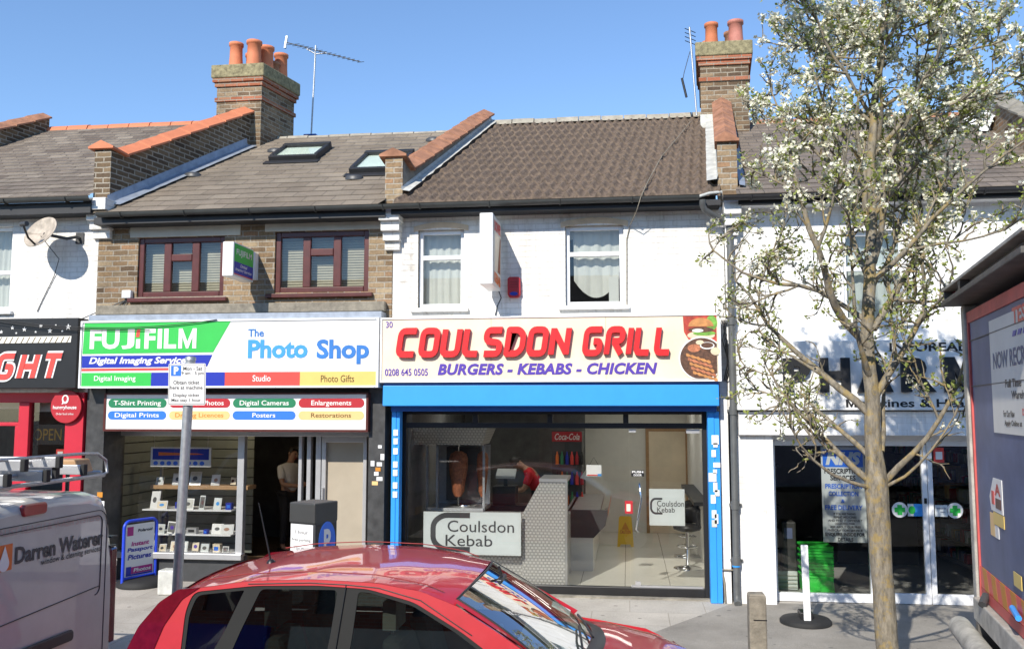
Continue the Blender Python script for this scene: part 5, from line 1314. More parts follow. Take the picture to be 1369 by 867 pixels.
shelf_unit(1.75, 1.2, 5.5, -1, 'dark medicine shelving seen through the left pharmacy window')
t = thing('counter', 'dark counter with glass screen behind the left pharmacy door', 'counter', (3.9, 3.2, .11)); box('body', M['dark_grey'], t, 3.2, 4.4, 3.0, 3.6, .11, 1.0, .01); box('screen', M['glass'], t, 3.2, 4.0, 3.02, 3.03, 1.0, 1.7)
t = thing('display_stand', 'grey standing display unit behind the pharmacy window', 'display stand', (2.2, .9, .11)); a = (2.018, 2.152, 0.238, 0.999); box('body', M['grey_trim'], t, a[0], a[1] + .05, .8, 1.1, .25, a[3], .02); box('base_unit', M['frost'], t, a[0] - .1, a[1] + .05, .78, 1.1, .12, .36, .01); panel('blue_panel', facade(.8), a[0] + .03, a[1], a[3] - .22, a[3] - .08, .001, .003, M['lorry_blue'], t)
for i in range(4):
    r_ = MB(); 
    box('louvre', M['lead_pale'], t, a[0] - .08, a[1] + .04, .765, .779, .15 + i * .05, .165 + i * .05)
# green crates, standing behind the glass
cx0, cx1 = 2.234, 2.599
zc = .115; kk = ['lowest', 'second lowest', 'third lowest', 'fourth lowest', 'second highest', 'topmost']
hs_ = [.24, .075, .075, .075, .075, .075]
for i in range(6):
    t = thing('crate', f'bright green plastic crate behind the pharmacy glass, {kk[i]} of the stack', 'crate', ((cx0 + cx1) / 2, .7, zc), 'stacked green crates in the pharmacy window')
    h_ = hs_[i]; b = MB(); b.hexa([(x + (dx * .02), y, z) for z, dx in ((zc, 1), (zc + h_ - .004, 0)) for y in (.52, .92) for x in (cx0, cx1)]); b.v = [(x, y, z) for x, y, z in b.v]; b.build('tub', M['crate_green'], t, .01)
    rb = MB(); rb.box(cx0 - .012, cx1 + .012, .505, .93, zc + h_ - .03, zc + h_ - .006)
    if i == 0:
        for j in range(9):
            xx = cx0 + .02 + j * (cx1 - cx0 - .04) / 8; rb.add([(xx - .02, .512, zc + h_ - .03), (xx, .512, zc + h_ - .065), (xx + .02, .512, zc + h_ - .03)], [(0, 1, 2)])
        rb.box(cx0 + .14, cx0 + .2, .508, .519, zc + .05, zc + .1)
    rb.build('rim', M['crate_green'], t, .004); zc += h_ + .001

# lights inside the shops: added fill panels in the grill, spot lamps in the photo shop
def fill_panel(x, y, z, label):  # glowing panel added under the ceiling to keep the grill from going dark
    t = thing('fill_light_panel', label, 'fill light', (x, y, z), 'added fill light panels in the grill')
    fr = MB()
    for a in ((x - .62, x + .62, y - .32, y - .29), (x - .62, x + .62, y + .29, y + .32), (x - .62, x - .59, y - .29, y + .29), (x + .59, x + .62, y - .29, y + .29)): fr.box(a[0], a[1], a[2], a[3], z - .03, z)
    fr.build('frame', M['pvc_white'], t)
    box('glow_face', M['fill_glow'], t, x - .589, x + .589, y - .289, y + .289, z - .02, z - .004)
fill_panel(.2, 2.2, 2.615, 'added fill light panel over the grill floor, nearer the door'); fill_panel(.2, 4.4, 2.615, 'added fill light panel over the grill floor, nearer the back wall'); fill_panel(-2.2, 2.9, 2.615, 'added fill light panel over the kebab counter')
for i, (x, y, z, nm) in enumerate(((-5.0, 3.2, 2.35, 'left'), (-4.55, 3.2, 2.42, 'right'), (-6.2, 1.6, 2.55, 'window'))):
    t = thing('spot_lamp', ('warm lit spot lamp in the photo shop doorway, the left one', 'warm lit spot lamp in the photo shop doorway, the right one', 'warm lit spot lamp over the photo shop display shelves')[i], 'lamp', (x, y, z))
    b = MB(); b.lathe((x, y, z), [(.05, 0), (.06, .02), (.045, .1), (.02, .13)], 14); b.tube([(x, y, z + .12), (x, y, 2.69)], .01, 6); b.build('housing', M['dark_grey'], t)
    b = MB(); b.lathe((x, y, z - .02), [(.01, 0), (.038, .008), (.045, .022)], 14); b.build('bulb', M['bulb_warm'], t)
    l = bpy.data.lights.new('spot_light', 'POINT'); l.energy = (.5, .5, 9)[i]; l.shadow_soft_size = .05; l.color = (1, .8, .55)
    lo = bpy.data.objects.new('spot_light', l); COL.objects.link(lo); lo.parent = t; lo.location = (0, 0, -.06)

# ---------------------------------------------------------------- things fixed to the walls
t = thing('projecting_sign', 'green and blue box sign sticking out between the brick house windows', 'projecting sign', (-5.15, -.4, 4.45))
def proj(t, x, th, ya, yb, z0, z1, body):
    mb = MB(); mb.box(x - th, x + th, ya, yb, z0, z1); return mb.build('case', body, t, .012)
fx_ = -5.07; proj(t, fx_ - .035, .075, -.78, -.14, 4.20, 4.65, M['white'])
PS = Plane((fx_ + .0405, -.78, 4.20), (0, 1, 0), (1, 0, 0))
panel('green_face', PS, .03, .61, .20, .43, .001, .004, M['green'], t); panel('blue_face', PS, .03, .61, .045, .198, .001, .004, M['navy'], t); panel('red_line', PS, .03, .61, .03, .043, .001, .004, M['coral'], t)
lettering('lettering', 'FUJIFILM', PS, .08, .56, .27, .37, M['white'], t, w=.006, bold=.02)
lettering('lettering', 'Digital\nImaging Service', PS, .06, .56, .07, .18, M['white'], t, w=.006, bold=.02, shear=.2)
mb = MB(); mb.box(fx_ - .05, fx_ + .05, -.14, -.0, 4.25, 4.62); mb.build('wall_bracket', M['pvc_white'], t, .01)

t = thing('projecting_sign', 'white kebab box sign sticking out of the white wall between two windows', 'projecting sign', (-1.68, -.4, 4.45))
x_ = -1.72; proj(t, x_, .085, -.80, -.10, 4.03, 4.93, M['white'])
PS = Plane((x_ + .086, -.80, 4.03), (0, 1, 0), (1, 0, 0))
panel('face', PS, .03, .67, .03, .87, .001, .003, M['poster'], t)
MB().prism([(.12, .2), (.12, .68), (.6, .68), (.6, .2)], PS, .004, .006).build('printed_patch', M['cream_board'], t)
MB().prism([(.36, .2), (.58, .2), (.62, .66), (.56, .68)], PS, .007, .009).build('printed_meat', M['meat'], t)
lettering('lettering', 'DONER', PS, .08, .64, .69, .83, M['coral'], t, w=.006, bold=.06, skew=.02); lettering('lettering', 'KEBAB', PS, .08, .62, .05, .18, M['orange'], t, w=.006, bold=.06, skew=-.02)
mb = MB(); mb.tube([(x_, -.1, 4.75), (x_, 0, 4.75)], .03, 8); mb.build('bracket', M['pvc_white'], t)
mb = MB(); mb.tube([(x_, -.1, 4.2), (x_, 0, 4.2)], .03, 8); mb.build('bracket', M['pvc_white'], t)
mb = MB(); mb.tube([(x_ + .05, -.1, 4.06), (x_ + .08, -.03, 3.95), (x_ + .03, -.02, 3.85), (x_ + .0, -.02, 3.72)], .008, 5); mb.build('cable', M['dark_grey'], t)

t = thing('alarm_box', 'red alarm box on the white wall below the kebab box sign', 'alarm', (-1.46, -.05, 4.08))
P = facade(0)
mb = MB(); mb.prism([(-1.53, 3.95), (-1.40, 3.95), (-1.375, 4.0), (-1.38, 4.2), (-1.40, 4.225), (-1.53, 4.225), (-1.55, 4.2), (-1.55, 4.0)], P, 0, .075); mb.build('case', M['dred'], t, .012)
MB().prism(ellipse(-1.465, 4.0, .055, .025, 18), P, .076, .08).build('badge', M['navy'], t)
for i in range(3): panel('slot', P, -1.52, -1.41, 4.08 + i * .035, 4.088 + i * .035, .076, .079, M['red_side'], t)

t = thing('satellite_dish', 'rust-stained satellite dish on the white wall at the left', 'satellite dish', (-7.75, -.3, 4.8))
dc = Vector((-8.0, -.42, 4.92)); dn = Vector((-.30, -.86, .42)).normalized()
du = dn.cross(Vector((0, 0, 1))).normalized(); dv = du.cross(dn).normalized()
rows = []
for i in range(8):
    r = i / 7; rows.append([tuple(dc + (du * math.cos(a) * .30 + dv * math.sin(a) * .24) * r + dn * (.06 * r * r - .05)) for a in [2 * math.pi * k / 32 for k in range(33)]])
mb = MB(); mb.grid(rows, True); o = mb.build('reflector', mat('stained_dish', (.42, .36, .29), .6, var=.4, scale=7), t); o.modifiers.new('solid', 'SOLIDIFY').thickness = .012
mb = MB(); a0 = dc - dv * .2 - dn * .02; a1 = dc + dn * .3 - dv * .12 - du * .1; mb.tube([tuple(a0), tuple((a0 + a1) / 2 - dv * .04), tuple(a1)], .014, 6); mb.build('arm', M['black'], t)
mb = MB(); mb.tube([tuple(a1 - du * .05 + dv * .03), tuple(a1 + du * .06 + dv * .03)], .035, 8); mb.build('receiver', M['dark_grey'], t)
mb = MB(); mb.tube([tuple(dc - dn * .05), (-7.75, -.2, 4.86), (-7.68, -.1, 4.9), (-7.68, 0, 4.9)], .022, 6); mb.box(-7.74, -7.62, -.02, 0, 4.82, 4.98); mb.build('wall_bracket', M['dark_grey'], t)
mb = MB(); mb.tube([tuple(dc - dn * .03 - dv * .05), (-7.95, -.06, 4.6), (-8.05, -.015, 4.35), (-8.22, -.012, 4.0), (-8.28, -.012, 3.86)], .006, 5); mb.build('cable', M['dark_grey'], t)
t = thing('junction_box', 'small white cable box on the brick wall left of the mahogany window', 'cable box', (-6.913, -.04, 4.086))
box('case', M['pvc_white'], t, -6.98, -6.846, -.07, 0, 4.028, 4.139, .01)
mb = MB(); xa = -6.91
for k in range(3): mb.tube([(xa, -.03, 4.033), (xa - .02 * k, -.02, 4.0), (xa - .12 - .14 * k, -.03, 3.86), (xa - .3 - .16 * k, -.14, 3.73)], .008, 5)
mb.build('cable', M['dark_grey'], t)

t = thing('downpipe', 'grey downpipe running down between the grill and the pharmacy', 'downpipe', (1.31, -.1, .1))
mb = MB(); mb.tube([(.97, -.36, 5.12), (.97, -.34, 5.05), (1.0, -.28, 5.0), (1.26, -.13, 4.88), (1.325, -.1, 4.84), (1.325, -.1, 4.74), (1.318, -.1, 2.5), (1.312, -.1, .22), (1.312, -.12, .14), (1.312, -.17, .115)], .042, 12); mb.build('pipe', M['grey_pipe'], t)
for z in (4.78, 3.6, 2.47, 1.3, .62):
    mb = MB(); mb.tube([(1.313 + z * .0025, -.1, z - .05), (1.313 + z * .0025, -.1, z + .05)], .053, 12); mb.box(1.25, 1.40, -.07, -.0, z - .015, z + .015); mb.build('collar', M['grey_pipe'], t)
mb = MB(); mb.tube([(1.313, -.1, .55), (1.313, -.1, .58)], .05, 12); mb.build('blue_tape', M['sky_blue'], t)
mb = MB(); mb.tube([(1.18, -.04, .1), (1.17, -.04, .35), (1.14, -.04, .5), (1.14, -.04, .62)], .012, 6); mb.tube([(1.14, -.04, .5), (1.3, -.05, .5)], .01, 6)
tag(mb.build('stub_pipe', M['wood_grey']), 'thin rusty stub pipe beside the foot of the grey downpipe', 'pipe')
t = thing('wall_cable', 'loose black cable bundle hanging at the right end of the grill sign', 'cable', (1.22, -.05, 3.3))
for k in range(3):
    mb = MB(); mb.tube([(1.20 + .02 * k, -.05, 3.62), (1.24, -.09, 3.5 - .06 * k), (1.21 + .03 * k, -.06, 3.36), (1.27, -.07, 3.1 - .1 * k), (1.22 + .02 * k, -.03, 2.85)], .007, 5); mb.build('strand', M['black'], t)
cable('cable', 'thin pale cable running down the pantiled roof and the white wall', [(1.095, 3.1, 7.24), (0.906, 2.4, RZ(2.4, 5.2, 7.47) + .08), (0.537, 1.2, RZ(1.2, 5.2, 7.47) + .08), (0.303, .1, RZ(.1, 5.2, 7.47) + .08), (0.201, -.43, 5.16), (0.135, -.3, 4.98), (0.059, -.02, 4.88), (0.017, -.015, 4.7), (0.007, -.015, 3.78)], .007, 'wood_grey')

# aerials
def aerial_mast(t, base, top, r=.018):
    mb = MB(); mb.tube([base, top], r, 8); return mb.build('mast', M['steel'], t)
ab = Vector((-6.08, 4.8, 7.55)); at_ = Vector((-6.02, 4.8, 9.62))
t = thing('tv_aerial', 'long television aerial on a mast behind the left chimney', 'aerial', tuple(ab))
aerial_mast(t, tuple(ab), tuple(at_))
e0 = Vector((-6.63, 4.8, 9.72)); e1 = Vector((-5.13, 4.9, 9.28)); mb = MB(); mb.tube([tuple(e0), tuple(e1)], .009, 6); mb.build('boom', M['dark_grey'], t)
mb = MB()
for i in range(15):
    c = e0.lerp(e1, .1 + .9 * i / 14); q = Vector((.05, .16, .07)) * (1.1 - .03 * i); mb.tube([tuple(c - q), tuple(c + q)], .006, 5)
o = mb.build('rods', M['dark_grey'], t); o['kind'] = 'stuff'
mb = MB(); mb.hexa([(e0.x + a + (z * .15), e0.y + b, e0.z + z) for z in (-.12, .12) for b in (-.03, .03) for a in (-.015, .015)]); mb.build('reflector', M['alu'], t)
mb = MB(); mb.tube([(-6.2, 4.8, 9.56), (-6.02, 4.8, 9.45), (-5.8, 4.82, 9.46)], .012, 6); mb.build('strut', M['steel'], t)
mb = MB()
for z in (7.6, 7.78): mb.box(-6.2, -5.95, 4.72, 4.86, z, z + .035)
mb.build('bracket', M['blue_deep'], t)
t = thing('tv_aerial', 'small dark aerial on the left side of the right chimney', 'aerial', (1.15, 3.1, 7.4))
aerial_mast(t, (1.19, 3.0, 7.3), (1.1, 3.0, 8.82), .015)
mb = MB()
for i in range(4): mb.tube([(1.02, 2.95 , 8.78 - i * .07), (1.2, 3.05, 8.74 - i * .07)], .007, 5)
mb.tube([(1.1, 3.0, 8.4), (1.0, 3.0, 8.05), (.98, 3.0, 7.95)], .006, 5); mb.tube([(.96, 3.0, 7.95), (1.03, 3.0, 7.62)], .02, 6); mb.build('rods', M['black'], t)

# ---------------------------------------------------------------- things on the pavement
# parking sign
t = thing('parking_sign', 'white pay parking sign with blue P on a leaning grey post', 'road sign', (-3.99, -4.0, GZ(-4)))
mb = MB(); mb.tube([(-4.01, -4.0, GZ(-4.0) - .1), (-3.925, -4.0, 2.94)], .043, 14); mb.build('post', M['steel'], t)
mb = MB(); mb.lathe((-3.925, -4.0, 2.93), [(.047, 0), (.047, .03), (.03, .04)], 14); mb.build('post_cap', M['steel'], t)
PS = Plane((-3.925, -4.055, 2.715), (1, .06, 0), (.06, -1, 0), (-.02, 0, 1))
su, sv = .172, .187
MB().prism(rrect(-su, su, -sv, sv, .015), PS, -.006, 0).build('plate', M['white'], t)
bd = MB()
for a in ((-su + .006, su - .006, sv - .012, sv - .008), (-su + .006, su - .006, -sv + .008, -sv + .012), (-su + .006, -su + .01, -sv + .012, sv - .012), (su - .01, su - .006, -sv + .012, sv - .012)): bd.prism([(a[0], a[2]), (a[1], a[2]), (a[1], a[3]), (a[0], a[3])], PS, .0005, .001)
bd.build('border', M['black_txt'], t)
panel('blue_square', PS, -.148, -.055, .075, .168, .001, .002, M['pillblue'], t)
lettering('lettering', 'P', PS, -.122, -.078, .088, .158, M['white'], t, w=.003, bold=.05)
for s, u0, u1, v0, v1 in (('Mon - Sat', -.035, .14, .125, .158), ('9 am - 5 pm', -.05, .155, .08, .113), ('Obtain ticket', -.125, .115, .0, .034), ('here at machine', -.155, .145, -.045, -.013), ('Display ticket', -.125, .115, -.12, -.083), ('Max stay 1 hour', -.14, .13, -.163, -.128)):
    lettering('lettering', s, PS, u0, u1, v0, v1, M['black_txt'], t, w=.002, bold=.008)
mb = MB()
for z in (2.6, 2.83): mb.tube([(-3.93 + .052 * math.cos(k * .524), -4.0 + .052 * math.sin(k * .524), z) for k in range(13)], .006, 5)
mb.build('clip', M['steel'], t)

# bollard
t = thing('bollard', 'square weathered timber bollard at the kerb left of the tree', 'bollard', (1.03, -4.0, GZ(-4)))
mb = MB(); mb.hexa([(x, y, z + (.0 if z < .5 else 0)) for z in (GZ(-4) - .05, .985) for y in (-4.07, -3.93) for x in (.957, 1.095)]); mb.build('post', M['wood_grey'], t, .012)
mb = MB(); mb.hexa([(1.026 + a * (1 if z < .99 else .8), -4.0 + b * (1 if z < .99 else .8), z) for z in (.985, 1.0) for b in (-.068, .068) for a in (-.068, .068)]); mb.build('top', M['wood_grey'], t)
mb = MB(); mb.box(.99, 1.096, -4.0735, -4.0705, .795, .803); mb.build('groove', M['black'], t)

# white post on a round rubber base
bx_, by_ = 1.979, -0.891
t = thing('barrier_post', 'white flat post on a round black rubber base outside the pharmacy', 'post', (bx_, by_, GZ(by_)))
mb = MB(); mb.lathe((bx_, by_, GZ(by_)), [(.285, 0), (.285, .035), (.26, .06), (.1, .085), (.06, .12)], 32); mb.build('base', M['rubber'], t)
bt = 0.97
mb = MB(); mb.hexa([(bx_ - .01 + dx + (0 if z < .5 else -.012), y, z) for z in (GZ(by_) - .0, bt) for y in (by_ - .19, by_ - .16) for dx in (-.038, .038)]); mb.build('post', M['pvc_white'], t, .006)
mb = MB(); mb.box(bx_ - .08, bx_ + .06, by_ - .158, by_ + .05, GZ(by_) + .06, GZ(by_) + .15); mb.build('clamp', M['black'], t, .01)

# A-board
ax, ay = -6.76, .1
t = thing('pavement_board', 'blue hoop framed pavement board advertising passport pictures, on a black base', 'pavement sign', (ax, ay, GZ(ay)))
aL = Vector((-6.771, -.12, GZ(0))); aR = Vector((-6.58, .38, GZ(.3)))
uu = (aR - aL); uu.z = 0; wd = uu.length; uu = uu.normalized(); nn = Vector((uu.y, -uu.x, 0))
PA = Plane(tuple(aL), tuple(uu), tuple(nn))
top = 0.972 - aL.z
mb = MB(); c = .09; arc = [(c - c * math.cos(R(k * 15)), top - c + c * math.sin(R(k * 15))) for k in range(7)]
path = [(0, -.02)] + arc + [(wd - a, b) for a, b in arc[::-1]] + [(wd, -.02)]
mb.tube([tuple(PA(a, b)) for a, b in path], .022, 10); mb.tube([tuple(PA(0, .12)), tuple(PA(wd, .12))], .018, 8); mb.build('frame', M['blue_plastic'], t)
panel('face', PA, .035, wd - .035, .14, top - .05, -.012, .0, M['white'], t)
panel('pink_band', PA, .05, wd - .05, .17, .26, .001, .002, M['magenta'], t); panel('blue_band', PA, .05, wd - .05, .145, .168, .001, .002, M['navy'], t)
panel('pink_square', PA, .05, .15, top - .2, top - .08, .001, .002, M['magenta'], t); panel('pink_square', PA, .05, .13, .16, .27, .003, .004, M['navy'], t)
for s, u0, u1, v0, v1, c_ in (('Instant', .12, wd - .12, .54, .60, 'magenta'), ('Passport', .06, wd - .06, .45, .52, 'navy'), ('Pictures', .07, wd - .08, .36, .43, 'navy'), ('Polaroid', .22, wd - .07, top - .16, top - .12, 'grey_txt'), ('Photos', .17, wd - .08, .19, .24, 'white')):
    lettering('lettering', s, PA, u0, u1, v0, v1, M[c_], t, w=.005, bold=.03, shear=.15)
mid = (aL + aR) / 2; mb = MB(); mb.lathe((mid.x + .05, mid.y, GZ(mid.y)), [(.33, 0), (.33, .05), (.28, .09), (.05, .1)], 32); mb.build('base', M['rubber'], t)

# pay machine
mx0, mx1 = -3.241, -2.951
t = thing('pay_machine', 'black parking pay machine with white notice and blue P, behind the red car', 'pay machine', ((mx0 + mx1) / 2, -3.1, GZ(-3.1)))
zt = 1.596; gz = GZ(-3.1)
ang = R(-22); cx, cy = (mx0 + mx1) / 2, -3.3
PF = Plane((cx, cy, gz), (math.cos(ang), math.sin(ang), 0), (math.sin(ang), -math.cos(ang), 0))
hw = (mx1 - mx0) / 2 / math.cos(ang)
mb = MB(); mb.prism([(-hw, .0), (hw, .0), (hw, zt - gz), (-hw, zt - gz)], PF, -.32, 0); mb.build('body', M['dark_grey'], t, .012)
panel('hood', PF, -hw - .004, hw + .004, zt - gz - .19, zt - gz + .004, -.324, .012, M['grey_trim'], t, .012)
panel('notice', PF, -hw + .015, hw - .02, zt - gz - .62, zt - gz - .2, .002, .006, M['paper'], t)
for i, s in enumerate(('1 hour', 'free parking', 'You must', 'display a', 'valid ticket')): lettering('lettering', s, PF, -.05 - .012 * len(s) * .5, .04 + .012 * len(s) * .5, zt - gz - .29 - i * .075, zt - gz - .255 - i * .075, M['grey_txt'], t, w=.008)
PR = Plane(tuple(PF(hw, 0, 0)), (-PF.n.x, -PF.n.y, 0), tuple(PF.u))
panel('side_face', PR, .02, .30, .1, zt - gz - .2, .001, .003, M['black'], t)
MB().prism(ellipse(.17, zt - gz - .37, .12, .19, 28), PR, .004, .006).build('blue_disc', M['pillblue'], t)
lettering('lettering', 'P', PR, .12, .22, zt - gz - .48, zt - gz - .25, M['white'], t, w=.008, bold=.04)
t = thing('concrete_block', 'low pale block beside the foot of the parking sign', 'block', (-6.0, -.35, GZ(-.35)))
mb = MB(); mb.box(-6.093, -5.833, -.45, -.25, GZ(-.35), 0.405); mb.build('block', M['lead_pale'], t, .02)

# ---------------------------------------------------------------- the blossom tree
random.seed(21)
tx, ty = 2.02, -4.0
tr = thing('blossom_tree', 'street tree with white blossom and lichened branches before the pharmacy', 'tree', (tx, ty, GZ(ty)))
trunk = MB(); twigs = MB(); leaves = MB(); petals = MB()
def wander(p, d, length, r0, r1, n, up=.1, wig=.12):
    pts = [Vector(p)]; d = Vector(d).normalized(); rs = [r0]
    for i in range(n):
        d = (d + Vector((random.gauss(0, wig), random.gauss(0, wig), random.gauss(0, wig) + up))).normalized()
        if pts[-1].x < tx - (.80 if pts[-1].z > 3.6 else 1.0): d.x += .30
        if pts[-1].x > tx + 1.6: d.x -= .18
        d.normalize()
        pts.append(pts[-1] + d * length / n); rs.append(r0 + (r1 - r0) * (i + 1) / n)
    return pts, rs, d
def rdir(d, spread):
    a = Vector(d).normalized(); q = a.orthogonal().normalized(); q.rotate(Matrix.Rotation(random.uniform(0, 6.283), 3, a))
    return (a * math.cos(spread) + q * math.sin(spread)).normalized()
def leaf(p, s):
    d = Vector((random.gauss(0, 1), random.gauss(0, 1), random.gauss(.3, .8))).normalized(); sd = d.orthogonal().normalized(); sd.rotate(Matrix.Rotation(random.uniform(0, 6.3), 3, d)); nrm = d.cross(sd)
    a = p + d * s * .1; b = p + d * s * .55 + sd * s * .26 + nrm * s * .1; c = p + d * s; e = p + d * s * .55 - sd * s * .26 + nrm * s * .1; m_ = p + d * s * .55
    leaves.add([a, b, c, e, m_], [(0, 1, 4), (1, 2, 4), (2, 3, 4), (3, 0, 4)], True)
def blossom(p, s):
    for k in range(random.randint(8, 13)):
        c = p + Vector((random.gauss(0, 1), random.gauss(0, 1), random.gauss(.2, .8))) * s * .5
        n_ = Vector((random.gauss(0, .7), random.gauss(0, .7) - .3, random.gauss(.6, .5))).normalized(); u = n_.orthogonal().normalized(); v = n_.cross(u); q = s * random.uniform(.30, .48)
        vs = [c] + [c + (u * math.cos(a) + v * math.sin(a)) * q * (1 if j % 2 else .62) + n_ * q * .25 for j, a in enumerate([math.pi * 2 * j / 10 for j in range(10)])]
        petals.add(vs, [(0, 1 + j, 1 + (j + 1) % 10) for j in range(10)], True)
def twig(p, d, L, lvl, dens):
    pts, rs, dd = wander(p, d, L, .0075 if lvl else .012, .0025, 4, .10, .22); twigs.tube(pts, rs, 4, False)
    for i in range(1, 5):
        q = pts[i]
        if random.random() < dens:
            for _ in range(random.randint(1, 4)): leaf(q + Vector((random.gauss(0, .025), random.gauss(0, .025), random.gauss(0, .025))), random.uniform(.028, .058))
        zf = min(1, max(0, (q.z - 3.3) / 2.0))
        if random.random() < (.02 + .33 * zf) * (1 if i > 1 else .5): blossom(q, random.uniform(.032, .055))
        if lvl == 0:
            for _ in range(1 if random.random() < .75 else 0): twig(q, rdir(dd, R(random.uniform(25, 70))), L * random.uniform(.3, .6), 1, dens)
def bough(p, d, L, r, lvl=0, up=.12, dens=.5, wig=.13):
    n = max(5, int(L / .16)); pts, rs, dd = wander(p, d, L, r, max(.006, r * .28), n, up * .35, wig)
    trunk.tube(pts, rs, 8 if r > .02 else 6, True)
    for i in range(1 if lvl else 2, n + 1):
        q = pts[i]; k = 2 if lvl == 0 else 1
        if lvl < 2 and r > .013 and random.random() < (.40 if lvl == 0 else .20):
            bough(q, rdir((pts[i] - pts[i - 1]) + Vector((0, 0, .03)), R(random.uniform(28, 58))), L * random.uniform(.32, .55) * (1 - .35 * i / n), rs[i] * .62, lvl + 1, up, dens, wig)
        zf = min(1, max(0, (q.z - 2.2) / 1.8))
        for _ in range((random.random() < .55 + .3 * zf) + (random.random() < .16 * zf)):
            twig(q, rdir(pts[i] - pts[i - 1], R(random.uniform(30, 75))), random.uniform(.16, .34), 0, dens * (.35 + .65 * zf))
    twig(pts[-1], dd, .3, 0, dens)
tp_ = [(tx + .03, ty, GZ(ty) - .1), (tx + .025, ty, .5), (tx + .0, ty + .01, 1.2), (tx - .02, ty, 1.85), (tx - .03, ty, 2.2), (tx - .04, ty + .03, 2.8), (tx - .03, ty, 3.4), (tx + .02, ty + .02, 4.0), (tx + .03, ty - .02, 4.6), (tx + .10, ty, 5.2), (tx + .18, ty + .03, 5.8), (tx + .22, ty, 6.5)]
tr_r = [.108, .088, .083, .092, .066, .056, .050, .044, .037, .029, .020, .008]
fp = []; frs = []
for i in range(len(tp_) - 1):
    for k in range(4):
        t_ = k / 4; v = Vector(tp_[i]).lerp(Vector(tp_[i + 1]), t_); v += Vector((noise.noise((v.z * 2.1, 0, 1)), noise.noise((v.z * 2.1, 5, 1)), 0)) * .02
        fp.append(v); frs.append((tr_r[i] + (tr_r[i + 1] - tr_r[i]) * t_) * (1 + .07 * noise.noise((v.z * 5, 2, 2))))
fp.append(Vector(tp_[-1])); frs.append(tr_r[-1]); trunk.tube(fp, frs, 16)
for p, d, L, r in (((tx - .06, ty, 1.9), (-.75, -.1, .62), 1.35, .042), ((tx + .04, ty, 1.9), (.72, -.15, .8), 1.55, .040), ((tx - .08, ty - .03, 1.86), (-.95, -.35, .22), 1.0, .024), ((tx + .06, ty - .03, 1.88), (.9, -.3, .45), .9, .022),
                   ((tx - .05, ty + .02, 2.1), (-.5, .5, .8), 1.3, .035), ((tx + .03, ty, 2.15), (.5, .45, .95), 1.3, .034),
                   ((tx - .05, ty, 2.45), (-.62, .1, .75), 1.9, .048), ((tx + .0, ty, 2.6), (.62, -.1, .75), 1.9, .044), ((tx - .04, ty, 2.75), (-.25, -.5, .8), 1.5, .035),
                   ((tx - .03, ty, 3.0), (-.55, -.05, .85), 2.3, .055), ((tx + .0, ty, 3.15), (.58, .2, .85), 2.1, .045), ((tx, ty, 3.3), (.1, .55, .8), 1.7, .035), ((tx - .03, ty, 3.2), (-.8, .1, .45), 1.7, .034), ((tx + .02, ty, 4.2), (.8, .05, .6), 1.7, .032), ((tx + .02, ty, 4.3), (-.8, -.1, .7), 1.6, .03), ((tx + .0, ty, 3.55), (.85, .0, .5), 1.8, .034), ((tx + .1, ty, 5.0), (.8, -.1, .8), 1.4, .024), ((tx + .08, ty, 4.85), (-.8, .1, .9), 1.4, .024), ((tx, ty, 3.5), (-.5, .35, .9), 1.9, .040),
                   ((tx + .02, ty, 3.7), (.6, -.25, .9), 2.0, .042), ((tx + .02, ty, 3.9), (-.55, -.25, 1.0), 1.8, .036), ((tx + .03, ty, 4.1), (.5, .35, 1.0), 1.8, .036), ((tx + .03, ty, 4.35), (-.4, .3, 1.0), 1.6, .03),
                   ((tx + .05, ty, 4.6), (.6, -.1, 1.0), 1.7, .03), ((tx + .08, ty, 4.9), (-.45, -.1, 1.0), 1.5, .026), ((tx + .1, ty, 5.1), (.4, .3, 1.0), 1.4, .024), ((tx + .14, ty, 5.4), (.3, -.35, 1.0), 1.2, .02), ((tx + .1, ty, 4.75), (0, -.5, 1.0), 1.5, .026)):
    bough(p, d, L * .86, r * .70)
tk = trunk.build('trunk', M['bark'], tr)
o = twigs.build('twigs', M['bark'], tr); o['kind'] = 'stuff'
o = leaves.build('foliage', M['leaf'], tr); o['kind'] = 'stuff'
o = petals.build('blossom', M['petal'], tr); o['kind'] = 'stuff'
print('tree', len(trunk.f), len(twigs.f), len(leaves.f), len(petals.f))

# ---------------------------------------------------------------- the red parked car
RZD = -.12                                          # road level
CY = -5.40                                          # car's centre line
car = thing('parked_car', 'red hatchback parked at the kerb in front of the shops, seen over its roof', 'car', (-1.2, CY, RZD))
def lerp(tab, x):
    if x <= tab[0][0]: return tab[0][1]
    for (a, b), (c, d) in zip(tab, tab[1:]):
        if x <= c:
            t = (x - a) / (c - a); t = t * t * (3 - 2 * t) * .35 + t * .65; return b + (d - b) * t
    return tab[-1][1]
SIDE = lambda z: .84 - max(0, z - .86) * .20         # half width at height z: the cabin leans in
ZED = [(-3.2, 1.15), (-2.95, 1.27), (-2.75, 1.36), (-2.4, 1.41), (-2.0, 1.43), (-1.6, 1.42), (-1.3, 1.38), (-1.1, 1.315), (-.9, 1.215), (-.5, .98), (-.3, .87)]
ZCE = [(-3.2, 1.2), (-2.95, 1.33), (-2.75, 1.375), (-2.4, 1.425), (-2.0, 1.45), (-1.6, 1.447), (-1.3, 1.428), (-1.1, 1.405), (-.93, 1.375)]
def side_pt(s):
    return lambda x, z, w: Vector((x, CY + s * (SIDE(z) + w), z))
def top_edge(x): return lerp(ZED, x)
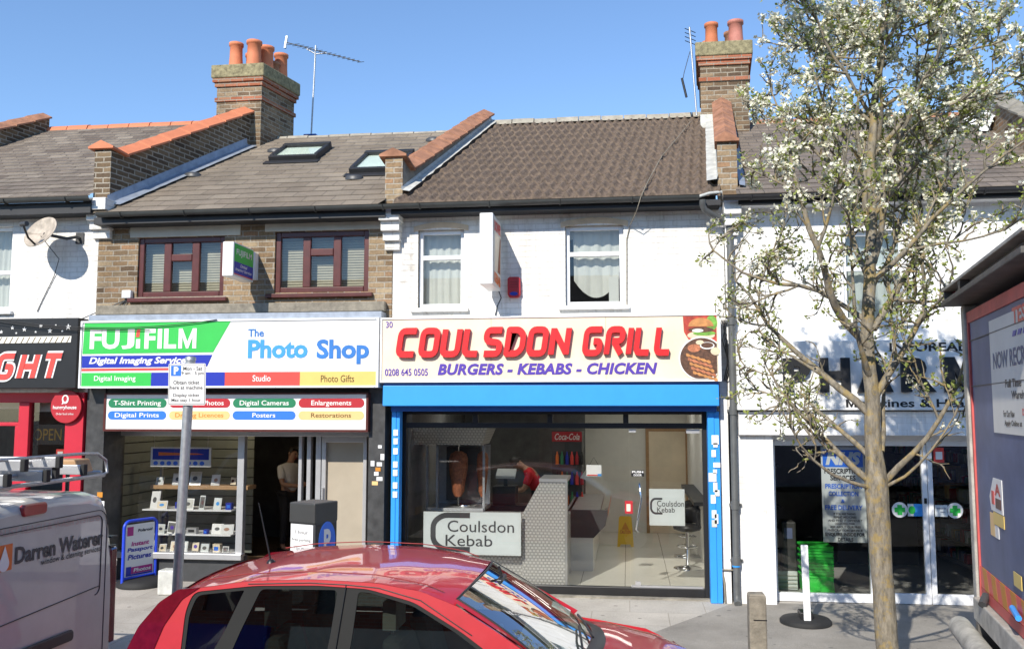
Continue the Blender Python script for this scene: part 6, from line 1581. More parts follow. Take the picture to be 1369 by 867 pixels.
# roof skin
mb = MB(); rows = []
for i in range(30):
    u = i / 29
    r = []
    for j in range(25):
        t = j / 24 * 2 - 1
        bow = .06 * (1 - t * t)
        x = -2.86 + u * (1.80 + bow * 1.0) - .05 * (1 - t * t) * (1 - u)
        ze = top_edge(min(x, -1.06)) if x > -1.06 else top_edge(x)
        zc = lerp(ZCE, x); yh = SIDE(ze) + .004
        z = ze + (zc - ze) * (1 - abs(t) ** 2.6)
        r.append((x, CY + t * yh, z))
    rows.append(r)
mb.grid(rows, True)
roof = mb.build('roof', M['car_red'], car)
for s in (-1, 1):                                     # roof gutter line and rain channel
    b = MB(); b.tube([(x, CY + s * (SIDE(top_edge(x)) - .075), top_edge(x) + .034) for x in [-2.7 + 1.55 * k / 14 for k in range(15)]], .004, 5); b.build('roof_seam', M['red_side'], roof)
b = MB(); b.lathe((-2.53, CY - .05, lerp(ZCE, -2.53) - .015), [(.035, 0), (.03, .025), (.012, .04)], 12); b.tube([(-2.53, CY - .05, lerp(ZCE, -2.53)), (-2.635, CY - .05, lerp(ZCE, -2.53) + .42)], [.007, .004], 6); b.build('antenna', M['black'], roof)
# sides: red ring, black pillars, three windows each
belt = .90
def bez(pts, n=5, r=.06): return fillet(pts, r, True)
edge_top = [(x, top_edge(x) + .0) for x in [-2.86 + (1.80) * k / 16 for k in range(17)]]
ring = [(-3.19, belt), (-3.08, 1.12), (-2.96, 1.27)] + edge_top + [(-.82, 1.165), (-.45, .945), (-.40, belt)]
dlo = bez([(-2.80, .93), (-2.80, 1.22), (-2.76, 1.335), (-2.35, 1.382), (-1.95, 1.393), (-1.62, 1.38), (-1.32, 1.31), (-1.02, 1.15), (-.72, .955), (-.75, .93)], r=.05)
qtr = bez([(-2.775, .935), (-2.775, 1.2), (-2.735, 1.315), (-2.425, 1.352), (-2.53, 1.1), (-2.62, .935)], r=.04)
rdw = bez([(-2.49, .935), (-2.42, 1.12), (-2.315, 1.362), (-1.815, 1.368), (-1.84, 1.1), (-1.865, .935)], r=.03)
fdw = bez([(-1.72, .935), (-1.70, 1.1), (-1.68, 1.365), (-1.60, 1.355), (-1.33, 1.288), (-1.05, 1.14), (-.86, 1.015), (-.86, .935)], r=.03)
for s in (-1, 1):
    f = side_pt(s); fl_ = (lambda f: (lambda u, v, w: f(u, v, w)))(f)
    o = lambda pts: pts
    sd = solid2d([ring, dlo[::-1]], f, -.02, 0); 
    if s == 1: sd.f = [list(reversed(q)) for q in sd.f]
    side = sd.build('side_panel', M['car_red'], car)
    pl = solid2d([dlo, qtr[::-1], rdw[::-1], fdw[::-1]], f, -.022, -.007)
    if s == 1: pl.f = [list(reversed(q)) for q in pl.f]
    pl.build('window_pillar', M['pillar_black'], side)
    for q in (qtr, rdw, fdw):
        vs, fs = fill2d([q]); g = MB(); g.add([f(v.x, v.y, -.012) for v in vs], fs); g.build('side_window', M['car_glass'] if q is not fdw else M['screen_glass'] if s == 2 else M['car_glass'], side)
    sm = MB(); sm.tube([tuple(f(a, b, .001)) for a, b in [(-1.76, 1.40), (-1.775, 1.25), (-1.80, 1.0), (-1.80, .86)]], .004, 4); sm.tube([tuple(f(a, b, .001)) for a, b in [(-2.40, 1.392), (-2.0, 1.408), (-1.76, 1.402), (-1.55, 1.388), (-1.28, 1.322), (-.95, 1.13)]], .004, 4); sm.build('door_seam', M['black'], side)
    lm = fillet([(-3.21, .86), (-3.10, 1.12), (-2.98, 1.27), (-2.86, 1.35), (-2.72, 1.362), (-2.83, 1.29), (-2.93, 1.13), (-3.02, .86)], .02, True)
    tl = solid2d([lm], f, -.01, .006)
    if s == 1: tl.f = [list(reversed(q)) for q in tl.f]
    tl.build('tail_lamp', M['lamp_red'], car)
    # door mirror
    b = MB(); mxx = -.74
    b.hexa([(mxx + dx * (1 if z > .95 else .8), CY + s * yy, z) for z in (.88, 1.03) for yy in (.86, 1.05) for dx in (-.05, .07)]); b.build('door_mirror', M['car_red'], car, .03)
# windscreen and its surround
def ws_pt(u, t):   # u 0 roof .. 1 cowl, t -1..1 across
    xt = -1.055 + .075 * (1 - t * t); xb = -.42 + .16 * (1 - t * t)
    zt_ = 1.322 + (lerp(ZCE, -.95) - 1.322) * (1 - abs(t) ** 2.6); zb = .90 + .05 * (1 - t * t)
    yt = SIDE(1.31) - .045; yb = SIDE(.9) - .055
    bulge = .02 * math.sin(math.pi * u)
    return Vector((xt + (xb - xt) * u + bulge * .5, CY + t * (yt + (yb - yt) * u), zt_ + (zb - zt_) * u + bulge))
mb = MB(); mb.grid([[ws_pt(i / 12, j / 16 * 2 - 1) for j in range(17)] for i in range(13)], True); mb.build('windscreen', M['screen_glass'], car)
for s in (-1, 1):
    b = MB(); b.grid([[ws_pt(i / 10, s) + Vector((0, 0, .004)), ws_pt(i / 10, s) + Vector((-.02, s * .035, .008)), Vector((-1.06 + .66 * (i / 10), CY + s * (SIDE(1.31 - .41 * i / 10) + .001), 1.315 - .37 * i / 10 + .0))] for i in range(11)], True); b.build('windscreen_pillar', M['car_red'], car)
b = MB(); b.tube([tuple(ws_pt(0, j / 16 * 2 - 1) + Vector((-.004, 0, .004))) for j in range(17)], .008, 5)
for s in (-1, 1): b.tube([tuple(ws_pt(i / 10, s) + Vector((0, 0, .005))) for i in range(11)], .008, 5)
b.build('windscreen_seal', M['black'], car)
b = MB(); b.grid([[ws_pt(1, j / 16 * 2 - 1) + Vector((0, 0, .006)) for j in range(17)], [ws_pt(1, j / 16 * 2 - 1) + Vector((.09, 0, -.015)) for j in range(17)], [ws_pt(1, j / 16 * 2 - 1) + Vector((.10, 0, -.05)) for j in range(17)]], True); b.build('cowl', M['black'], car)
for y0_, y1_ in ((-.1, .45), (-.55, -.05)):
    b = MB(); b.tube([tuple(ws_pt(1.02, y0_) + Vector((0, 0, .03))), tuple(ws_pt(.93, (y0_ + y1_) / 2) + Vector((0, 0, .03))), tuple(ws_pt(.88, y1_) + Vector((0, 0, .022)))], .009, 5); b.build('wiper', M['black'], car)
# bonnet, nose, tail and lower sides
ZB = [(-.42, .885), (-.2, .875), (.1, .815), (.35, .735), (.55, .60), (.66, .47)]
mb = MB(); rows = []
for i in range(16):
    x = -.40 + 1.06 * i / 15; r = []
    for j in range(21):
        t = j / 20 * 2 - 1
        yh = (.82 - .22 * max(0, (x - .1) / .56) ** 1.8)
        r.append((x + .10 * (1 - t * t) - .0, CY + t * yh, lerp(ZB, x) + .045 * (1 - t ** 4) - .012 * abs(t) ** 8))
    rows.append(r)
mb.grid(rows, True); mb.build('bonnet', M['car_red'], car)
def half(x):
    if x < -2.6: return .84 - .14 * ((-2.6 - x) / .6) ** 2
    if x > .1: return .84 - .22 * ((x - .1) / .62) ** 1.8
    return .84
ZT = [(-3.16, .88), (-.42, .90), (.1, .83), (.55, .62), (.72, .5)]
mb = MB(); rows = []
for i in range(40):
    x = -3.2 + 3.92 * i / 39; h_ = half(x); zt_ = lerp(ZT, x)
    prof = [(h_ - .07, .03), (h_ - .01, .16), (h_ + .012, .36), (h_ + .012, .52), (h_ - .004, zt_ - .04), (h_ - .004, zt_)]
    rows.append([(x, CY - y, z) for y, z in prof])
mb.grid(rows, True)
rows = [[(x, 2 * CY - y, z) for x, y, z in r][::-1] for r in rows]; mb.grid(rows, True)
mb.build('lower_body', M['car_red'], car)
for x, nm, zs_ in ((.71, 'front_bumper', (.03, .62)), (-3.2, 'rear_bumper', (.03, .60))):
    mb = MB(); sgn = 1 if x > 0 else -1; hb = half(x)
    mb.grid([[(x + sgn * .07 * (1 - (j / 12 * 2 - 1) ** 2) * (1 if 0 < k < 3 else .6), CY + (j / 12 * 2 - 1) * hb, zs_[0] + (zs_[1] - zs_[0]) * k / 3) for j in range(13)] for k in range(4)], True); mb.build(nm, M['car_red'], car)
mb = MB()   # tailgate
def tg(u, t):
    z = 1.35 - .79 * u; x = -2.89 - .37 * min(1, u * 1.1) ** .8
    zc = z - .045 * abs(t) ** 2.5 * (1 - u)
    return Vector((x - .02 * (1 - t * t), CY + t * (SIDE(min(1.35, zc)) - .02), zc))
mb.grid([[tg(i / 12, j / 14 * 2 - 1) for j in range(15)] for i in range(13)], True); tgo = mb.build('tailgate', M['car_red'], car)
g = MB(); g.grid([[tg(.08 + .36 * i / 6, (j / 12 * 2 - 1) * .86) + Vector((-.008, 0, 0)) for j in range(13)] for i in range(7)], True); g.build('rear_window', M['car_glass'], tgo)
b = MB(); b.grid([[Vector((-2.84 - .07 * k / 3, CY + (j / 14 * 2 - 1) * .62, 1.352 - .03 * abs(j / 14 * 2 - 1) ** 2.2 - .008 * k)) for j in range(15)] for k in range(4)], True); o = b.build('roof_spoiler', M['car_red'], car); o.modifiers.new('solid', 'SOLIDIFY').thickness = .03
for s in (-1, 1):    # tall tail lamps climbing the rear pillars
    b = MB(); rr = []
    for i in range(12):
        u = i / 11; z = 1.325 - .56 * u; x = -2.86 - .33 * u - .015 * math.sin(u * 3.14)
        y = SIDE(z)
        rr.append([Vector((x + .055 - .01 * u, CY + s * (y + .006), z)), Vector((x - .01, CY + s * (y + .004), z - .005)), Vector((x - .04, CY + s * (y - .03), z - .008)), Vector((x - .05, CY + s * (y - .12), z - .008))])
    b.grid(rr, True); b.build('tail_lamp', M['lamp_red'], car)
    h = MB(); h.grid([[Vector((.30 + .27 * u_ + .02 * math.sin(3.14 * v_), CY + s * (.80 - .18 * u_ - .10 * v_), .735 - .16 * u_ + .055 * v_ - .005)) for v_ in (0, .33, .66, 1)] for u_ in (0, .25, .5, .75, 1)], True); h.build('headlamp', M['chrome'], car)
for wx_ in (-2.62, .12):
    for s in (-1, 1):
        w_ = MB(); yy = CY + s * .76
        def wheel(prof, mb):
            vs = []; fs = []; n = 28
            for r, y in prof:
                for k in range(n): a = 2 * math.pi * k / n; vs.append((wx_ + r * math.cos(a), yy + s * y, RZD + .31 + r * math.sin(a)))
            for i in range(len(prof) - 1):
                for k in range(n): k2 = (k + 1) % n; fs.append((i * n + k, i * n + k2, (i + 1) * n + k2, (i + 1) * n + k))
            mb.add(vs, fs, True)
        wheel([(.19, -.1), (.29, -.1), (.31, -.07), (.31, .07), (.29, .1), (.2, .1)], w_); wh = w_.build('wheel', M['tyre'], car)
        r_ = MB(); wheel([(.2, .1), (.19, .07), (.06, .085), (.02, .09)], r_); r_.build('rim', M['alu'], wh)
mb = MB(); mb.box(-3.1, .55, CY - .78, CY + .78, .02, .08); mb.build('underbody', M['black'], car)
# cabin
mb = MB(); mb.box(-3.0, -.4, CY - .74, CY + .74, .09, .42); mb.build('cabin_floor', M['seat'], car)
mb = MB(); mb.hexa([(x, y, z + (-.06 if x > -.5 else 0)) for z in (.55, .93) for y in (CY - .72, CY + .72) for x in (-.78, -.30)]); mb.build('dashboard', M['seat'], car, .04)
for x, y in ((-1.45, -.36), (-1.45, .36), (-2.25, -.36), (-2.25, .36)):
    mb = MB(); mb.hexa([(x + .1 - (z - .42) * .28 + dx, CY + y + dy, z) for z in (.42, 1.03) for dy in (-.22, .22) for dx in (-.07, .07)]); mb.box(x, x + .45, CY + y - .23, CY + y + .23, .36, .5); so_ = mb.build('seat', M['seat'], car, .05)
    mb = MB(); mb.box(x - .14, x - .05, CY + y - .13, CY + y + .13, 1.07, 1.25); mb.tube([(x - .09, CY + y - .06, 1.0), (x - .09, CY + y - .06, 1.1)], .01); mb.tube([(x - .09, CY + y + .06, 1.0), (x - .09, CY + y + .06, 1.1)], .01); mb.build('headrest', M['seat_pale'] if x > -2 else M['seat'], so_, .035)
mb = MB(); wc = Vector((-.93, CY - .36, .93)); ax_ = Vector((-.85, 0, .52)).normalized(); a1_ = Vector((0, 1, 0)); a2_ = ax_.cross(a1_)
mb.tube([tuple(wc + (a1_ * math.cos(k * .3142) + a2_ * math.sin(k * .3142)) * .185) for k in range(21)], .016, 6); mb.tube([tuple(wc - a1_ * .18), tuple(wc), tuple(wc + a1_ * .18)], .02, 6); mb.tube([tuple(wc), tuple(wc - ax_ * .25)], .03, 6); mb.build('steering_wheel', M['black'], car)
mb = MB(); mb.box(-.90, -.86, CY - .12, CY + .12, 1.27, 1.34); mb.tube([(-.88, CY, 1.34), (-.9, CY, 1.41)], .012, 6); mb.build('rear_view_mirror', M['black'], car, .012)
mb = MB(); q = ws_pt(.72, .62); mb.hexa([(q.x - .03 + a, q.y + b, q.z - .02 + c - a * .5) for c in (0, .012) for b in (-.07, .07) for a in (-.03, .1)]); mb.build('dash_paper', M['paper'], car)

# ---------------------------------------------------------------- the van at the left
van = thing('parked_van', 'silver white window cleaning van with a ladder rack, cut by the left edge', 'van', (-6.4, -5.65, RZD))
VX, VY0, VY1 = -4.15, -6.60, -4.66
def vsec(k, x):
    """half outline of the body at height steps, with rounded shoulders"""
    return [(.93, .2), (.955, .5), (.955, 1.0), (.93, 1.3), (.87, 1.6), (.83, 1.72), (.76, 1.81), (.62, 1.85), (.3, 1.87), (0, 1.875)]
VC = (VY0 + VY1) / 2
secs = []
for x, s_, dz in ((VX - .14, 1, 0), (VX - .6, 1, .005), (VX - 2.0, 1, .01), (VX - 3.1, 1, 0), (VX - 3.3, .99, -.01)):
    h = vsec(0, x); secs.append([(x, VC - y * s_, z + dz) for y, z in h] + [(x, VC + y * s_, z + dz) for y, z in h[-2::-1]])
# rounded rear corner
r2 = []
for x, inset, dz in ((VX, .10, -.085), (VX - .02, .05, -.04), (VX - .06, .02, -.015)):
    h = vsec(0, x); r2.append([(x, VC - max(0, y - inset), z + dz * (1 if z > 1.5 else 0)) for y, z in h] + [(x, VC + max(0, y - inset), z + dz * (1 if z > 1.5 else 0)) for y, z in h[-2::-1]])
mb = MB(); mb.grid(r2 + secs, True)
mb.add(r2[0], [tuple(range(len(r2[0])))])
mb.build('body', M['van_white'], van)
mb = MB(); secn = []
for x, zt_, hw_ in ((VX - 3.3, 1.86, .94), (VX - 3.9, 1.55, .93), (VX - 4.25, 1.02, .92), (VX - 4.75, .85, .86), (VX - 4.9, .5, .8)):
    h = [(hw_, .1), (hw_, .5), (hw_, min(zt_ - .1, 1.0)), (hw_ * .86, zt_ - .06), (hw_ * .7, zt_), (0, zt_ + .01)]; secn.append([(x, VC - y, z) for y, z in h] + [(x, VC + y, z) for y, z in h[-2::-1]])
mb.grid(secn, True); mb.add(secn[-1], [tuple(range(len(secn[-1]) - 1, -1, -1))]); mb.build('cab', M['van_white'], van)
mb = MB(); mb.grid([[(VX - 3.93 - .31 * u, VC + t * .74, 1.53 - .5 * u) for t in (-1, -.5, 0, .5, 1)] for u in (0, .5, 1)], True); mb.v = [(x - .01, y, z + .02) for x, y, z in mb.v]; mb.build('windscreen', M['car_glass'], van)
for s in (-1, 1):
    mb = MB(); mb.add([(VX - 3.25, VC + s * .93, 1.05), (VX - 4.1, VC + s * .94, 1.05), (VX - 3.8, VC + s * .86, 1.5), (VX - 3.25, VC + s * .875, 1.6)], [(0, 1, 2, 3)]); mb.v = [(x, y + s * .02, z) for x, y, z in mb.v]; mb.build('side_window', M['car_glass'], van)
PV = Plane((VX, 0, 0), (0, 1, 0), (1, 0, 0))
# rear door: pressed outline, badge, writing
mb = MB()
dz0, dz1 = .25, 1.70
outl = rrect(VY0 + .16, VY1 - .20, dz0, dz1, .12)
mb.tube([tuple(PV(a, b, .002)) for a, b in outl + outl[:1]], .004, 5); mb.build('door_seam', M['dark_grey'], van)
mb = MB(); mb.tube([tuple(PV(a, b, .004)) for a, b in rrect(VY0 + .26, VY1 - .27, 1.05, 1.66, .06) + [(VY1 - .27, 1.11)]], .004, 5); mb.build('pressed_line', M['grey_trim'], van)
a = (-5.906, -5.646, 1.754, 1.837)
mb = MB(); mb.prism(rrect(a[0], a[1], a[2], a[3], .03), PV, -.02, .02); mb.build('brake_lamp', M['brake_red'], van, .01)
u_ = lambda x0: x0
lettering('lettering', 'Darren Waterer', PV, -5.95, -4.915, 1.442 , 1.559, M['grey_txt'], van, w=.005, bold=.03, skew=-.015)
lettering('lettering', 'window & cleaning services', PV, -5.673, -4.943, 1.378, 1.434, M['grey_txt'], van, w=.005, bold=.01, skew=-.01)
lettering('lettering', 'SPECIALIST REACH & WASH SYSTEMS', PV, -6.324, -4.967, 1.65, 1.7, mat('faded_pink_lettering', (.50, .36, .33), .5, var=.05), van, w=.005, skew=-.03)
a = (-6.196, -5.98, 1.417, 1.59); panel('logo_square', PV, a[0], a[1], a[2], a[3], .001, .004, M['orange'], van)
cu, cv = a[0] + (a[1] - a[0]) * .62, (a[2] + a[3]) / 2 - .01
drop = [(cu + .055 * math.sin(k * .2618) * (1 if math.cos(k * .2618) < .3 else .7), cv - .03 - .055 * math.cos(k * .2618)) for k in range(24)]
MB().prism(ellipse(cu, cv - .03, .05, .05, 20), PV, .005, .007).build('logo_drop', M['white'], van); MB().prism([(cu - .043, cv - .01), (cu + .043, cv - .01), (cu, cv + .09)], PV, .0075, .009).build('logo_drop', M['white'], van)
mb = MB(); mb.prism(rrect(VC - .27, VC + .27, .42, .56, .02), PV, .001, .02); mb.build('number_plate', M['yellow'], van)
mb = MB(); mb.prism(rrect(VC - .35, VC + .35, .78, .86, .03), PV, .001, .03); mb.build('handle_bar', M['grey_trim'], van, .01)
for s in (-1, 1):   # tall tail lamps on the corners
    mb = MB(); yq = VC + s * .885
    mb.hexa([(x, yq + s * yy * (1 if z < 1 else .93), z) for z in (.62, 1.38) for yy in (-.04, .078) for x in (VX - .10, VX - .005)]); mb.build('tail_lamp', M['lamp_red'], van, .02)
    for z in (1.385, 1.46): box('corner_seam', M['grey_trim'], van, VX - .12, VX + .003, yq - .05, yq + .045, z, z + .012)
mb = MB(); mb.prism(rrect(VY0 - .02, VY1 + .02, .12, .42, .05), PV, -.1, .09); mb.build('rear_bumper', M['dark_grey'], van, .02)
for wx_ in (VX - .75, VX - 3.7):
    for s in (-1, 1):
        mb = MB(); yy = VC + s * .84; mb.tube([(wx_, yy - .1, RZD + .32), (wx_, yy + .1, RZD + .32)], .32, 26); wh = mb.build('wheel', M['tyre'], van, .02)
        mb = MB(); mb.tube([(wx_, yy + s * .095, RZD + .32), (wx_, yy + s * .108, RZD + .32)], .2, 22); mb.build('rim', M['alu'], wh)
# roof rack
rk = thing('roof_rack', 'bare steel roof rack carrying ladders on the van', 'roof rack', (VX - 1.0, VC, 1.87))
mb = MB(); ry0, ry1 = VC - .74, VC + .80; rz = 1.985
mb.tube([(VX - .05, ry0, rz - .02), (VX - .05, ry1 - .02, rz - .02), ], .016, 8)
c_ = [(VX - .05, ry1 - .06, rz - .02), (VX - .04, ry1 + .01, rz), (VX - .04, ry1 - .02, rz + .10), (VX - .05, ry1 - .12, rz + .155), (VX - .05, ry1 - .35, rz + .165), (VX - .06, ry0 - .1, rz + .165)]
mb.tube(c_, .013, 8); mb.build('end_hoop', M['steel'], rk)
for x in (VX - .9, VX - 1.9, VX - 2.8):
    mb = MB(); mb.tube([(x, ry0, rz - .02), (x, ry1, rz - .02)], .02, 8); mb.build('cross_bar', M['steel'], rk)
for y in (ry0, ry1 - .04):
    mb = MB(); mb.tube([(VX - .06, y, rz), (VX - 2.9, y, rz)], .018, 8); mb.build('side_rail', M['steel'], rk)
    for x in (VX - .35, VX - 1.9, VX - 2.8):
        mb = MB(); mb.tube([(x, y, 1.8), (x, y, rz)], .016, 6); mb.build('foot', M['dark_grey'], rk)
def ladder(y0, w_, z, x0, L, label, grp, st='alu'):
    t = thing('ladder', label, 'ladder', (x0, y0 + w_ / 2, z), grp)
    for y in (y0, y0 + w_):
        mb = MB(); mb.box(x0 - L, x0, y - .018, y + .018, z, z + .075); rl = mb.build('rail', M[st], t, .006)
        mb = MB(); mb.box(x0 - .0, x0 + .035, y - .024, y + .024, z - .005, z + .08); mb.build('foot', M['rubber'], rl, .006)
    mb = MB(); n = int(L / .28)
    for i in range(n):
        x = x0 - .2 - i * .28; mb.tube([(x, y0, z + .037), (x, y0 + w_, z + .037)], .014, 6)
    mb.build('rungs', M[st], t)
ladder(VC - .62, .40, rz + .01, VX + .12, 2.8, 'aluminium ladder on the van rack, nearest the road', 'ladders on the van rack')
ladder(VC - .36, .38, rz + .09, VX + .05, 2.6, 'upper aluminium ladder lying across the middle of the van rack', 'ladders on the van rack')
ladder(VC + .06, .34, rz + .01, VX + .0, 2.6, 'aluminium ladder on the van rack, nearest the shops', 'ladders on the van rack')
mb = MB(); mb.hexa([(x, y, z) for z in (rz + .02, rz + .12) for y in (VC + .44, VC + .64) for x in (VX - 2.2, VX - .05 - (0 if z < rz + .1 else .04))]); tag(mb.build('plank', M['shelf_wood'], None, .01), 'pale wooden plank lying on the van rack beside the ladders', 'plank')

# ---------------------------------------------------------------- the lorry at the right
LA = R(9.9); LO = Vector((2.5, -4.62, 0)); LU_ = Vector((-math.sin(LA), -math.cos(LA), 0)); LN_ = Vector((-math.cos(LA), math.sin(LA), 0))
lorry = thing('lorry', 'blue and grey lorry at the right edge with a job poster on its rear', 'lorry', (LO.x + 3, LO.y - 1.5, RZD))
PL_ = Plane(tuple(LO), tuple(LU_), tuple(LN_))
WL = 2.45
mb = MB(); mb.prism([(.02, 1.16), (WL - .02, 1.16), (WL - .02, 3.22), (.02, 3.22)], PL_, -6.5, -.08); mb.build('box_body', M['lorry_blue'], lorry)
mb = MB(); mb.prism([(.17, 1.16), (WL - .17, 1.16), (WL - .17, 3.2), (.17, 3.2)], PL_, -.075, -.02); mb.build('rear_door', M['lorry_blue'], lorry, .004)
for u0, u1 in ((0, .115), (WL - .115, WL)):
    mb = MB(); mb.prism([(u0, .98), (u1, .98), (u1, 3.26), (u0, 3.26)], PL_, -.12, .01); mb.build('rear_post', M['lorry_grey'], lorry, .012)
for a in ((.125, .165, 1.16, 3.2), (WL - .165, WL - .125, 1.16, 3.2), (.166, WL - .166, 3.12, 3.2)): panel('red_trim', PL_, *a, -.075, -.008, M['lorry_red'], lorry)
panel('lower_trim', PL_, .17, WL - .17, 1.165, 1.235, -.019, -.012, M['lorry_red'], lorry)
mb = MB(); mb.prism([(-.02, 3.262), (WL + .02, 3.262), (WL + .02, 3.30), (-.02, 3.30)], PL_, -.3, .14); mb.build('header_lip', M['lorry_dark'], lorry, .006)
mb = MB(); mb.prism([(-.0, 3.302), (WL, 3.302), (WL, 3.372), (-.0, 3.372)], PL_, -.3, .06); mb.build('header', M['lorry_dark'], lorry, .004)
mb = MB(); mb.prism([(-.03, 3.374), (WL + .03, 3.374), (WL + .03, 3.396), (-.03, 3.396)], PL_, -.35, .13); mb.build('header_cap', M['lorry_grey'], lorry, .004)
panel('marker_lamp', PL_,   .09, .16, 3.32, 3.36, .062, .075, M['lamp_red'], lorry)
mb = MB(); mb.prism([(.0, 3.302), (.03, 3.302), (.03, 3.372), (.0, 3.372)], PL_, .061, .12); mb.build('header_bracket', M['lorry_dark'], lorry)
mb = MB(); mb.prism([(.62, 3.302), (.66, 3.302), (.70, 3.372), (.60, 3.372)], PL_, .061, .12); mb.build('header_bracket', M['lorry_dark'], lorry)
panel('rear_sill', PL_, .116, WL - .116, 1.0, 1.158, -.12, .035, M['lorry_grey'], lorry, .01)
mb = MB(); mb.tube([tuple(PL_(-.06, .90, .10)), tuple(PL_(WL + .06, .90, .10))], .078, 16); mb.build('bumper_tube', M['lorry_grey'], lorry)
for u in (.25, WL - .25): panel('bumper_arm', PL_, u - .04, u + .04, .5, 1.0, -.15, .04, M['lorry_dark'], lorry)
panel('tail_lamp_board', PL_, .35, .75, .68, .8, .0, .05, M['orange'], lorry); panel('tail_lamp_board', PL_, WL - .75, WL - .35, .68, .8, .0, .05, M['orange'], lorry)
panel('chassis', PL_, .6, WL - .6, .45, .95, -6.4, -.2, M['lorry_dark'], lorry)
# chevron strip
mb = MB(); zc0, zc1 = 1.24, 1.385
for i in range(16):
    u = .172 + i * .14
    p = [(u, zc0), (u + .14, zc0), (u + .07, zc1), (u - .07, zc1)]; p = [(max(.172, min(WL - .172, a)), b) for a, b in p]
    mb.prism(p, PL_, -.018, -.013 + .0004 * (i % 2), mi=i % 2)
mb.build('chevron_strip', [M['coral'], M['orange_txt']], lorry)
a = (0.832, 1.781, 3.019, 2.433); pz0, pz1 = 2.344, 3.069
pu0 = 0.85
panel('poster', PL_, pu0, pu0 + 1.5, pz0, pz1, -.019, -.014, M['poster'], lorry)
lettering('lettering', 'TESCO', PL_, 1.511, 1.511 + .62, 2.988, 3.087, M['coral'], lorry, w=-.012, bold=.03)
mb = MB()
for i in range(5): u = 1.494 + i * .125; mb.prism([(u, 2.921), (u + .08, 2.921), (u + .105, 2.952), (u + .03, 2.952)], PL_, -.013, -.010)
mb.build('logo_dashes', M['navy'], lorry)
for s, x0, wdt, y0, y1, c in (('NOW RECRUITING', 0.936, 1.34, 2.749, 2.856, 'lorry_blue'), ('Full Time', 1.246, .40, 2.625, 2.675, 'grey_txt'), ('Warehouse', 1.393, .52, 2.555, 2.604, 'grey_txt'),
                          ('For Our New', 1.158, .29, 2.447, 2.488, 'grey_txt'), ('Da', 1.639, .08, 2.46, 2.498, 'coral'), ('Apply Online at', 1.175, .44, 2.385, 2.429, 'grey_txt')):
    lettering('lettering', s, PL_, x0, x0 + wdt, y0, y1, M[c], lorry, w=-.012, bold=.02)
a0, b0 = 0.602, 1.827
q = MB(); w_, h_ = 0.987 - a0, 2.045 - b0
q.prism([(a0 + w_ * .1, b0), (a0 + w_, b0), (a0 + w_, b0 + h_), (a0 + w_ * .35, b0 + h_), (a0, b0 + h_ * .4)], PL_, -.019, -.015); q.build('warning_sticker', M['white'], lorry)
lettering('lettering', 'A', PL_, a0 + w_ * .45, a0 + w_ * .9, b0 + h_ * .5, b0 + h_ * .85, M['lorry_red'], lorry, w=-.013, bold=.04); panel('figure_mark', PL_, a0 + w_ * .5, a0 + w_ * .9, b0 + h_ * .12, b0 + h_ * .42, -.0145, -.012, M['mahogany'], lorry); panel('figure_mark', PL_, a0 + w_ * .2, a0 + w_ * .4, b0 + h_ * .2, b0 + h_ * .6, -.0145, -.012, M['lorry_red'], lorry)
panel('warning_sticker', PL_, a0 + w_ * .25, a0 + w_ * 1.05, b0 - .085, b0 - .005, -.0185, -.014, M['yellow'], lorry); panel('warning_sticker', PL_, a0 - .02, a0 + w_ * .30, b0 - .17, b0 - .02, -.019, -.0155, M['peach'], lorry); panel('warning_sticker', PL_, a0 + w_ * .31, a0 + w_ * .6, b0 - .17, b0 - .09, -.019, -.0155, M['white'], lorry)
panel('warning_sticker', PL_, 1.228, 1.422, 1.442, 1.524, -.012, -.008, M['yellow'], lorry)
mb = MB(); mb.tube([tuple(PL_(1.192, 1.30, .0)), tuple(PL_(1.44, 1.29, .02))], .018, 8); mb.build('door_latch', M['sky_blue'], lorry)
mb = MB(); mb.tube([tuple(PL_(0.407, 1.22, .0)), tuple(PL_(0.485, 1.17, .04))], .028, 8); mb.build('hinge', M['dark_grey'], lorry)
for z in (2.716 + .27, 2.716 - .06): panel('door_joint', PL_, .171, WL - .171, z, z + .006, -.0195, -.0118, M['grey_txt'], lorry)
for w0, du in ((-1.3, 0), (-5.6, 0)):
    for u in (.18, WL - .18):
        c0 = PL_(u - .13, .36, w0); c1 = PL_(u + .13, .36, w0); mb = MB(); mb.tube([tuple(c0), tuple(c1)], .48, 28); wh = mb.build('wheel', M['tyre'], lorry, .03)
        e_ = PL_(u - .14, .36, w0) if u < 1 else PL_(u + .14, .36, w0); f_ = PL_(u - .12, .36, w0) if u < 1 else PL_(u + .12, .36, w0); mb = MB(); mb.tube([tuple(f_), tuple(e_)], .28, 22); mb.build('rim', M['alu'], wh)
mb = MB(); mb.prism([(.1, .5), (WL - .1, .5), (WL - .1, 2.6), (.1, 2.6)], PL_, -8.3, -6.62); cb_ = mb.build('cab', M['lorry_blue'], lorry, .08)

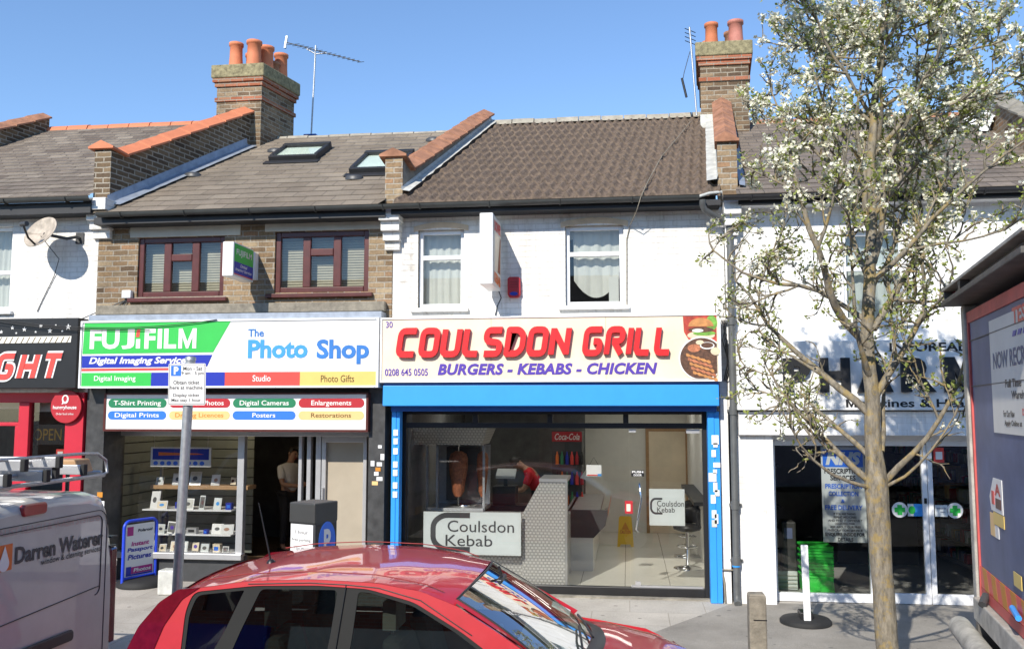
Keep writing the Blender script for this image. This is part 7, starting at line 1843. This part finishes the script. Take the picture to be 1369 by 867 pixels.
# ---------------------------------------------------------------- people inside the shops
def person(name, label, loc, J, top, hair, face_dir, sleeve=True):
    """one skin-grown figure; J: joints relative to the feet"""
    t = thing('person', label, 'person', loc)
    o = Vector(loc)
    def grow(nm, chain_list, m, parent, lvl=2):
        vs = []; es = []; rad = []; idx = {}
        for ch in chain_list:
            prev = None
            for key, p, r in ch:
                if key not in idx: idx[key] = len(vs); vs.append(tuple(p)); rad.append(r)
                if prev is not None: es.append((prev, idx[key]))
                prev = idx[key]
        me = bpy.data.meshes.new(nm); me.from_pydata(vs, es, []); ob = bpy.data.objects.new(nm, me); COL.objects.link(ob); ob.parent = parent; me.materials.append(m)
        sk = ob.modifiers.new('skin', 'SKIN'); sk.use_smooth_shade = True
        for i, r in enumerate(rad): me.skin_vertices[0].data[i].radius = (r, r); me.skin_vertices[0].data[i].use_root = (i == 0)
        ss = ob.modifiers.new('sub', 'SUBSURF'); ss.levels = ss.render_levels = lvl
        return ob
    g = lambda k: Vector(J[k])
    ch = []
    ch.append([('pel', g('pel'), .13), ('wst', g('wst'), .115), ('cst', g('cst'), .13), ('nkb', g('nkb'), .065), ('nk', g('nk'), .05), ('hd', g('hd'), .085), ('crn', g('crn'), .075)])
    for s in ('L', 'R'):
        ch.append([('cst', g('cst'), .13), ('sh' + s, g('sh' + s), .06), ('el' + s, g('el' + s), .042), ('wr' + s, g('wr' + s), .028), ('pm' + s, g('wr' + s) + (g('wr' + s) - g('el' + s)).normalized() * .07, .032)])
        d = (g('wr' + s) - g('el' + s)).normalized(); sd = d.orthogonal().normalized(); pm = g('wr' + s) + d * .07
        for i in range(4):
            b = pm + sd * (i - 1.5) * .02; ln = (.075, .085, .08, .06)[i]
            ch.append([('pm' + s, pm, .032), ('f%s%d' % (s, i), b + d * ln * .55, .009), ('g%s%d' % (s, i), b + d * ln + d.cross(sd) * .02, .008)])
        ch.append([('wr' + s, g('wr' + s), .028), ('t%s' % s, g('wr' + s) + d * .05 + sd * .045, .010), ('u%s' % s, g('wr' + s) + d * .085 + sd * .05, .008)])
        ch.append([('pel', g('pel'), .13), ('hp' + s, g('hp' + s), .085), ('kn' + s, g('kn' + s), .058), ('an' + s, g('an' + s), .04), ('to' + s, g('an' + s) + Vector((face_dir[0] * .17, face_dir[1] * .17, -.05)), .035)])
    body = grow('body', ch, M['skin'], t)
    sc = [[('pel', g('pel') + Vector((0, 0, .02)), .145), ('wst', g('wst'), .135), ('cst', g('cst'), .15), ('nkb', g('nkb'), .075)]]
    for s in ('L', 'R'): sc.append([('cst', g('cst'), .15), ('sh' + s, g('sh' + s), .078), ('sl' + s, g('sh' + s).lerp(g('el' + s), .75), .062)])
    grow('shirt', sc, top, t)
    tc_ = []
    for s in ('L', 'R'): tc_.append([('pel', g('pel') - Vector((0, 0, .02)), .14), ('hp' + s, g('hp' + s), .10), ('kn' + s, g('kn' + s), .072), ('an' + s, g('an' + s) + Vector((0, 0, .03)), .058)])
    grow('trousers', tc_, M['trousers'], t)
    for s in ('L', 'R'):
        a_ = o + g('an' + s); mb = MB(); f2 = Vector((face_dir[0], face_dir[1], 0)).normalized(); sdv = Vector((-f2.y, f2.x, 0))
        mb.hexa([tuple(a_ + f2 * p + sdv * q * (1 if p < .1 else .8) + Vector((0, 0, -a_.z + o.z + z * (1 if p < .1 else .7)))) for z in (0.004, .08) for q in (-.05, .05) for p in (-.08, .2)]); mb.build('shoe', M['black'], t, .02)
    hd = o + g('hd'); up = (g('crn') - g('nk')).normalized(); fd = Vector(face_dir).normalized(); fd = (fd - up * fd.dot(up)).normalized(); sd = up.cross(fd)
    mb = MB(); rows = []
    for i in range(9):
        th = math.pi * .56 * i / 8; r = []
        for k in range(20):
            a = 2 * math.pi * k / 20; lim = 1.0 if math.cos(a) < .35 else .62
            tt = th * lim; r.append(tuple(hd + up * (.05 + .118 * math.cos(tt)) + (fd * math.cos(a) * .105 + sd * math.sin(a) * .092) * math.sin(tt) - fd * .012))
        rows.append(r + [r[0]])
    mb.grid(rows, True); mb.build('hair', hair, t)
    for q in (-1, 1):
        mb = MB(); c = hd + up * .03 + fd * .083 + sd * .034 * q; mb.lathe(tuple(c), [(.003, -.009), (.010, -.004), (.010, .004), (.003, .009)], 8); mb.build('eye', M['black'], t)
        mb = MB(); c = hd + up * .015 + sd * .088 * q; mb.lathe(tuple(c), [(.004, -.03), (.014, -.015), (.017, .01), (.006, .03)], 8); mb.build('ear', M['skin'], t)
    mb = MB(); c = hd + fd * .09; mb.hexa([tuple(c + up * z + fd * (p if z < 0 else 0) + sd * q) for z in (-.02, .03) for q in (-.012, .012) for p in (-.01, .022)]); mb.build('nose', M['skin'], t, .006)
    mb = MB(); c = hd + fd * .084 - up * .045; mb.hexa([tuple(c + up * z + fd * p + sd * q) for z in (-.005, .005) for q in (-.024, .024) for p in (-.01, .006)]); mb.build('mouth', M['dred'], t, .003)
    return t
px0 = -1.651
person('person', 'dark haired man in a red shirt bending over behind the grill counter', (px0 + .1, 3.4, .142), dict(
    pel=(.10, 0, .92), wst=(.06, 0, 1.05), cst=(-.06, -.02, 1.24), nkb=(-.15, -.03, 1.35), nk=(-.20, -.04, 1.39), hd=(-.27, -.05, 1.42), crn=(-.33, -.06, 1.48),
    shL=(-.06, -.19, 1.27), elL=(-.16, -.25, 1.02), wrL=(-.36, -.18, .98), shR=(-.06, .17, 1.27), elR=(-.16, .22, 1.02), wrR=(-.36, .14, .98),
    hpL=(.10, -.10, .88), knL=(.04, -.11, .48), anL=(.10, -.11, .09), hpR=(.10, .10, .88), knR=(.06, .11, .48), anR=(.12, .11, .09)), M['shirt_red'], M['hair'], (-1, -.1, -.4))
px1 = -5.625
def turned(J, deg):
    c, s = math.cos(R(deg)), math.sin(R(deg)); return {k: (x * c - y * s, x * s + y * c, z) for k, (x, y, z) in J.items()}
person('person', 'person in a white T-shirt and dark trousers standing inside the photo shop', (px1, 2.9, .13), turned(dict(
    pel=(0, 0, .95), wst=(0, .0, 1.1), cst=(.0, .02, 1.32), nkb=(.02, .01, 1.46), nk=(.03, -.0, 1.51), hd=(.05, -.02, 1.59), crn=(.055, -.02, 1.68),
    shL=(-.17, .02, 1.38), elL=(-.20, -.06, 1.12), wrL=(-.08, -.24, 1.10), shR=(.17, .02, 1.38), elR=(.20, -.06, 1.12), wrR=(.12, -.26, 1.12),
    hpL=(-.09, 0, .9), knL=(-.10, -.02, .49), anL=(-.10, .02, .09), hpR=(.09, 0, .9), knR=(.10, -.02, .49), anR=(.10, .02, .09)), 62), M['shirt_white'], M['hair'], (.9, -.45, -.2))
